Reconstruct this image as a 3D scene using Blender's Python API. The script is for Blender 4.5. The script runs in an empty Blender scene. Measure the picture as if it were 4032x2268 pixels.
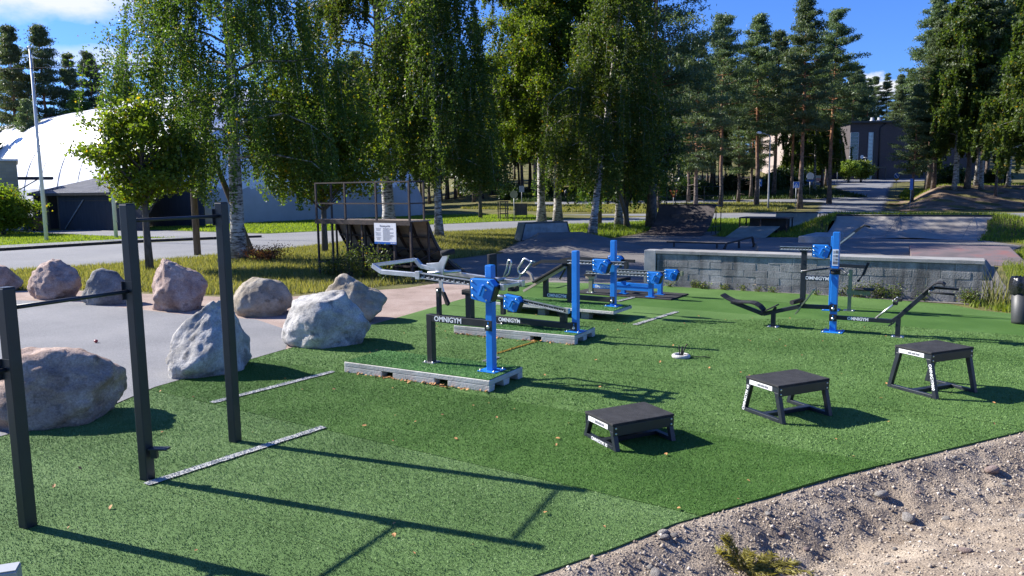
import bpy, bmesh, math, random
import numpy as np
from mathutils import Vector, Matrix, noise as mnoise

R = math.radians
scene = bpy.context.scene
col = scene.collection

# ------------------------------------------------------------------ camera
CAM_H, PITCH, ROLL, FPX = 2.716, 0.128, -0.012, 3030.0
cd = bpy.data.cameras.new('camera')
cam = bpy.data.objects.new('camera', cd)
col.objects.link(cam)
cd.sensor_width = 36.0
cd.lens = FPX / 4032.0 * 36.0
cd.clip_start = 0.05
cd.clip_end = 6000.0
_cp, _sp = math.cos(PITCH), math.sin(PITCH)
_fw = Vector((0, _cp, -_sp)); _rt = Vector((1, 0, 0)); _up = Vector((0, _sp, _cp))
_r2 = _rt * math.cos(ROLL) + _up * math.sin(ROLL)
_u2 = -_rt * math.sin(ROLL) + _up * math.cos(ROLL)
mw = Matrix((( _r2.x, _u2.x, -_fw.x, 0), (_r2.y, _u2.y, -_fw.y, 0), (_r2.z, _u2.z, -_fw.z, CAM_H), (0, 0, 0, 1)))
cam.matrix_world = mw
scene.camera = cam

# ------------------------------------------------------------------ sky and sun
SUN_EL = 33.3
SUN_DIR = Vector((-0.925, 0.378, 0)).normalized() * math.cos(R(SUN_EL)) + Vector((0, 0, math.sin(R(SUN_EL))))
world = bpy.data.worlds.new('World')
scene.world = world
world.use_nodes = True
wn, wl = world.node_tree.nodes, world.node_tree.links
wn.clear()
w_out = wn.new('ShaderNodeOutputWorld')
w_bg = wn.new('ShaderNodeBackground')
w_bg.inputs[1].default_value = 0.10
sky = wn.new('ShaderNodeTexSky')
sky.sky_type = 'NISHITA'
sky.sun_disc = False
sky.sun_elevation = R(SUN_EL)
sky.sun_rotation = math.atan2(SUN_DIR.x, SUN_DIR.y)
sky.air_density = 1.0
sky.dust_density = 0.35
sky.ozone_density = 2.2
# clouds: broken cumulus over the whole sky, set by noise on the view direction
tc = wn.new('ShaderNodeTexCoord')
sepd = wn.new('ShaderNodeSeparateXYZ')
wl.new(tc.outputs['Generated'], sepd.inputs[0])
def wmath(op, a, b=None, c=None):
    n = wn.new('ShaderNodeMath'); n.operation = op
    for i, v in enumerate((a, b, c)):
        if v is None: continue
        if isinstance(v, (int, float)): n.inputs[i].default_value = v
        else: wl.new(v, n.inputs[i])
    return n.outputs[0]
def blob(direction, width, height):
    """soft mask round one direction: wider than it is high"""
    d = Vector(direction).normalized()
    az = math.atan2(d.x, d.y); el = math.asin(d.z)
    a = wmath('ARCTAN2', sepd.outputs[0], sepd.outputs[1])
    e = wmath('ARCSINE', sepd.outputs[2])
    da = wmath('DIVIDE', wmath('SUBTRACT', a, az), width)
    de = wmath('DIVIDE', wmath('SUBTRACT', e, el), height)
    r2 = wmath('ADD', wmath('MULTIPLY', da, da), wmath('MULTIPLY', de, de))
    return wmath('SUBTRACT', 1.0, r2)
nz = wn.new('ShaderNodeTexNoise')
nz.inputs['Scale'].default_value = 9.0
nz.inputs['Detail'].default_value = 7.0
nz.inputs['Roughness'].default_value = 0.58
mp = wn.new('ShaderNodeMapping')
mp.inputs['Scale'].default_value = (1, 1, 1.9)
wl.new(tc.outputs['Generated'], mp.inputs[0]); wl.new(mp.outputs[0], nz.inputs['Vector'])
b1 = blob((0.468, 1, 0.120), 0.046, 0.019)     # the small cumulus over the school
b2 = blob((-0.60, 1, 0.262), 0.17, 0.050)      # the bank of cloud on the left
b3 = blob((-0.50, 1, 0.165), 0.10, 0.020)
nz2 = wn.new('ShaderNodeTexNoise'); nz2.inputs['Scale'].default_value = 34.0; nz2.inputs['Detail'].default_value = 6.0; nz2.inputs['Roughness'].default_value = 0.55
wl.new(mp.outputs[0], nz2.inputs['Vector'])
def cover(b, lo, gain, src=None):
    v = wmath('ADD', wmath('MULTIPLY', b, 0.40 if src is None else 0.30), wmath('MULTIPLY', (src or nz).outputs[0], 0.85 if src is None else 1.25))
    v = wmath('MULTIPLY', wmath('SUBTRACT', v, lo), gain)
    n = wn.new('ShaderNodeClamp'); wl.new(v, n.inputs[0]); return n.outputs[0]
cov = wmath('MAXIMUM', wmath('MAXIMUM', cover(b1, 0.66, 4.0, nz2), wmath('MULTIPLY', cover(b2, 0.46, 4.0), 0.9)), wmath('MULTIPLY', cover(b3, 0.47, 3.0), 0.6))
cmix = wn.new('ShaderNodeMix'); cmix.data_type = 'RGBA'
wl.new(cov, cmix.inputs[0])
tint = wn.new('ShaderNodeMix'); tint.data_type = 'RGBA'; tint.blend_type = 'MULTIPLY'
tint.inputs[0].default_value = 1.0
wl.new(sky.outputs[0], tint.inputs[6]); tint.inputs[7].default_value = (0.26, 0.45, 0.90, 1)
wl.new(tint.outputs[2], cmix.inputs[6])
cmix.inputs[7].default_value = (4.4, 4.5, 4.8, 1)
wl.new(cmix.outputs[2], w_bg.inputs[0])
wl.new(w_bg.outputs[0], w_out.inputs[0])

sd = bpy.data.lights.new('sun', 'SUN')
sd.energy = 5.0
sd.angle = R(0.53)
sd.color = (1.0, 0.955, 0.88)
sun = bpy.data.objects.new('sun', sd)
col.objects.link(sun)
sun.rotation_euler = (-SUN_DIR).to_track_quat('-Z', 'Y').to_euler()

scene.view_settings.view_transform = 'Standard'
scene.view_settings.look = 'None'
scene.view_settings.gamma = 1.0
scene.view_settings.exposure = 1.2
scene.view_settings.use_curve_mapping = False
scene.cycles.use_denoising = True
scene.cycles.max_bounces = 8
scene.cycles.diffuse_bounces = 3
scene.cycles.transmission_bounces = 6
scene.cycles.transparent_max_bounces = 8

rng = np.random.default_rng(7)
random.seed(7)

# ------------------------------------------------------------------ helpers
def tag(o, label=None, cat=None, group=None, kind=None):
    if label: o['label'] = label
    if cat: o['category'] = cat
    if group: o['group'] = group
    if kind: o['kind'] = kind
    return o

def empty(name, loc, rz=0.0, label=None, cat=None, group=None):
    o = bpy.data.objects.new(name, None)
    o.empty_display_size = 0.2
    o.location = loc
    o.rotation_euler = (0, 0, rz)
    col.objects.link(o)
    return tag(o, label, cat, group)

def link(name, me, mat=None, parent=None, smooth=False, bevel=0.0):
    o = bpy.data.objects.new(name, me)
    col.objects.link(o)
    if mat is not None and len(me.materials) == 0:
        me.materials.append(mat)
    if parent is not None:
        o.parent = parent
    if smooth and len(me.polygons):
        me.polygons.foreach_set('use_smooth', [True] * len(me.polygons))
    if bevel:
        m = o.modifiers.new('edge', 'BEVEL'); m.width = bevel; m.segments = 2; m.limit_method = 'ANGLE'; m.angle_limit = R(40)
    return o

def mesh_np(name, V, F, rnd=None, smooth=False):
    """mesh from arrays; F is n x 3 or n x 4"""
    V = np.asarray(V, np.float32); F = np.asarray(F, np.int32)
    me = bpy.data.meshes.new(name)
    k = F.shape[1]
    me.vertices.add(len(V)); me.vertices.foreach_set('co', V.ravel())
    me.loops.add(F.size); me.loops.foreach_set('vertex_index', F.ravel())
    me.polygons.add(len(F)); me.polygons.foreach_set('loop_start', np.arange(0, F.size, k, dtype=np.int32))
    if smooth: me.polygons.foreach_set('use_smooth', np.ones(len(F), bool))
    me.update(calc_edges=True)
    if rnd is not None:
        a = me.attributes.new('rnd', 'FLOAT', 'FACE'); a.data.foreach_set('value', np.asarray(rnd, np.float32))
    return me

class MB:
    """collects boxes, bars, tubes and plates into one mesh"""
    def __init__(s): s.v = []; s.f = []; s.sm = []
    def add(s, vs, fs, smooth=False):
        n = len(s.v); s.v += [tuple(p) for p in vs]
        s.f += [tuple(i + n for i in f) for f in fs]; s.sm += [smooth] * len(fs)
        return s
    def box(s, x0, x1, y0, y1, z0, z1):
        vs = [(x0,y0,z0),(x1,y0,z0),(x1,y1,z0),(x0,y1,z0),(x0,y0,z1),(x1,y0,z1),(x1,y1,z1),(x0,y1,z1)]
        return s.add(vs, [(3,2,1,0),(4,5,6,7),(0,1,5,4),(1,2,6,5),(2,3,7,6),(3,0,4,7)])
    def cbox(s, c, d):
        return s.box(c[0]-d[0]/2,c[0]+d[0]/2,c[1]-d[1]/2,c[1]+d[1]/2,c[2]-d[2]/2,c[2]+d[2]/2)
    def bar(s, p, q, w, h, up=(0,0,1)):
        """box section w (sideways) x h (along up) from p to q"""
        p, q = Vector(p), Vector(q); d = (q-p).normalized(); up = Vector(up)
        sd_ = d.cross(up)
        if sd_.length < 1e-4: sd_ = d.cross(Vector((0,1,0)))
        sd_.normalize(); u2 = sd_.cross(d).normalized()
        a, b = sd_*(w/2), u2*(h/2)
        vs = [p-a-b, p+a-b, p+a+b, p-a+b, q-a-b, q+a-b, q+a+b, q-a+b]
        return s.add(vs, [(0,1,2,3),(7,6,5,4),(0,4,5,1),(1,5,6,2),(2,6,7,3),(3,7,4,0)])
    def tube(s, pts, r, n=10, cap=True):
        pts = [Vector(p) for p in pts]; m = len(pts)
        rs = r if isinstance(r, (list, tuple)) else [r]*m
        vs = []; ref = None
        for i, p in enumerate(pts):
            d = (pts[min(i+1,m-1)] - pts[max(i-1,0)]).normalized()
            if ref is None:
                ref = d.cross(Vector((0,0,1)))
                if ref.length < 1e-3: ref = Vector((1,0,0))
            ref = (ref - d*ref.dot(d)).normalized(); o2 = d.cross(ref)
            for k in range(n):
                a = 2*math.pi*k/n
                vs.append(p + (ref*math.cos(a) + o2*math.sin(a))*rs[i])
        fs = []
        for i in range(m-1):
            for k in range(n):
                fs.append((i*n+k, i*n+(k+1)%n, (i+1)*n+(k+1)%n, (i+1)*n+k))
        s.add(vs, fs, True)
        if cap:
            n0 = len(s.v) - len(vs)
            s.f.append(tuple(n0+k for k in reversed(range(n)))); s.sm.append(False)
            s.f.append(tuple(n0+(m-1)*n+k for k in range(n))); s.sm.append(False)
        return s
    def prism(s, poly, y0, y1, axis='y'):
        """polygon in (x,z) pushed from y0 to y1 (axis y), or (x,y) pushed along z"""
        n = len(poly)
        if axis == 'y': vs = [(a,y0,b) for a,b in poly] + [(a,y1,b) for a,b in poly]
        elif axis == 'z': vs = [(a,b,y0) for a,b in poly] + [(a,b,y1) for a,b in poly]
        else: vs = [(y0,a,b) for a,b in poly] + [(y1,a,b) for a,b in poly]
        fs = [tuple(range(n)), tuple(reversed(range(n,2*n)))]
        fs += [(i, i+n, (i+1)%n+n, (i+1)%n) for i in range(n)]
        return s.add(vs, fs)
    def mesh(s, name):
        me = bpy.data.meshes.new(name); me.from_pydata(s.v, [], s.f)
        bm = bmesh.new(); bm.from_mesh(me); bmesh.ops.recalc_face_normals(bm, faces=bm.faces); bm.to_mesh(me); bm.free()
        me.polygons.foreach_set('use_smooth', s.sm); me.update()
        return me
    def build(s, name, mat, parent=None, bevel=0.0):
        return link(name, s.mesh(name), mat, parent, bevel=bevel)

def copy_tree(o, parent=None):
    c = o.copy(); col.objects.link(c)
    if parent is not None: c.parent = parent
    for ch in list(o.children): copy_tree(ch, c)
    return c

# ------------------------------------------------------------------ materials
def new_mat(name):
    m = bpy.data.materials.new(name); m.use_nodes = True
    nt = m.node_tree; p = nt.nodes['Principled BSDF']
    return m, nt.nodes, nt.links, p
def ramp(n, stops):
    r = n.new('ShaderNodeValToRGB'); e = r.color_ramp.elements
    while len(e) < len(stops): e.new(0.5)
    for el, (pos, c) in zip(e, stops): el.position = pos; el.color = (*c, 1)
    return r
def noise_mat(name, stops, scale=5.0, detail=6.0, rough=0.7, bump=0.0, bump_scale=None, metallic=0.0, spec=0.5, fine=0.0, fine_scale=200.0, stretch=None, coat=0.0, rough_var=0.0, rr=0.6):
    """base colour from noise through a ramp, optional fine speckle and bump"""
    m, n, l, p = new_mat(name)
    t = n.new('ShaderNodeTexCoord'); src = t.outputs['Object']
    if stretch:
        mpn = n.new('ShaderNodeMapping'); mpn.inputs['Scale'].default_value = stretch
        l.new(src, mpn.inputs[0]); src = mpn.outputs[0]
    a = n.new('ShaderNodeTexNoise'); a.inputs['Scale'].default_value = scale; a.inputs['Detail'].default_value = detail
    a.inputs['Roughness'].default_value = rr
    l.new(src, a.inputs['Vector'])
    r = ramp(n, stops); l.new(a.outputs['Fac'], r.inputs[0])
    c = r.outputs[0]
    if fine:
        b = n.new('ShaderNodeTexNoise'); b.inputs['Scale'].default_value = fine_scale; b.inputs['Detail'].default_value = 3
        l.new(src, b.inputs['Vector'])
        mr = n.new('ShaderNodeMapRange'); mr.inputs[1].default_value = 0.3; mr.inputs[2].default_value = 0.7
        mr.inputs[3].default_value = 1 - fine; mr.inputs[4].default_value = 1 + fine
        l.new(b.outputs['Fac'], mr.inputs[0])
        mx = n.new('ShaderNodeVectorMath'); mx.operation = 'SCALE'
        l.new(c, mx.inputs[0]); l.new(mr.outputs[0], mx.inputs['Scale']); c = mx.outputs[0]
    l.new(c, p.inputs['Base Color'])
    p.inputs['Roughness'].default_value = rough; p.inputs['Metallic'].default_value = metallic
    p.inputs['Specular IOR Level'].default_value = spec
    if coat: p.inputs['Coat Weight'].default_value = coat
    if rough_var:
        q = n.new('ShaderNodeMapRange'); q.inputs[3].default_value = rough - rough_var; q.inputs[4].default_value = rough + rough_var
        l.new(a.outputs['Fac'], q.inputs[0]); l.new(q.outputs[0], p.inputs['Roughness'])
    if bump:
        b = n.new('ShaderNodeTexNoise'); b.inputs['Scale'].default_value = bump_scale or scale*4; b.inputs['Detail'].default_value = 5
        l.new(src, b.inputs['Vector'])
        bn = n.new('ShaderNodeBump'); bn.inputs['Strength'].default_value = bump; bn.inputs['Distance'].default_value = 0.02
        l.new(b.outputs['Fac'], bn.inputs['Height']); l.new(bn.outputs[0], p.inputs['Normal'])
    return m
def leaf_mat(name, dark, light, trans=0.45, rough=0.4, spec=0.5, yellow=None):
    """leaf: diffuse and gloss above, light shining through; tone varies leaf by leaf"""
    m, n, l, p = new_mat(name)
    at = n.new('ShaderNodeAttribute'); at.attribute_name = 'rnd'
    oi = n.new('ShaderNodeObjectInfo')
    stops = [(0.0, dark), (0.75, light)] + ([(0.965, light), (0.985, yellow)] if yellow else [])
    r = ramp(n, stops); l.new(at.outputs['Fac'], r.inputs[0])
    hs = n.new('ShaderNodeHueSaturation')
    mr = n.new('ShaderNodeMapRange'); mr.inputs[3].default_value = 0.8; mr.inputs[4].default_value = 1.2
    l.new(oi.outputs['Random'], mr.inputs[0]); l.new(mr.outputs[0], hs.inputs['Value'])
    mr2 = n.new('ShaderNodeMapRange'); mr2.inputs[3].default_value = 0.485; mr2.inputs[4].default_value = 0.51
    l.new(oi.outputs['Random'], mr2.inputs[0]); l.new(mr2.outputs[0], hs.inputs['Hue'])
    l.new(r.outputs[0], hs.inputs['Color'])
    l.new(hs.outputs[0], p.inputs['Base Color'])
    p.inputs['Roughness'].default_value = rough; p.inputs['Specular IOR Level'].default_value = spec
    tr = n.new('ShaderNodeBsdfTranslucent')
    tw = n.new('ShaderNodeMix'); tw.data_type = 'RGBA'; tw.blend_type = 'MULTIPLY'; tw.inputs[0].default_value = 1.0
    l.new(hs.outputs[0], tw.inputs[6]); tw.inputs[7].default_value = (1.55, 1.5, 0.6, 1)
    l.new(tw.outputs[2], tr.inputs[0])
    mx = n.new('ShaderNodeMixShader'); mx.inputs[0].default_value = trans
    l.new(p.outputs[0], mx.inputs[1]); l.new(tr.outputs[0], mx.inputs[2])
    l.new(mx.outputs[0], n['Material Output'].inputs[0])
    return m

M = {}
M['asphalt'] = noise_mat('worn_asphalt', [(0.25,(0.150,0.152,0.160)),(0.55,(0.200,0.200,0.206)),(0.8,(0.235,0.232,0.230))], 0.55, 8, 0.88, 0.35, 160, fine=0.30, fine_scale=70, spec=0.3)
M['asphalt_dark'] = noise_mat('park_asphalt', [(0.3,(0.120,0.111,0.103)),(0.55,(0.172,0.156,0.141)),(0.75,(0.235,0.208,0.178))], 0.35, 8, 0.85, 0.3, 120, fine=0.25, fine_scale=60, spec=0.35)
M['road'] = noise_mat('road_asphalt', [(0.3,(0.165,0.168,0.178)),(0.6,(0.205,0.206,0.212)),(0.8,(0.235,0.233,0.232))], 0.25, 8, 0.85, 0.25, 90, fine=0.22, fine_scale=40, spec=0.3)
M['sand'] = noise_mat('pink_sand', [(0.3,(0.22,0.165,0.135)),(0.5,(0.31,0.235,0.20)),(0.75,(0.38,0.31,0.265))], 1.2, 8, 0.95, 0.6, 45, fine=0.35, fine_scale=60, spec=0.2)
M['dirt'] = noise_mat('gravel_dirt', [(0.28,(0.175,0.135,0.100)),(0.5,(0.270,0.218,0.164)),(0.72,(0.36,0.30,0.232))], 2.2, 10, 0.95, 1.0, 55, fine=0.45, fine_scale=75, spec=0.2)
M['verge'] = noise_mat('verge_ground', [(0.3,(0.055,0.062,0.022)),(0.5,(0.12,0.115,0.04)),(0.7,(0.20,0.165,0.075))], 0.5, 9, 0.95, 0.8, 20, fine=0.4, fine_scale=22, spec=0.15)
M['lawn'] = noise_mat('mown_lawn', [(0.3,(0.075,0.135,0.02)),(0.55,(0.125,0.185,0.03)),(0.75,(0.19,0.215,0.05))], 0.6, 8, 0.95, 0.7, 25, fine=0.3, fine_scale=25, spec=0.15)
M['bank_soil'] = noise_mat('needle_litter_soil', [(0.3,(0.10,0.068,0.048)),(0.5,(0.20,0.145,0.105)),(0.75,(0.30,0.235,0.175))], 0.9, 9, 0.95, 0.9, 12, fine=0.4, fine_scale=14, spec=0.15)
M['concrete'] = noise_mat('concrete', [(0.25,(0.20,0.195,0.185)),(0.5,(0.33,0.325,0.31)),(0.75,(0.44,0.43,0.41))], 2.5, 9, 0.9, 0.35, 40, fine=0.16, fine_scale=110, spec=0.3)
M['concrete_dark'] = noise_mat('weathered_concrete', [(0.25,(0.085,0.083,0.082)),(0.5,(0.175,0.172,0.168)),(0.75,(0.27,0.265,0.255))], 1.8, 9, 0.9, 0.4, 35, fine=0.2, fine_scale=70, spec=0.3)
M['anthracite'] = noise_mat('anthracite_paint', [(0.3,(0.011,0.015,0.021)),(0.7,(0.017,0.022,0.030))], 6, 4, 0.42, 0.03, 400, spec=0.5, rough_var=0.06)
M['black_paint'] = noise_mat('black_paint', [(0.3,(0.012,0.013,0.014)),(0.7,(0.020,0.021,0.023))], 6, 4, 0.45, 0.03, 300, spec=0.5, rough_var=0.06)
M['blue_paint'] = noise_mat('blue_paint', [(0.3,(0.010,0.170,0.55)),(0.7,(0.016,0.205,0.64))], 5, 4, 0.36, 0.02, 300, spec=0.5, rough_var=0.06)
M['rubber'] = noise_mat('black_rubber', [(0.3,(0.018,0.018,0.019)),(0.7,(0.040,0.040,0.042))], 8, 6, 0.85, 0.4, 250, fine=0.4, fine_scale=320, spec=0.3)
M['galv'] = noise_mat('galvanised_steel', [(0.3,(0.50,0.50,0.49)),(0.7,(0.68,0.68,0.67))], 7, 5, 0.34, 0.05, 80, metallic=0.9, rough_var=0.1)
M['bolt'] = noise_mat('zinc_bolt', [(0.3,(0.55,0.55,0.54)),(0.7,(0.75,0.75,0.73))], 30, 3, 0.3, 0, metallic=0.9)
M['white_paint'] = noise_mat('white_paint', [(0.3,(0.72,0.72,0.72)),(0.7,(0.82,0.82,0.81))], 4, 4, 0.5, spec=0.4)
M['line_paint'] = noise_mat('line_fibre', [(0.3,(0.40,0.41,0.39)),(0.7,(0.58,0.58,0.56))], 25, 5, 0.95, 0.6, 150, fine=0.3, fine_scale=220, spec=0.1)
M['line_yellow'] = noise_mat('yellow_fibre', [(0.3,(0.32,0.22,0.05)),(0.7,(0.50,0.36,0.08))], 25, 5, 0.95, 0.6, 150, fine=0.3, fine_scale=220, spec=0.1)
M['olive_steel'] = noise_mat('olive_steel', [(0.3,(0.20,0.22,0.13)),(0.7,(0.27,0.29,0.18))], 4, 4, 0.45, metallic=0.3)
M['rust_steel'] = noise_mat('brown_steel', [(0.3,(0.022,0.016,0.014)),(0.55,(0.045,0.030,0.024)),(0.8,(0.09,0.055,0.04))], 3.5, 8, 0.65, 0.2, 40, spec=0.4)
M['plywood'] = noise_mat('old_plywood', [(0.3,(0.16,0.125,0.095)),(0.5,(0.27,0.215,0.165)),(0.75,(0.38,0.32,0.255))], 2.0, 9, 0.85, 0.3, 30, stretch=(1,1,3), spec=0.25)
M['ramp_dark'] = noise_mat('dark_ramp_board', [(0.3,(0.030,0.024,0.024)),(0.55,(0.060,0.047,0.045)),(0.8,(0.115,0.085,0.075))], 1.4, 9, 0.6, 0.15, 30, spec=0.4)
M['ramp_beige'] = noise_mat('beige_ramp_board', [(0.3,(0.23,0.20,0.145)),(0.7,(0.35,0.31,0.235))], 1.4, 8, 0.7, 0.1, 20)
M['ramp_grey'] = noise_mat('grey_ramp_board', [(0.3,(0.15,0.15,0.115)),(0.7,(0.26,0.26,0.20))], 1.6, 9, 0.75, 0.15, 20)
M['wood_pole'] = noise_mat('weathered_wood', [(0.3,(0.085,0.065,0.045)),(0.6,(0.16,0.125,0.09)),(0.8,(0.23,0.19,0.145))], 3, 7, 0.85, 0.4, 20, stretch=(6,6,0.6), spec=0.2)
M['dry_leaf'] = noise_mat('dry_leaf', [(0.3,(0.28,0.11,0.035)),(0.5,(0.42,0.20,0.07)),(0.7,(0.52,0.33,0.14))], 9, 3, 0.7, spec=0.3)
M['glass'] = noise_mat('window_glass', [(0.4,(0.03,0.04,0.045)),(0.6,(0.05,0.06,0.065))], 2, 2, 0.08, spec=0.9)
M['glass_pale'] = noise_mat('pale_window_glass', [(0.4,(0.30,0.40,0.42)),(0.6,(0.42,0.52,0.53))], 2, 2, 0.12, spec=0.9)
M['sign_blue'] = noise_mat('sign_blue', [(0.4,(0.01,0.09,0.36)),(0.6,(0.012,0.11,0.42))], 4, 2, 0.35)
M['sign_orange'] = noise_mat('sign_orange', [(0.4,(0.75,0.33,0.01)),(0.6,(0.80,0.38,0.015))], 4, 2, 0.4)
M['sign_red'] = noise_mat('sign_red', [(0.4,(0.45,0.04,0.015)),(0.6,(0.5,0.05,0.02))], 4, 2, 0.4)
M['grey_metal'] = noise_mat('grey_metal', [(0.3,(0.30,0.31,0.32)),(0.7,(0.40,0.41,0.42))], 5, 4, 0.5, metallic=0.4)
M['skin_beige'] = noise_mat('beige_plastic', [(0.3,(0.42,0.33,0.24)),(0.7,(0.52,0.42,0.32))], 4, 4, 0.5)
M['bag'] = noise_mat('black_bag', [(0.3,(0.008,0.008,0.009)),(0.7,(0.016,0.016,0.018))], 6, 4, 0.22, 0.9, 14, spec=0.6)
M['bin_grey'] = noise_mat('dark_bin', [(0.3,(0.030,0.032,0.034)),(0.7,(0.050,0.052,0.054))], 5, 4, 0.5, 0.05, 60)

def granite(name, dark, mid, light, fleck=0.35):
    m, n, l, p = new_mat(name)
    t = n.new('ShaderNodeTexCoord')
    oi = n.new('ShaderNodeObjectInfo')
    off = n.new('ShaderNodeVectorMath'); off.operation = 'ADD'
    sc_ = n.new('ShaderNodeVectorMath'); sc_.operation = 'SCALE'; sc_.inputs[0].default_value = (31, 17, 23)
    l.new(oi.outputs['Random'], sc_.inputs['Scale']); l.new(t.outputs['Object'], off.inputs[0]); l.new(sc_.outputs[0], off.inputs[1])
    a = n.new('ShaderNodeTexNoise'); a.inputs['Scale'].default_value = 2.6; a.inputs['Detail'].default_value = 9; a.inputs['Roughness'].default_value = 0.68
    l.new(off.outputs[0], a.inputs['Vector'])
    r = ramp(n, [(0.33, dark), (0.5, mid), (0.66, light)]); l.new(a.outputs['Fac'], r.inputs[0])
    b = n.new('ShaderNodeTexNoise'); b.inputs['Scale'].default_value = 42; b.inputs['Detail'].default_value = 6; b.inputs['Roughness'].default_value = 0.75
    l.new(off.outputs[0], b.inputs['Vector'])
    mr = n.new('ShaderNodeMapRange'); mr.inputs[1].default_value = 0.33; mr.inputs[2].default_value = 0.67; mr.inputs[3].default_value = 1-fleck; mr.inputs[4].default_value = 1+fleck
    l.new(b.outputs['Fac'], mr.inputs[0])
    sc2 = n.new('ShaderNodeVectorMath'); sc2.operation = 'SCALE'; l.new(r.outputs[0], sc2.inputs[0]); l.new(mr.outputs[0], sc2.inputs['Scale'])
    # dark lichen and iron stains
    v = n.new('ShaderNodeTexNoise'); v.inputs['Scale'].default_value = 6.5; v.inputs['Detail'].default_value = 5
    l.new(off.outputs[0], v.inputs['Vector'])
    mr2 = n.new('ShaderNodeMapRange'); mr2.inputs[1].default_value = 0.60; mr2.inputs[2].default_value = 0.70; mr2.inputs[3].default_value = 0.0; mr2.inputs[4].default_value = 0.65
    l.new(v.outputs['Fac'], mr2.inputs[0])
    mx = n.new('ShaderNodeMix'); mx.data_type = 'RGBA'; l.new(mr2.outputs[0], mx.inputs[0]); l.new(sc2.outputs[0], mx.inputs[6]); mx.inputs[7].default_value = (*[c*0.55 for c in dark], 1)
    l.new(mx.outputs[2], p.inputs['Base Color'])
    p.inputs['Roughness'].default_value = 0.88; p.inputs['Specular IOR Level'].default_value = 0.3
    ba = n.new('ShaderNodeTexNoise'); ba.inputs['Scale'].default_value = 9; ba.inputs['Detail'].default_value = 9; ba.inputs['Roughness'].default_value = 0.7
    l.new(off.outputs[0], ba.inputs['Vector'])
    bn = n.new('ShaderNodeBump'); bn.inputs['Strength'].default_value = 0.85; bn.inputs['Distance'].default_value = 0.05
    l.new(ba.outputs['Fac'], bn.inputs['Height']); l.new(bn.outputs[0], p.inputs['Normal'])
    return m
M['granite_pink'] = granite('pink_granite', (0.22,0.145,0.12), (0.34,0.245,0.205), (0.47,0.37,0.32))
M['granite_brown'] = granite('brown_granite', (0.22,0.145,0.11), (0.37,0.265,0.21), (0.52,0.40,0.33))
M['granite_grey'] = granite('grey_granite', (0.20,0.19,0.175), (0.37,0.355,0.33), (0.54,0.52,0.49), 0.32)
M['granite_tan'] = granite('tan_granite', (0.21,0.17,0.12), (0.31,0.265,0.20), (0.42,0.375,0.30), 0.22)
M['granite_slate'] = granite('slate_granite', (0.125,0.12,0.115), (0.20,0.19,0.175), (0.32,0.305,0.28), 0.3)

def turf_mat(name, a, b, c, blade=False):
    m, n, l, p = new_mat(name)
    t = n.new('ShaderNodeTexCoord')
    big = n.new('ShaderNodeTexNoise'); big.inputs['Scale'].default_value = 0.9; big.inputs['Detail'].default_value = 6
    l.new(t.outputs['Object'], big.inputs['Vector'])
    if blade:
        at = n.new('ShaderNodeAttribute'); at.attribute_name = 'rnd'; f = at.outputs['Fac']
    else:
        sm = n.new('ShaderNodeTexNoise'); sm.inputs['Scale'].default_value = 95; sm.inputs['Detail'].default_value = 5; sm.inputs['Roughness'].default_value = 0.8
        mp_ = n.new('ShaderNodeMapping'); mp_.inputs['Scale'].default_value = (1, 0.55, 1); mp_.inputs['Rotation'].default_value = (0, 0, R(-33))
        l.new(t.outputs['Object'], mp_.inputs[0]); l.new(mp_.outputs[0], sm.inputs['Vector']); f = sm.outputs['Fac']
    k = n.new('ShaderNodeMath'); k.operation = 'MULTIPLY_ADD'; k.inputs[1].default_value = 0.78 if blade else 0.56; l.new(big.outputs['Fac'], k.inputs[0])
    k2 = n.new('ShaderNodeMath'); k2.operation = 'MULTIPLY'; k2.inputs[1].default_value = 0.42 if blade else 0.66; l.new(f, k2.inputs[0]); l.new(k2.outputs[0], k.inputs[2])
    r = ramp(n, [(0.34, a), (0.60, b), (0.84, c)]); l.new(k.outputs[0], r.inputs[0])
    l.new(r.outputs[0], p.inputs['Base Color'])
    p.inputs['Roughness'].default_value = 0.6 if blade else 0.85; p.inputs['Specular IOR Level'].default_value = 0.2
    if not blade:
        bn = n.new('ShaderNodeBump'); bn.inputs['Strength'].default_value = 0.8; bn.inputs['Distance'].default_value = 0.012
        l.new(f, bn.inputs['Height']); l.new(bn.outputs[0], p.inputs['Normal'])
    return m
M['turf_a'] = turf_mat('turf_green', (0.038,0.090,0.017), (0.075,0.148,0.033), (0.128,0.218,0.066))
M['turf_b'] = turf_mat('turf_deep', (0.026,0.072,0.010), (0.050,0.118,0.018), (0.094,0.178,0.042))  # darker roll: shading of its pile direction painted into the green
M['turf_c'] = turf_mat('turf_pale', (0.046,0.098,0.024), (0.088,0.162,0.045), (0.150,0.235,0.086))  # paler roll: sheen of its pile direction painted into the green
M['turf_blade_a'] = turf_mat('turf_green_fibre', (0.062,0.130,0.027), (0.103,0.190,0.048), (0.168,0.270,0.090), True)
M['turf_blade_b'] = turf_mat('turf_deep_fibre', (0.040,0.100,0.014), (0.070,0.150,0.026), (0.118,0.215,0.052), True)
M['turf_blade_c'] = turf_mat('turf_pale_fibre', (0.075,0.140,0.040), (0.122,0.208,0.066), (0.200,0.300,0.120), True)
M['mat_turf'] = turf_mat('mat_turf', (0.050,0.130,0.030), (0.095,0.215,0.055), (0.180,0.330,0.120), True)

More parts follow.
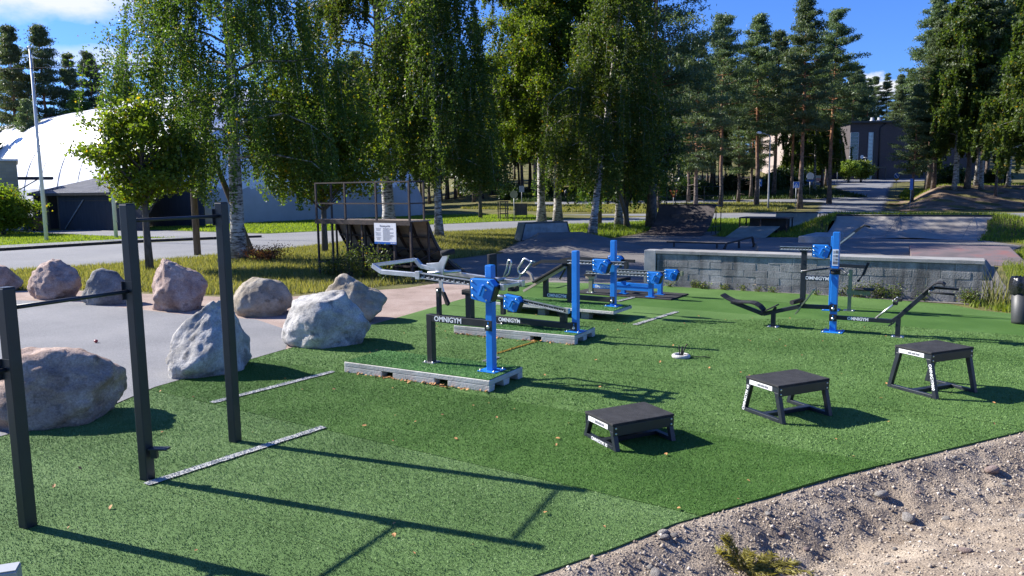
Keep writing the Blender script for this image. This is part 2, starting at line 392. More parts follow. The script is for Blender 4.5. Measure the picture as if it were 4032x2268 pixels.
M['birch_leaf'] = leaf_mat('birch_leaf', (0.042,0.080,0.016), (0.088,0.145,0.028), 0.48, 0.5, 0.3, yellow=(0.30,0.22,0.02))
M['birch_leaf_sunlit'] = leaf_mat('sunlit_birch_leaf', (0.055,0.105,0.014), (0.120,0.185,0.024), 0.52, 0.5, 0.3, yellow=(0.30,0.22,0.02))  # copy of the birch leaf, sunlit brightness of the crowns put into its colour
M['linden_leaf'] = leaf_mat('linden_leaf', (0.065,0.110,0.012), (0.135,0.190,0.022), 0.55, 0.5, 0.3, yellow=(0.34,0.22,0.015))
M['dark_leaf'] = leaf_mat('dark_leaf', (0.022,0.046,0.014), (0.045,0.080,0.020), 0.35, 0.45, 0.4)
M['shrub_leaf'] = leaf_mat('shrub_leaf', (0.09,0.14,0.02), (0.19,0.25,0.035), 0.4, 0.5, 0.4)
M['needle'] = leaf_mat('pine_needle', (0.045,0.080,0.038), (0.115,0.160,0.070), 0.32, 0.5, 0.4)
M['needle_far'] = leaf_mat('far_pine_needle', (0.045,0.080,0.040), (0.115,0.160,0.075), 0.32, 0.5, 0.4)
M['grass_blade'] = leaf_mat('grass_blade', (0.085,0.105,0.028), (0.24,0.225,0.085), 0.4, 0.6, 0.3)
M['lawn_blade'] = leaf_mat('lawn_blade', (0.09,0.15,0.02), (0.20,0.26,0.04), 0.45, 0.6, 0.3)
M['weed_leaf'] = leaf_mat('weed_leaf', (0.05,0.09,0.015), (0.12,0.16,0.03), 0.4, 0.5, 0.4, yellow=(0.30,0.17,0.03))
M['heather'] = leaf_mat('heather_leaf', (0.05,0.018,0.012), (0.15,0.055,0.03), 0.3, 0.7, 0.2)
M['dry_needle'] = leaf_mat('dry_conifer_frond', (0.14,0.13,0.03), (0.34,0.31,0.08), 0.4, 0.6, 0.3)

def birch_bark():
    m, n, l, p = new_mat('birch_bark')
    t = n.new('ShaderNodeTexCoord'); mp_ = n.new('ShaderNodeMapping'); mp_.inputs['Scale'].default_value = (2.2, 2.2, 9)
    l.new(t.outputs['Object'], mp_.inputs[0])
    a = n.new('ShaderNodeTexNoise'); a.inputs['Scale'].default_value = 1.3; a.inputs['Detail'].default_value = 8; a.inputs['Roughness'].default_value = 0.7
    l.new(mp_.outputs[0], a.inputs['Vector'])
    r = ramp(n, [(0.40, (0.03,0.027,0.025)), (0.47, (0.22,0.20,0.18)), (0.55, (0.48,0.455,0.42)), (0.8, (0.60,0.58,0.54))])
    l.new(a.outputs['Fac'], r.inputs[0])
    # rough dark bark towards the foot
    sp = n.new('ShaderNodeSeparateXYZ'); l.new(t.outputs['Object'], sp.inputs[0])
    b = n.new('ShaderNodeTexNoise'); b.inputs['Scale'].default_value = 5; b.inputs['Detail'].default_value = 6; l.new(t.outputs['Object'], b.inputs['Vector'])
    k = n.new('ShaderNodeMath'); k.operation = 'MULTIPLY_ADD'; k.inputs[1].default_value = 2.4; l.new(b.outputs['Fac'], k.inputs[0]); 
    k.inputs[2].default_value = -0.5
    s = n.new('ShaderNodeMath'); s.operation = 'SUBTRACT'; l.new(k.outputs[0], s.inputs[0]); l.new(sp.outputs[2], s.inputs[1])
    cl = n.new('ShaderNodeClamp'); l.new(s.outputs[0], cl.inputs[0])
    mx = n.new('ShaderNodeMix'); mx.data_type = 'RGBA'; l.new(cl.outputs[0], mx.inputs[0]); l.new(r.outputs[0], mx.inputs[6]); mx.inputs[7].default_value = (0.085,0.076,0.068,1)
    l.new(mx.outputs[2], p.inputs['Base Color']); p.inputs['Roughness'].default_value = 0.8
    bn = n.new('ShaderNodeBump'); bn.inputs['Strength'].default_value = 0.5; bn.inputs['Distance'].default_value = 0.03
    l.new(a.outputs['Fac'], bn.inputs['Height']); l.new(bn.outputs[0], p.inputs['Normal'])
    return m
M['birch_bark'] = birch_bark()
def pine_bark():
    m, n, l, p = new_mat('pine_bark')
    t = n.new('ShaderNodeTexCoord'); sp = n.new('ShaderNodeSeparateXYZ'); l.new(t.outputs['Object'], sp.inputs[0])
    a = n.new('ShaderNodeTexNoise'); a.inputs['Scale'].default_value = 4; a.inputs['Detail'].default_value = 8; l.new(t.outputs['Object'], a.inputs['Vector'])
    lo = ramp(n, [(0.35, (0.055,0.042,0.036)), (0.65, (0.17,0.135,0.115))]); l.new(a.outputs['Fac'], lo.inputs[0])
    hi = ramp(n, [(0.35, (0.20,0.085,0.040)), (0.65, (0.40,0.19,0.095))]); l.new(a.outputs['Fac'], hi.inputs[0])
    mr = n.new('ShaderNodeMapRange'); mr.inputs[1].default_value = 3.0; mr.inputs[2].default_value = 8.0; l.new(sp.outputs[2], mr.inputs[0])
    mx = n.new('ShaderNodeMix'); mx.data_type = 'RGBA'; l.new(mr.outputs[0], mx.inputs[0]); l.new(lo.outputs[0], mx.inputs[6]); l.new(hi.outputs[0], mx.inputs[7])
    l.new(mx.outputs[2], p.inputs['Base Color']); p.inputs['Roughness'].default_value = 0.9
    bn = n.new('ShaderNodeBump'); bn.inputs['Strength'].default_value = 0.8; bn.inputs['Distance'].default_value = 0.05
    l.new(a.outputs['Fac'], bn.inputs['Height']); l.new(bn.outputs[0], p.inputs['Normal'])
    return m
M['pine_bark'] = pine_bark()
M['grey_bark'] = noise_mat('grey_bark', [(0.3,(0.055,0.048,0.042)),(0.7,(0.15,0.135,0.12))], 5, 8, 0.9, 0.6, 25, stretch=(2,2,0.6), spec=0.2)

# lettering: real letter shapes, thickened, cached per string
_txt = {}
def text_mesh(body, size=0.1, weight=0.0):
    key = (body, size, weight)
    if key in _txt: return _txt[key]
    cu = bpy.data.curves.new('lettering', 'FONT'); cu.body = body; cu.size = size
    cu.align_x = 'CENTER'; cu.align_y = 'CENTER'; cu.extrude = 0.0008; cu.offset = weight; cu.resolution_u = 3
    ob = bpy.data.objects.new('lettering_tmp', cu); col.objects.link(ob)
    dg = bpy.context.evaluated_depsgraph_get()
    me = bpy.data.meshes.new_from_object(ob.evaluated_get(dg))
    bpy.data.objects.remove(ob); bpy.data.curves.remove(cu)
    _txt[key] = me
    return me
def lettering(parent, body, loc, size, mat, xdir=(1,0,0), normal=(0,-1,0), weight=0.004, squash=1.0, name='lettering'):
    me = text_mesh(body, size, weight)
    if not me.materials: me.materials.append(mat)
    o = bpy.data.objects.new(name, me); col.objects.link(o); o.parent = parent
    x = Vector(xdir).normalized(); nn = Vector(normal).normalized(); y = nn.cross(x)
    mt = Matrix(((x.x, y.x, nn.x, loc[0]), (x.y, y.y, nn.y, loc[1]), (x.z, y.z, nn.z, loc[2]), (0,0,0,1)))
    o.matrix_local = mt @ Matrix.Diagonal((squash, 1, 1, 1))
    return o

# ------------------------------------------------------------------ ground
def sst(a, b, t):
    t = np.clip((t - a) / (b - a), 0, 1); return t * t * (3 - 2 * t)
def land(x, y):
    """height of the land in metres"""
    x = np.asarray(x, float); y = np.asarray(y, float)
    hill = 3.7 * np.clip((y - 80) / 70, 0, 1.6) * sst(-25, 5, x)
    hill = hill + 6.0 * sst(152, 235, y)
    xr = np.interp(y, [60, 77, 98, 150, 200], [30, 36.5, 47.4, 74, 99])
    bank = 2.5 * sst(74, 90, y) * sst(xr + 1.0, xr + 7, x)
    z = np.maximum(hill, bank)
    for cx, cy, r, h in ((-4.2, 38.0, 4.2, 0.38), (5.6, 48.6, 3.2, 0.32)):
        d = np.hypot(x - cx, y - cy) / r
        z = z + h * np.clip(1 - d * d, 0, 1) ** 2
    near = (1 - sst(9.0, 11.5, y + 0.35 * x)) * sst(-4.6, -3.4, x)     # cut away under the turf and the dirt
    return z - 0.6 * near

def in_poly(px, py, poly):
    px = np.asarray(px); py = np.asarray(py); c = np.zeros(px.shape, bool); n = len(poly); j = n - 1
    for i in range(n):
        xi, yi = poly[i]; xj, yj = poly[j]
        t = ((yi > py) != (yj > py)) & (px < (xj - xi) * (py - yi) / (yj - yi + 1e-12) + xi)
        c ^= t; j = i
    return c

def grid_mesh(name, xs, ys, zf, mat, kind='structure', keep=None, smooth=True):
    X, Y = np.meshgrid(xs, ys); Zz = zf(X, Y); nx, ny = len(xs), len(ys)
    V = np.stack([X.ravel(), Y.ravel(), Zz.ravel()], 1)
    i = np.arange(ny - 1)[:, None] * nx + np.arange(nx - 1)[None, :]
    F = np.stack([i, i + 1, i + nx + 1, i + nx], -1).reshape(-1, 4)
    if keep is not None:
        c = V[F].mean(1); F = F[keep(c[:, 0], c[:, 1])]
    o = link(name, mesh_np(name, V, F, smooth=smooth), mat)
    return tag(o, kind=kind)

def axis(*segs):
    out = []
    for a, b, st in segs: out += list(np.arange(a, b, st))
    return np.array(out + [segs[-1][1]])
gx = axis((-420, -100, 20), (-100, -20, 3), (-20, 20, 0.8), (20, 110, 1.5), (110, 520, 20))
gy = axis((-40, 4, 4), (4, 60, 0.8), (60, 160, 1.5), (160, 220, 6), (220, 1500, 60))
def ground_z(X, Y):
    return land(X, Y) - 0.006
ground = grid_mesh('ground', gx, gy, ground_z, M['verge'])

def sheet(name, poly, z, mat, kind='structure', skirt=0.0):
    n = len(poly); V = [(x, y, z) for x, y in poly]; Fc = [tuple(range(n))]
    if skirt:
        V += [(x, y, z - skirt) for x, y in poly]; Fc += [(i, i + n, (i + 1) % n + n, (i + 1) % n) for i in range(n)]
    me = bpy.data.meshes.new(name); me.from_pydata(V, [], Fc)
    bm = bmesh.new(); bm.from_mesh(me); bmesh.ops.triangulate(bm, faces=[f for f in bm.faces if len(f.verts) > 4]); bmesh.ops.recalc_face_normals(bm, faces=bm.faces)
    up_ = sum((f.normal.z * f.calc_area() for f in bm.faces if abs(f.normal.z) > 0.5), 0.0)
    if up_ < 0: bmesh.ops.reverse_faces(bm, faces=bm.faces)
    bm.to_mesh(me); bm.free()
    o = link(name, me, mat)
    if kind: tag(o, kind=kind)
    return o

YARD = [(-24, 12), (-16, 20.6), (-11, 19.3), (-7.6, 17.2), (-5.5, 16.3), (-4.3, 14.8), (-3.95, 13.12), (-5.06, 10.6), (-5.2, 9.6), (-6.6, 7), (-8, 3), (-24, 3)]
SANDP = [(-18, 19.5), (-17, 22.0), (-12, 21.6), (-9, 20.4), (-6.2, 19.6), (-4.6, 20.6), (-3.0, 21.3), (-1.9, 22.8), (-1.1, 23.4), (0.5, 22.8), (0.9, 22.4), (-1.2, 18.7), (-3.8, 12.9), (-4.6, 14), (-6, 15.8), (-8, 16.9), (-12, 18.9), (-16, 20.0)]
PARK = [(-1.2, 22.6), (-1.6, 26.0), (-2.4, 30.0), (-0.4, 32.6), (0.4, 40), (3.0, 43.8), (4.4, 42.2), (5.2, 41.2), (7.1, 44.2), (8.6, 47.4), (12.8, 46.4), (11.0, 42.6), (11.3, 41.4), (13.6, 40.8), (16.2, 40.4), (22.6, 36.8), (22.2, 33.4), (18.6, 29), (16.1, 25.6), (13.5, 21), (11.7, 17.6), (10.6, 17.0), (4.0, 21.2), (3.2, 21.7), (0.4, 22.2)]
sheet('gravel_strip', SANDP, 0.002, M['sand'])
sheet('asphalt_yard', YARD, 0.006, M['asphalt'])
sheet('skate_park_asphalt', PARK, 0.008, M['asphalt_dark'])
ROAD_A = [(-40, 13), (-18.4, 27.6), (-15.2, 29.7), (-10.9, 35.9), (-8.0, 43), (-5.0, 49), (0.6, 53), (4, 57.5), (7.4, 58.4), (11.3, 62.4), (16, 64), (33, 62.7), (80, 44), (84, 56), (38, 73), (26, 75.5), (16, 72), (9, 69.5), (5, 67.5), (-1, 64.5), (-6.3, 60.5), (-10, 55), (-16, 50), (-25, 56), (-33, 59), (-36, 57), (-27, 50.5), (-20, 47), (-15.5, 45.6), (-17.5, 44.4), (-21.5, 41.6), (-25, 37.2), (-50, 20)]
sheet('road', ROAD_A, 0.010, M['road'])
ROAD_B = [(38, 72.5), (26, 74.5), (16, 71), (10, 76), (4, 88), (-30, 96), (-30, 102), (5, 96), (11, 86), (18, 79.5), (27, 79), (38, 76)]
sheet('back_road', [(x, min(y, 79.9) if x > 3 else y) for x, y in ROAD_B], 0.014, M['road'])
sheet('lawn', [(-25.4, 37.8), (-21.8, 42.6), (-17.6, 45.6), (-20, 46.6), (-27, 50.2), (-36.2, 56.6), (-70, 66), (-70, 20), (-50, 21)], 0.012, M['lawn'])
sheet('dome_lawn', [(-33, 59.6), (-25, 56.6), (-16, 50.6), (-10, 55.6), (-6.6, 61), (-1, 65.2), (4, 68), (2, 80), (-6, 84), (-20, 72), (-27, 63)], 0.009, M['lawn'])
sheet('pavement', [(-50, 21.6), (-25.2, 38.4), (-21.6, 43.0), (-17.6, 45.5), (-18.4, 47.0), (-23.2, 44.2), (-27.2, 40.0), (-52, 24)], 0.10, M['road'], skirt=0.12)
# kerb stones along the pavement, each a stone of its own
kp = [(-34.5, 31.4), (-25.0, 37.95), (-21.4, 42.75), (-17.5, 45.2), (-15.0, 46.3)]
kerb = tag(bpy.data.objects.new('kerb', None), kind='structure'); col.objects.link(kerb)
kme = MB().box(-0.49, 0.49, -0.07, 0.07, -0.02, 0.125).mesh('kerb_stone'); kme.materials.append(M['ramp_dark'])
for (x0, y0), (x1, y1) in zip(kp, kp[1:]):
    L = math.hypot(x1 - x0, y1 - y0); n_ = max(1, int(L))
    for i in range(n_):
        t = (i + 0.5) / n_
        o = bpy.data.objects.new('kerb_stone', kme); col.objects.link(o); o.parent = kerb
        o.location = (x0 + (x1 - x0) * t, y0 + (y1 - y0) * t, 0.01); o.rotation_euler = (0, 0, math.atan2(y1 - y0, x1 - x0))
        o.scale.x = L / n_ 

# the road up to the school, draped on the hill
def hill_road_keep(x, y):
    xl = np.interp(y, [70, 77, 112, 131, 150, 175], [28, 30.5, 46.0, 55.5, 60, 66]); xr = np.interp(y, [70, 77, 98, 150, 175], [40, 36.8, 47.4, 74, 86])
    xl = np.where((y > 131), np.interp(y, [131, 137, 146], [55.5, 46, 44]), xl); xr = np.where(y > 137, xr + 12 * sst(137, 146, y), xr)
    path = (y > 93) & (y < 98.5) & (x > 3) & (x < 47)
    return ((x > xl) & (x < xr) & (y < 150)) | path
hr = grid_mesh('hill_road', np.arange(0, 100, 0.75), np.arange(72, 152, 0.75), lambda X, Y: land(X, Y) + 0.035 + 0.02 * sst(96, 100, Y), M['road'], keep=hill_road_keep)
# the brown bank on the right of the hill road
def bank_keep(x, y):
    xr = np.interp(y, [60, 77, 98, 150], [30, 36.5, 47.4, 74])
    return (x > xr + 1.5 + 0.8 * np.sin(y * 0.9)) & (y > 76.2) & (y < 91 + 1.5 * np.sin(x * 0.7))
grid_mesh('soil_bank', np.arange(34, 92, 0.6), np.arange(75, 94, 0.6), lambda X, Y: land(X, Y) + 0.03 + 0.10 * np.sin(X * 1.3 + Y) * np.sin(Y * 0.9 - X * 0.4), M['bank_soil'], keep=bank_keep)

# zebra crossing at the foot of the hill road, one bar at a time
zc = tag(bpy.data.objects.new('zebra_crossing', None), kind='structure'); col.objects.link(zc)
for i in range(8):
    x0 = 29.2 + i * 0.98; y0 = 75.6 - i * 0.33
    b = MB().box(-0.25, 0.25, -1.3, 1.3, 0, 0.003); o = b.build('crossing_bar', M['line_paint'], zc)
    o.location = (x0, y0, 0.10); o.rotation_euler = (0, 0, R(-19))

# artificial turf laid in two-metre rolls
TN = Vector((0.55, 0.835)).normalized(); TD = Vector((0.835, -0.55)).normalized()
TURF = [(-8.6, 3.2), (-6.55, 7.0), (-5.15, 9.6), (-5.02, 10.58), (-3.92, 13.1), (-1.3, 18.88), (0.55, 22.35), (3.4, 21.55), (5.6, 20.15), (7.8, 18.85), (9.9, 17.2), (10.05, 16.3), (10.9, 15.3), (14.5, 13.6), (9.6, 10.3), (5.62, 8.2), (4.3, 7.56), (2.99, 6.92), (2.2, 6.46), (1.3, 5.95), (0.7, 5.5), (0.12, 5.12), (-0.5, 4.7), (-1.6, 3.6), (-2.4, 2.4)]
def clip_half(poly, nx, ny, c, keep_ge):
    out = []; m = len(poly)
    for i in range(m):
        a, b = poly[i], poly[(i + 1) % m]
        da = (nx * a[0] + ny * a[1] - c) * (1 if keep_ge else -1); db = (nx * b[0] + ny * b[1] - c) * (1 if keep_ge else -1)
        if da >= 0: out.append(a)
        if da * db < 0:
            t = da / (da - db); out.append((a[0] + (b[0] - a[0]) * t, a[1] + (b[1] - a[1]) * t))
    return out
seams = [-6, 1.8, 3.9, 5.93, 8.04, 10.1, 12.15, 14.2, 16.25, 18.3, 20.4, 26]
turf = tag(bpy.data.objects.new('artificial_turf', None), kind='structure'); col.objects.link(turf)
STRIPS = []
for i in range(len(seams) - 1):
    pl = clip_half(clip_half(TURF, TN.x, TN.y, seams[i] + 0.007, True), TN.x, TN.y, seams[i + 1] - 0.007, False)
    if len(pl) < 3: continue
    mk = 'b' if i in (3, 8) else ('c' if i < 3 else 'a')
    STRIPS.append((pl, seams[i], seams[i + 1], mk))
    o = sheet('turf_roll', pl, 0.010 + 0.003 * (i % 2), M['turf_' + mk], kind=None, skirt=0.05); o.parent = turf
sheet('turf_underlay', [(x * 0.995 + 0.005, y * 0.995 + 0.05) for x, y in TURF], -0.006, M['rubber'])

def blades(n, region, zf, h, w, lean=0.5, seed=1, bounds=None, hv=0.5):
    """n single-triangle blades over a polygon"""
    g = np.random.default_rng(seed)
    px = np.array([p[0] for p in region]); py = np.array([p[1] for p in region])
    bx = bounds or (px.min(), px.max(), py.min(), py.max())
    X = g.uniform(bx[0], bx[1], n * 3); Y = g.uniform(bx[2], bx[3], n * 3)
    k = in_poly(X, Y, region); X = X[k][:n]; Y = Y[k][:n]; n = len(X)
    Zb = zf(X, Y) if callable(zf) else np.full(n, zf)
    a = g.uniform(0, 2 * np.pi, n); hh = h * g.uniform(1 - hv, 1 + hv, n); ww = w * g.uniform(0.6, 1.4, n)
    la = g.uniform(0, 2 * np.pi, n); ll = hh * g.uniform(0, lean, n)
    dx = np.cos(a) * ww / 2; dy = np.sin(a) * ww / 2
    V = np.empty((n, 3, 3))
    V[:, 0] = np.stack([X - dx, Y - dy, Zb], 1); V[:, 1] = np.stack([X + dx, Y + dy, Zb], 1)
    V[:, 2] = np.stack([X + np.cos(la) * ll, Y + np.sin(la) * ll, Zb + hh], 1)
    return V.reshape(-1, 3), np.arange(n * 3).reshape(-1, 3), g.uniform(0, 1, n)
# the pile of the turf where it is near enough to show its fibres
for mk in ('a', 'b', 'c'):
    Vs, Fs, Rs = [], [], []; off = 0
    for j, (pl, s0, s1, m_) in enumerate(STRIPS):
        if m_ != mk or s0 > 14.5: continue
        cl = clip_half(pl, 0, 1, 15.5, False)
        if len(cl) < 3: continue
        ar = 0.5 * abs(sum(cl[q][0] * cl[(q + 1) % len(cl)][1] - cl[(q + 1) % len(cl)][0] * cl[q][1] for q in range(len(cl))))
        dens = 6000 if s0 < 8 else 3000
        if s0 < 1.8: dens = 1500
        V, F, r_ = blades(int(ar * dens), cl, 0.012, 0.012, 0.006 if s0 < 8 else 0.010, 1.3, seed=40 + j)
        Vs.append(V); Fs.append(F + off); Rs.append(r_); off += len(V)
    if Vs:
        o = link('turf_pile', mesh_np('turf_pile', np.vstack(Vs), np.vstack(Fs), np.concatenate(Rs)), M['turf_blade_' + mk], turf)
        tag(o, kind='stuff')

# painted lines on the turf
def line(name, a, b, w, mat, z=0.024):
    a, b = Vector(a), Vector(b); d = (b - a).normalized(); s_ = Vector((-d.y, d.x)) * w / 2
    pts = []; n_ = 26
    g = random.Random(int(a.x * 100))
    L_, R_ = [], []
    for i in range(n_ + 1):
        p = a + (b - a) * i / n_
        L_.append(p + s_ * (1 + g.uniform(-.12, .12))); R_.append(p - s_ * (1 + g.uniform(-.12, .12)))
    V = [(p.x, p.y, z) for p in L_] + [(p.x, p.y, z) for p in R_]
    F = [(i, i + 1, n_ + 2 + i, n_ + 1 + i) for i in range(n_)]
    me = bpy.data.meshes.new(name); me.from_pydata(V, [], F)
    o = link(name, me, mat)
    V2, F2, r2 = blades(int((b - a).length * 2600), [tuple(L_[0]), tuple(L_[-1]), tuple(R_[-1]), tuple(R_[0])], z, 0.012, 0.008, 1.0, seed=int(abs(a.x) * 70) + 3)
    f = link('line_fibre', mesh_np('line_fibre', V2, F2, r2), mat, o); tag(f, kind='stuff')
    return tag(o, kind='structure')
line('painted_line', (-3.44, 6.90), (-2.19, 8.60), 0.10, M['line_paint'])
line('painted_line', (-3.90, 9.69), (-2.71, 11.34), 0.10, M['line_paint'])
line('painted_line', (2.42, 15.01), (3.58, 16.54), 0.10, M['line_paint'])
line('painted_line', (2.52, 18.2), (3.0, 18.85), 0.10, M['line_paint'])
line('painted_line', (-0.45, 11.9), (-0.25, 12.2), 0.10, M['line_paint'])
line('yellow_line', (-0.27, 12.48), (0.42, 13.46), 0.05, M['line_yellow'])

# dug dirt and gravel in front of the turf
EA, ED = Vector((0.12, 5.12)), Vector((0.874, 0.486)).normalized()
EN = Vector((0.486, -0.874)).normalized()
_pe = [(-3.5, 1.0), (-2.4, 2.4), (-1.6, 3.6), (-0.5, 4.7), (0.12, 5.12), (0.7, 5.5), (1.3, 5.95), (2.2, 6.46), (2.99, 6.92), (4.3, 7.56), (5.62, 8.2), (9.6, 10.3), (14.5, 13.6)]
def edge_dist(x, y):
    """signed distance from the turf's front edge, positive towards the camera"""
    best = np.full(np.shape(x), 1e9); sg = np.zeros(np.shape(x))
    for (x0, y0), (x1, y1) in zip(_pe, _pe[1:]):
        dx, dy = x1 - x0, y1 - y0; L2 = dx * dx + dy * dy
        t = np.clip(((x - x0) * dx + (y - y0) * dy) / L2, 0, 1)
        ex, ey = x - (x0 + t * dx), y - (y0 + t * dy); d = np.hypot(ex, ey)
        s_ = np.sign(ex * dy - ey * dx); k = d < best
        best = np.where(k, d, best); sg = np.where(k, s_, sg)
    return best * sg
def fbm(x, y, s, o=4, seed=0.0):
    out = np.zeros(np.shape(x)); it = np.nditer([x, y, out], op_flags=[['readonly'], ['readonly'], ['writeonly']])
    for a, b, c in it:
        c[...] = mnoise.fractal(Vector((float(a) * s, float(b) * s, seed)), 1.0, 2.0, o)
    return out
def dirt_z(X, Y, rough=True):
    d = edge_dist(X, Y)
    d = d + np.clip(d * 3, 0, 1) * 0.10 * fbm(X, Y, 2.3, 3, 9.0)
    z = np.interp(d, [-0.3, 0.0, 0.10, 0.30, 0.55, 0.75, 1.0, 1.6, 2.6, 6], [-0.02, -0.006, -0.004, -0.08, -0.17, -0.21, -0.17, 0.02, 0.30, 1.05])
    if rough:
        n1 = fbm(X, Y, 1.4, 4); n2 = fbm(X, Y, 7.0, 3, 5.0)
        amp = np.clip((d + 0.05) * 2.2, 0, 1)
        z = z + amp * (0.060 * n1 + 0.026 * n2) * np.interp(d, [0, 0.8, 1.6, 4], [0.7, 1.0, 0.5, 0.45])
    return z
dx_ = axis((-4.0, 0.0, 0.10), (0.0, 6.2, 0.035), (6.2, 15, 0.2)); dy_ = axis((1.2, 4.4, 0.10), (4.4, 8.6, 0.035), (8.6, 13.5, 0.2))
dirt = grid_mesh('dirt_bank', dx_, dy_, dirt_z, M['dirt'], keep=lambda x, y: edge_dist(x, y) > -0.22)

# ------------------------------------------------------------------ skate park
U_ = Vector((0.829, -0.559, 0)); W_ = Vector((0.559, 0.829, 0))
RZ_PARK = math.atan2(-0.559, 0.829)

# concrete block ledge: blocks one by one in running bond
M['cap'] = noise_mat('cap_concrete', [(0.28,(0.16,0.155,0.145)),(0.5,(0.26,0.255,0.24)),(0.75,(0.36,0.35,0.33))], 1.6, 9, 0.9, 0.3, 40, fine=0.15, fine_scale=90)
wl_o = Vector((4.02, 21.24, 0)); wl_e = Vector((10.66, 17.30, 0))
wdir = (wl_e - wl_o); WLEN = wdir.length; wrz = math.atan2(wdir.y, wdir.x)
ledge = empty('block_ledge', wl_o, wrz, 'long grey concrete block ledge with pale cap behind the turf', 'ledge')
MB().box(0.02, WLEN - 0.011, 0.012, 0.62, 0.0, 0.885).build('core', M['concrete'], ledge)
def block_mesh(L):
    b = MB().box(-L/2, L/2, 0, 0.19, 0, 0.172); me = b.mesh('block')
    bm = bmesh.new(); bm.from_mesh(me); bmesh.ops.bevel(bm, geom=bm.edges[:], offset=0.005, segments=1, affect='EDGES'); bm.to_mesh(me); bm.free()
    return me
_m, _n, _l, _p = new_mat('concrete_block')
def _blockmat():
    m, n, l, p = _m, _n, _l, _p
    t = n.new('ShaderNodeTexCoord'); g = n.new('ShaderNodeNewGeometry'); oi = n.new('ShaderNodeObjectInfo')
    a = n.new('ShaderNodeTexNoise'); a.inputs['Scale'].default_value = 1.6; a.inputs['Detail'].default_value = 9; a.inputs['Roughness'].default_value = 0.65
    l.new(g.outputs['Position'], a.inputs['Vector'])
    r = ramp(n, [(0.32, (0.10,0.098,0.094)), (0.48, (0.23,0.226,0.215)), (0.62, (0.32,0.313,0.295)), (0.78, (0.42,0.41,0.385))]); l.new(a.outputs['Fac'], r.inputs[0])
    b = n.new('ShaderNodeTexNoise'); b.inputs['Scale'].default_value = 38; b.inputs['Detail'].default_value = 5; l.new(g.outputs['Position'], b.inputs['Vector'])
    k = n.new('ShaderNodeMapRange'); k.inputs[1].default_value = 0.3; k.inputs[2].default_value = 0.7; k.inputs[3].default_value = 0.75; k.inputs[4].default_value = 1.2; l.new(b.outputs['Fac'], k.inputs[0])
    k2 = n.new('ShaderNodeMapRange'); k2.inputs[3].default_value = 0.92; k2.inputs[4].default_value = 1.10; l.new(oi.outputs['Random'], k2.inputs[0])
    mm = n.new('ShaderNodeMath'); mm.operation = 'MULTIPLY'; l.new(k.outputs[0], mm.inputs[0]); l.new(k2.outputs[0], mm.inputs[1])
    # dark run-off streaks below the cap
    mp_ = n.new('ShaderNodeMapping'); mp_.inputs['Scale'].default_value = (1.3, 1.3, 0.12); l.new(g.outputs['Position'], mp_.inputs[0])
    st = n.new('ShaderNodeTexNoise'); st.inputs['Scale'].default_value = 2.2; st.inputs['Detail'].default_value = 6; l.new(mp_.outputs[0], st.inputs['Vector'])
    k3 = n.new('ShaderNodeMapRange'); k3.inputs[1].default_value = 0.54; k3.inputs[2].default_value = 0.66; k3.inputs[3].default_value = 1.0; k3.inputs[4].default_value = 0.42; l.new(st.outputs['Fac'], k3.inputs[0])
    m3 = n.new('ShaderNodeMath'); m3.operation = 'MULTIPLY'; l.new(mm.outputs[0], m3.inputs[0]); l.new(k3.outputs[0], m3.inputs[1])
    v = n.new('ShaderNodeVectorMath'); v.operation = 'SCALE'; l.new(r.outputs[0], v.inputs[0]); l.new(m3.outputs[0], v.inputs['Scale'])
    l.new(v.outputs[0], p.inputs['Base Color']); p.inputs['Roughness'].default_value = 0.92
    bn = n.new('ShaderNodeBump'); bn.inputs['Strength'].default_value = 0.7; bn.inputs['Distance'].default_value = 0.02; l.new(b.outputs['Fac'], bn.inputs['Height']); l.new(bn.outputs[0], p.inputs['Normal'])
    return m
M['block'] = _blockmat()
_bm = {}
def place_block(L, x, y, z, rz):
    k = round(L, 2)
    if k not in _bm: _bm[k] = block_mesh(k); _bm[k].materials.append(M['block'])
    o = bpy.data.objects.new('block', _bm[k]); col.objects.link(o); o.parent = ledge
    o.location = (x, y, z); o.rotation_euler = (random.uniform(-.006, .006), 0, rz + random.uniform(-.006, .006))
for r_ in range(5):
    z = 0.002 + r_ * 0.178; x = -0.30 if r_ % 2 else 0.0
    while x < WLEN - 0.02:
        a, b = max(x, 0.0), min(x + 0.595, WLEN)
        if b - a > 0.08: place_block(b - a - 0.011, (a + b) / 2, random.uniform(-0.006, 0.006), z, 0)
        x += 0.60
    y = 0.2 - (0.3 if r_ % 2 else 0.0)
    while y < 0.62:   # the right-hand end
        a, b = max(y, 0.2), min(y + 0.595, 0.64)
        if b - a > 0.08: place_block(b - a - 0.011, WLEN - 0.004, (a + b) / 2, z, R(90))
        y += 0.60
MB().box(-0.02, WLEN + 0.03, -0.035, 0.66, 0.893, 0.985).build('cap', M['cap'], ledge, bevel=0.012)
MB().prism([(-0.035, 0.0), (-0.035, 0.985), (0.40, 0.985), (0.66, 0.80), (0.9, 0.0)], -0.36, -0.022, 'x').build('end_slab', M['concrete'], ledge, bevel=0.01)

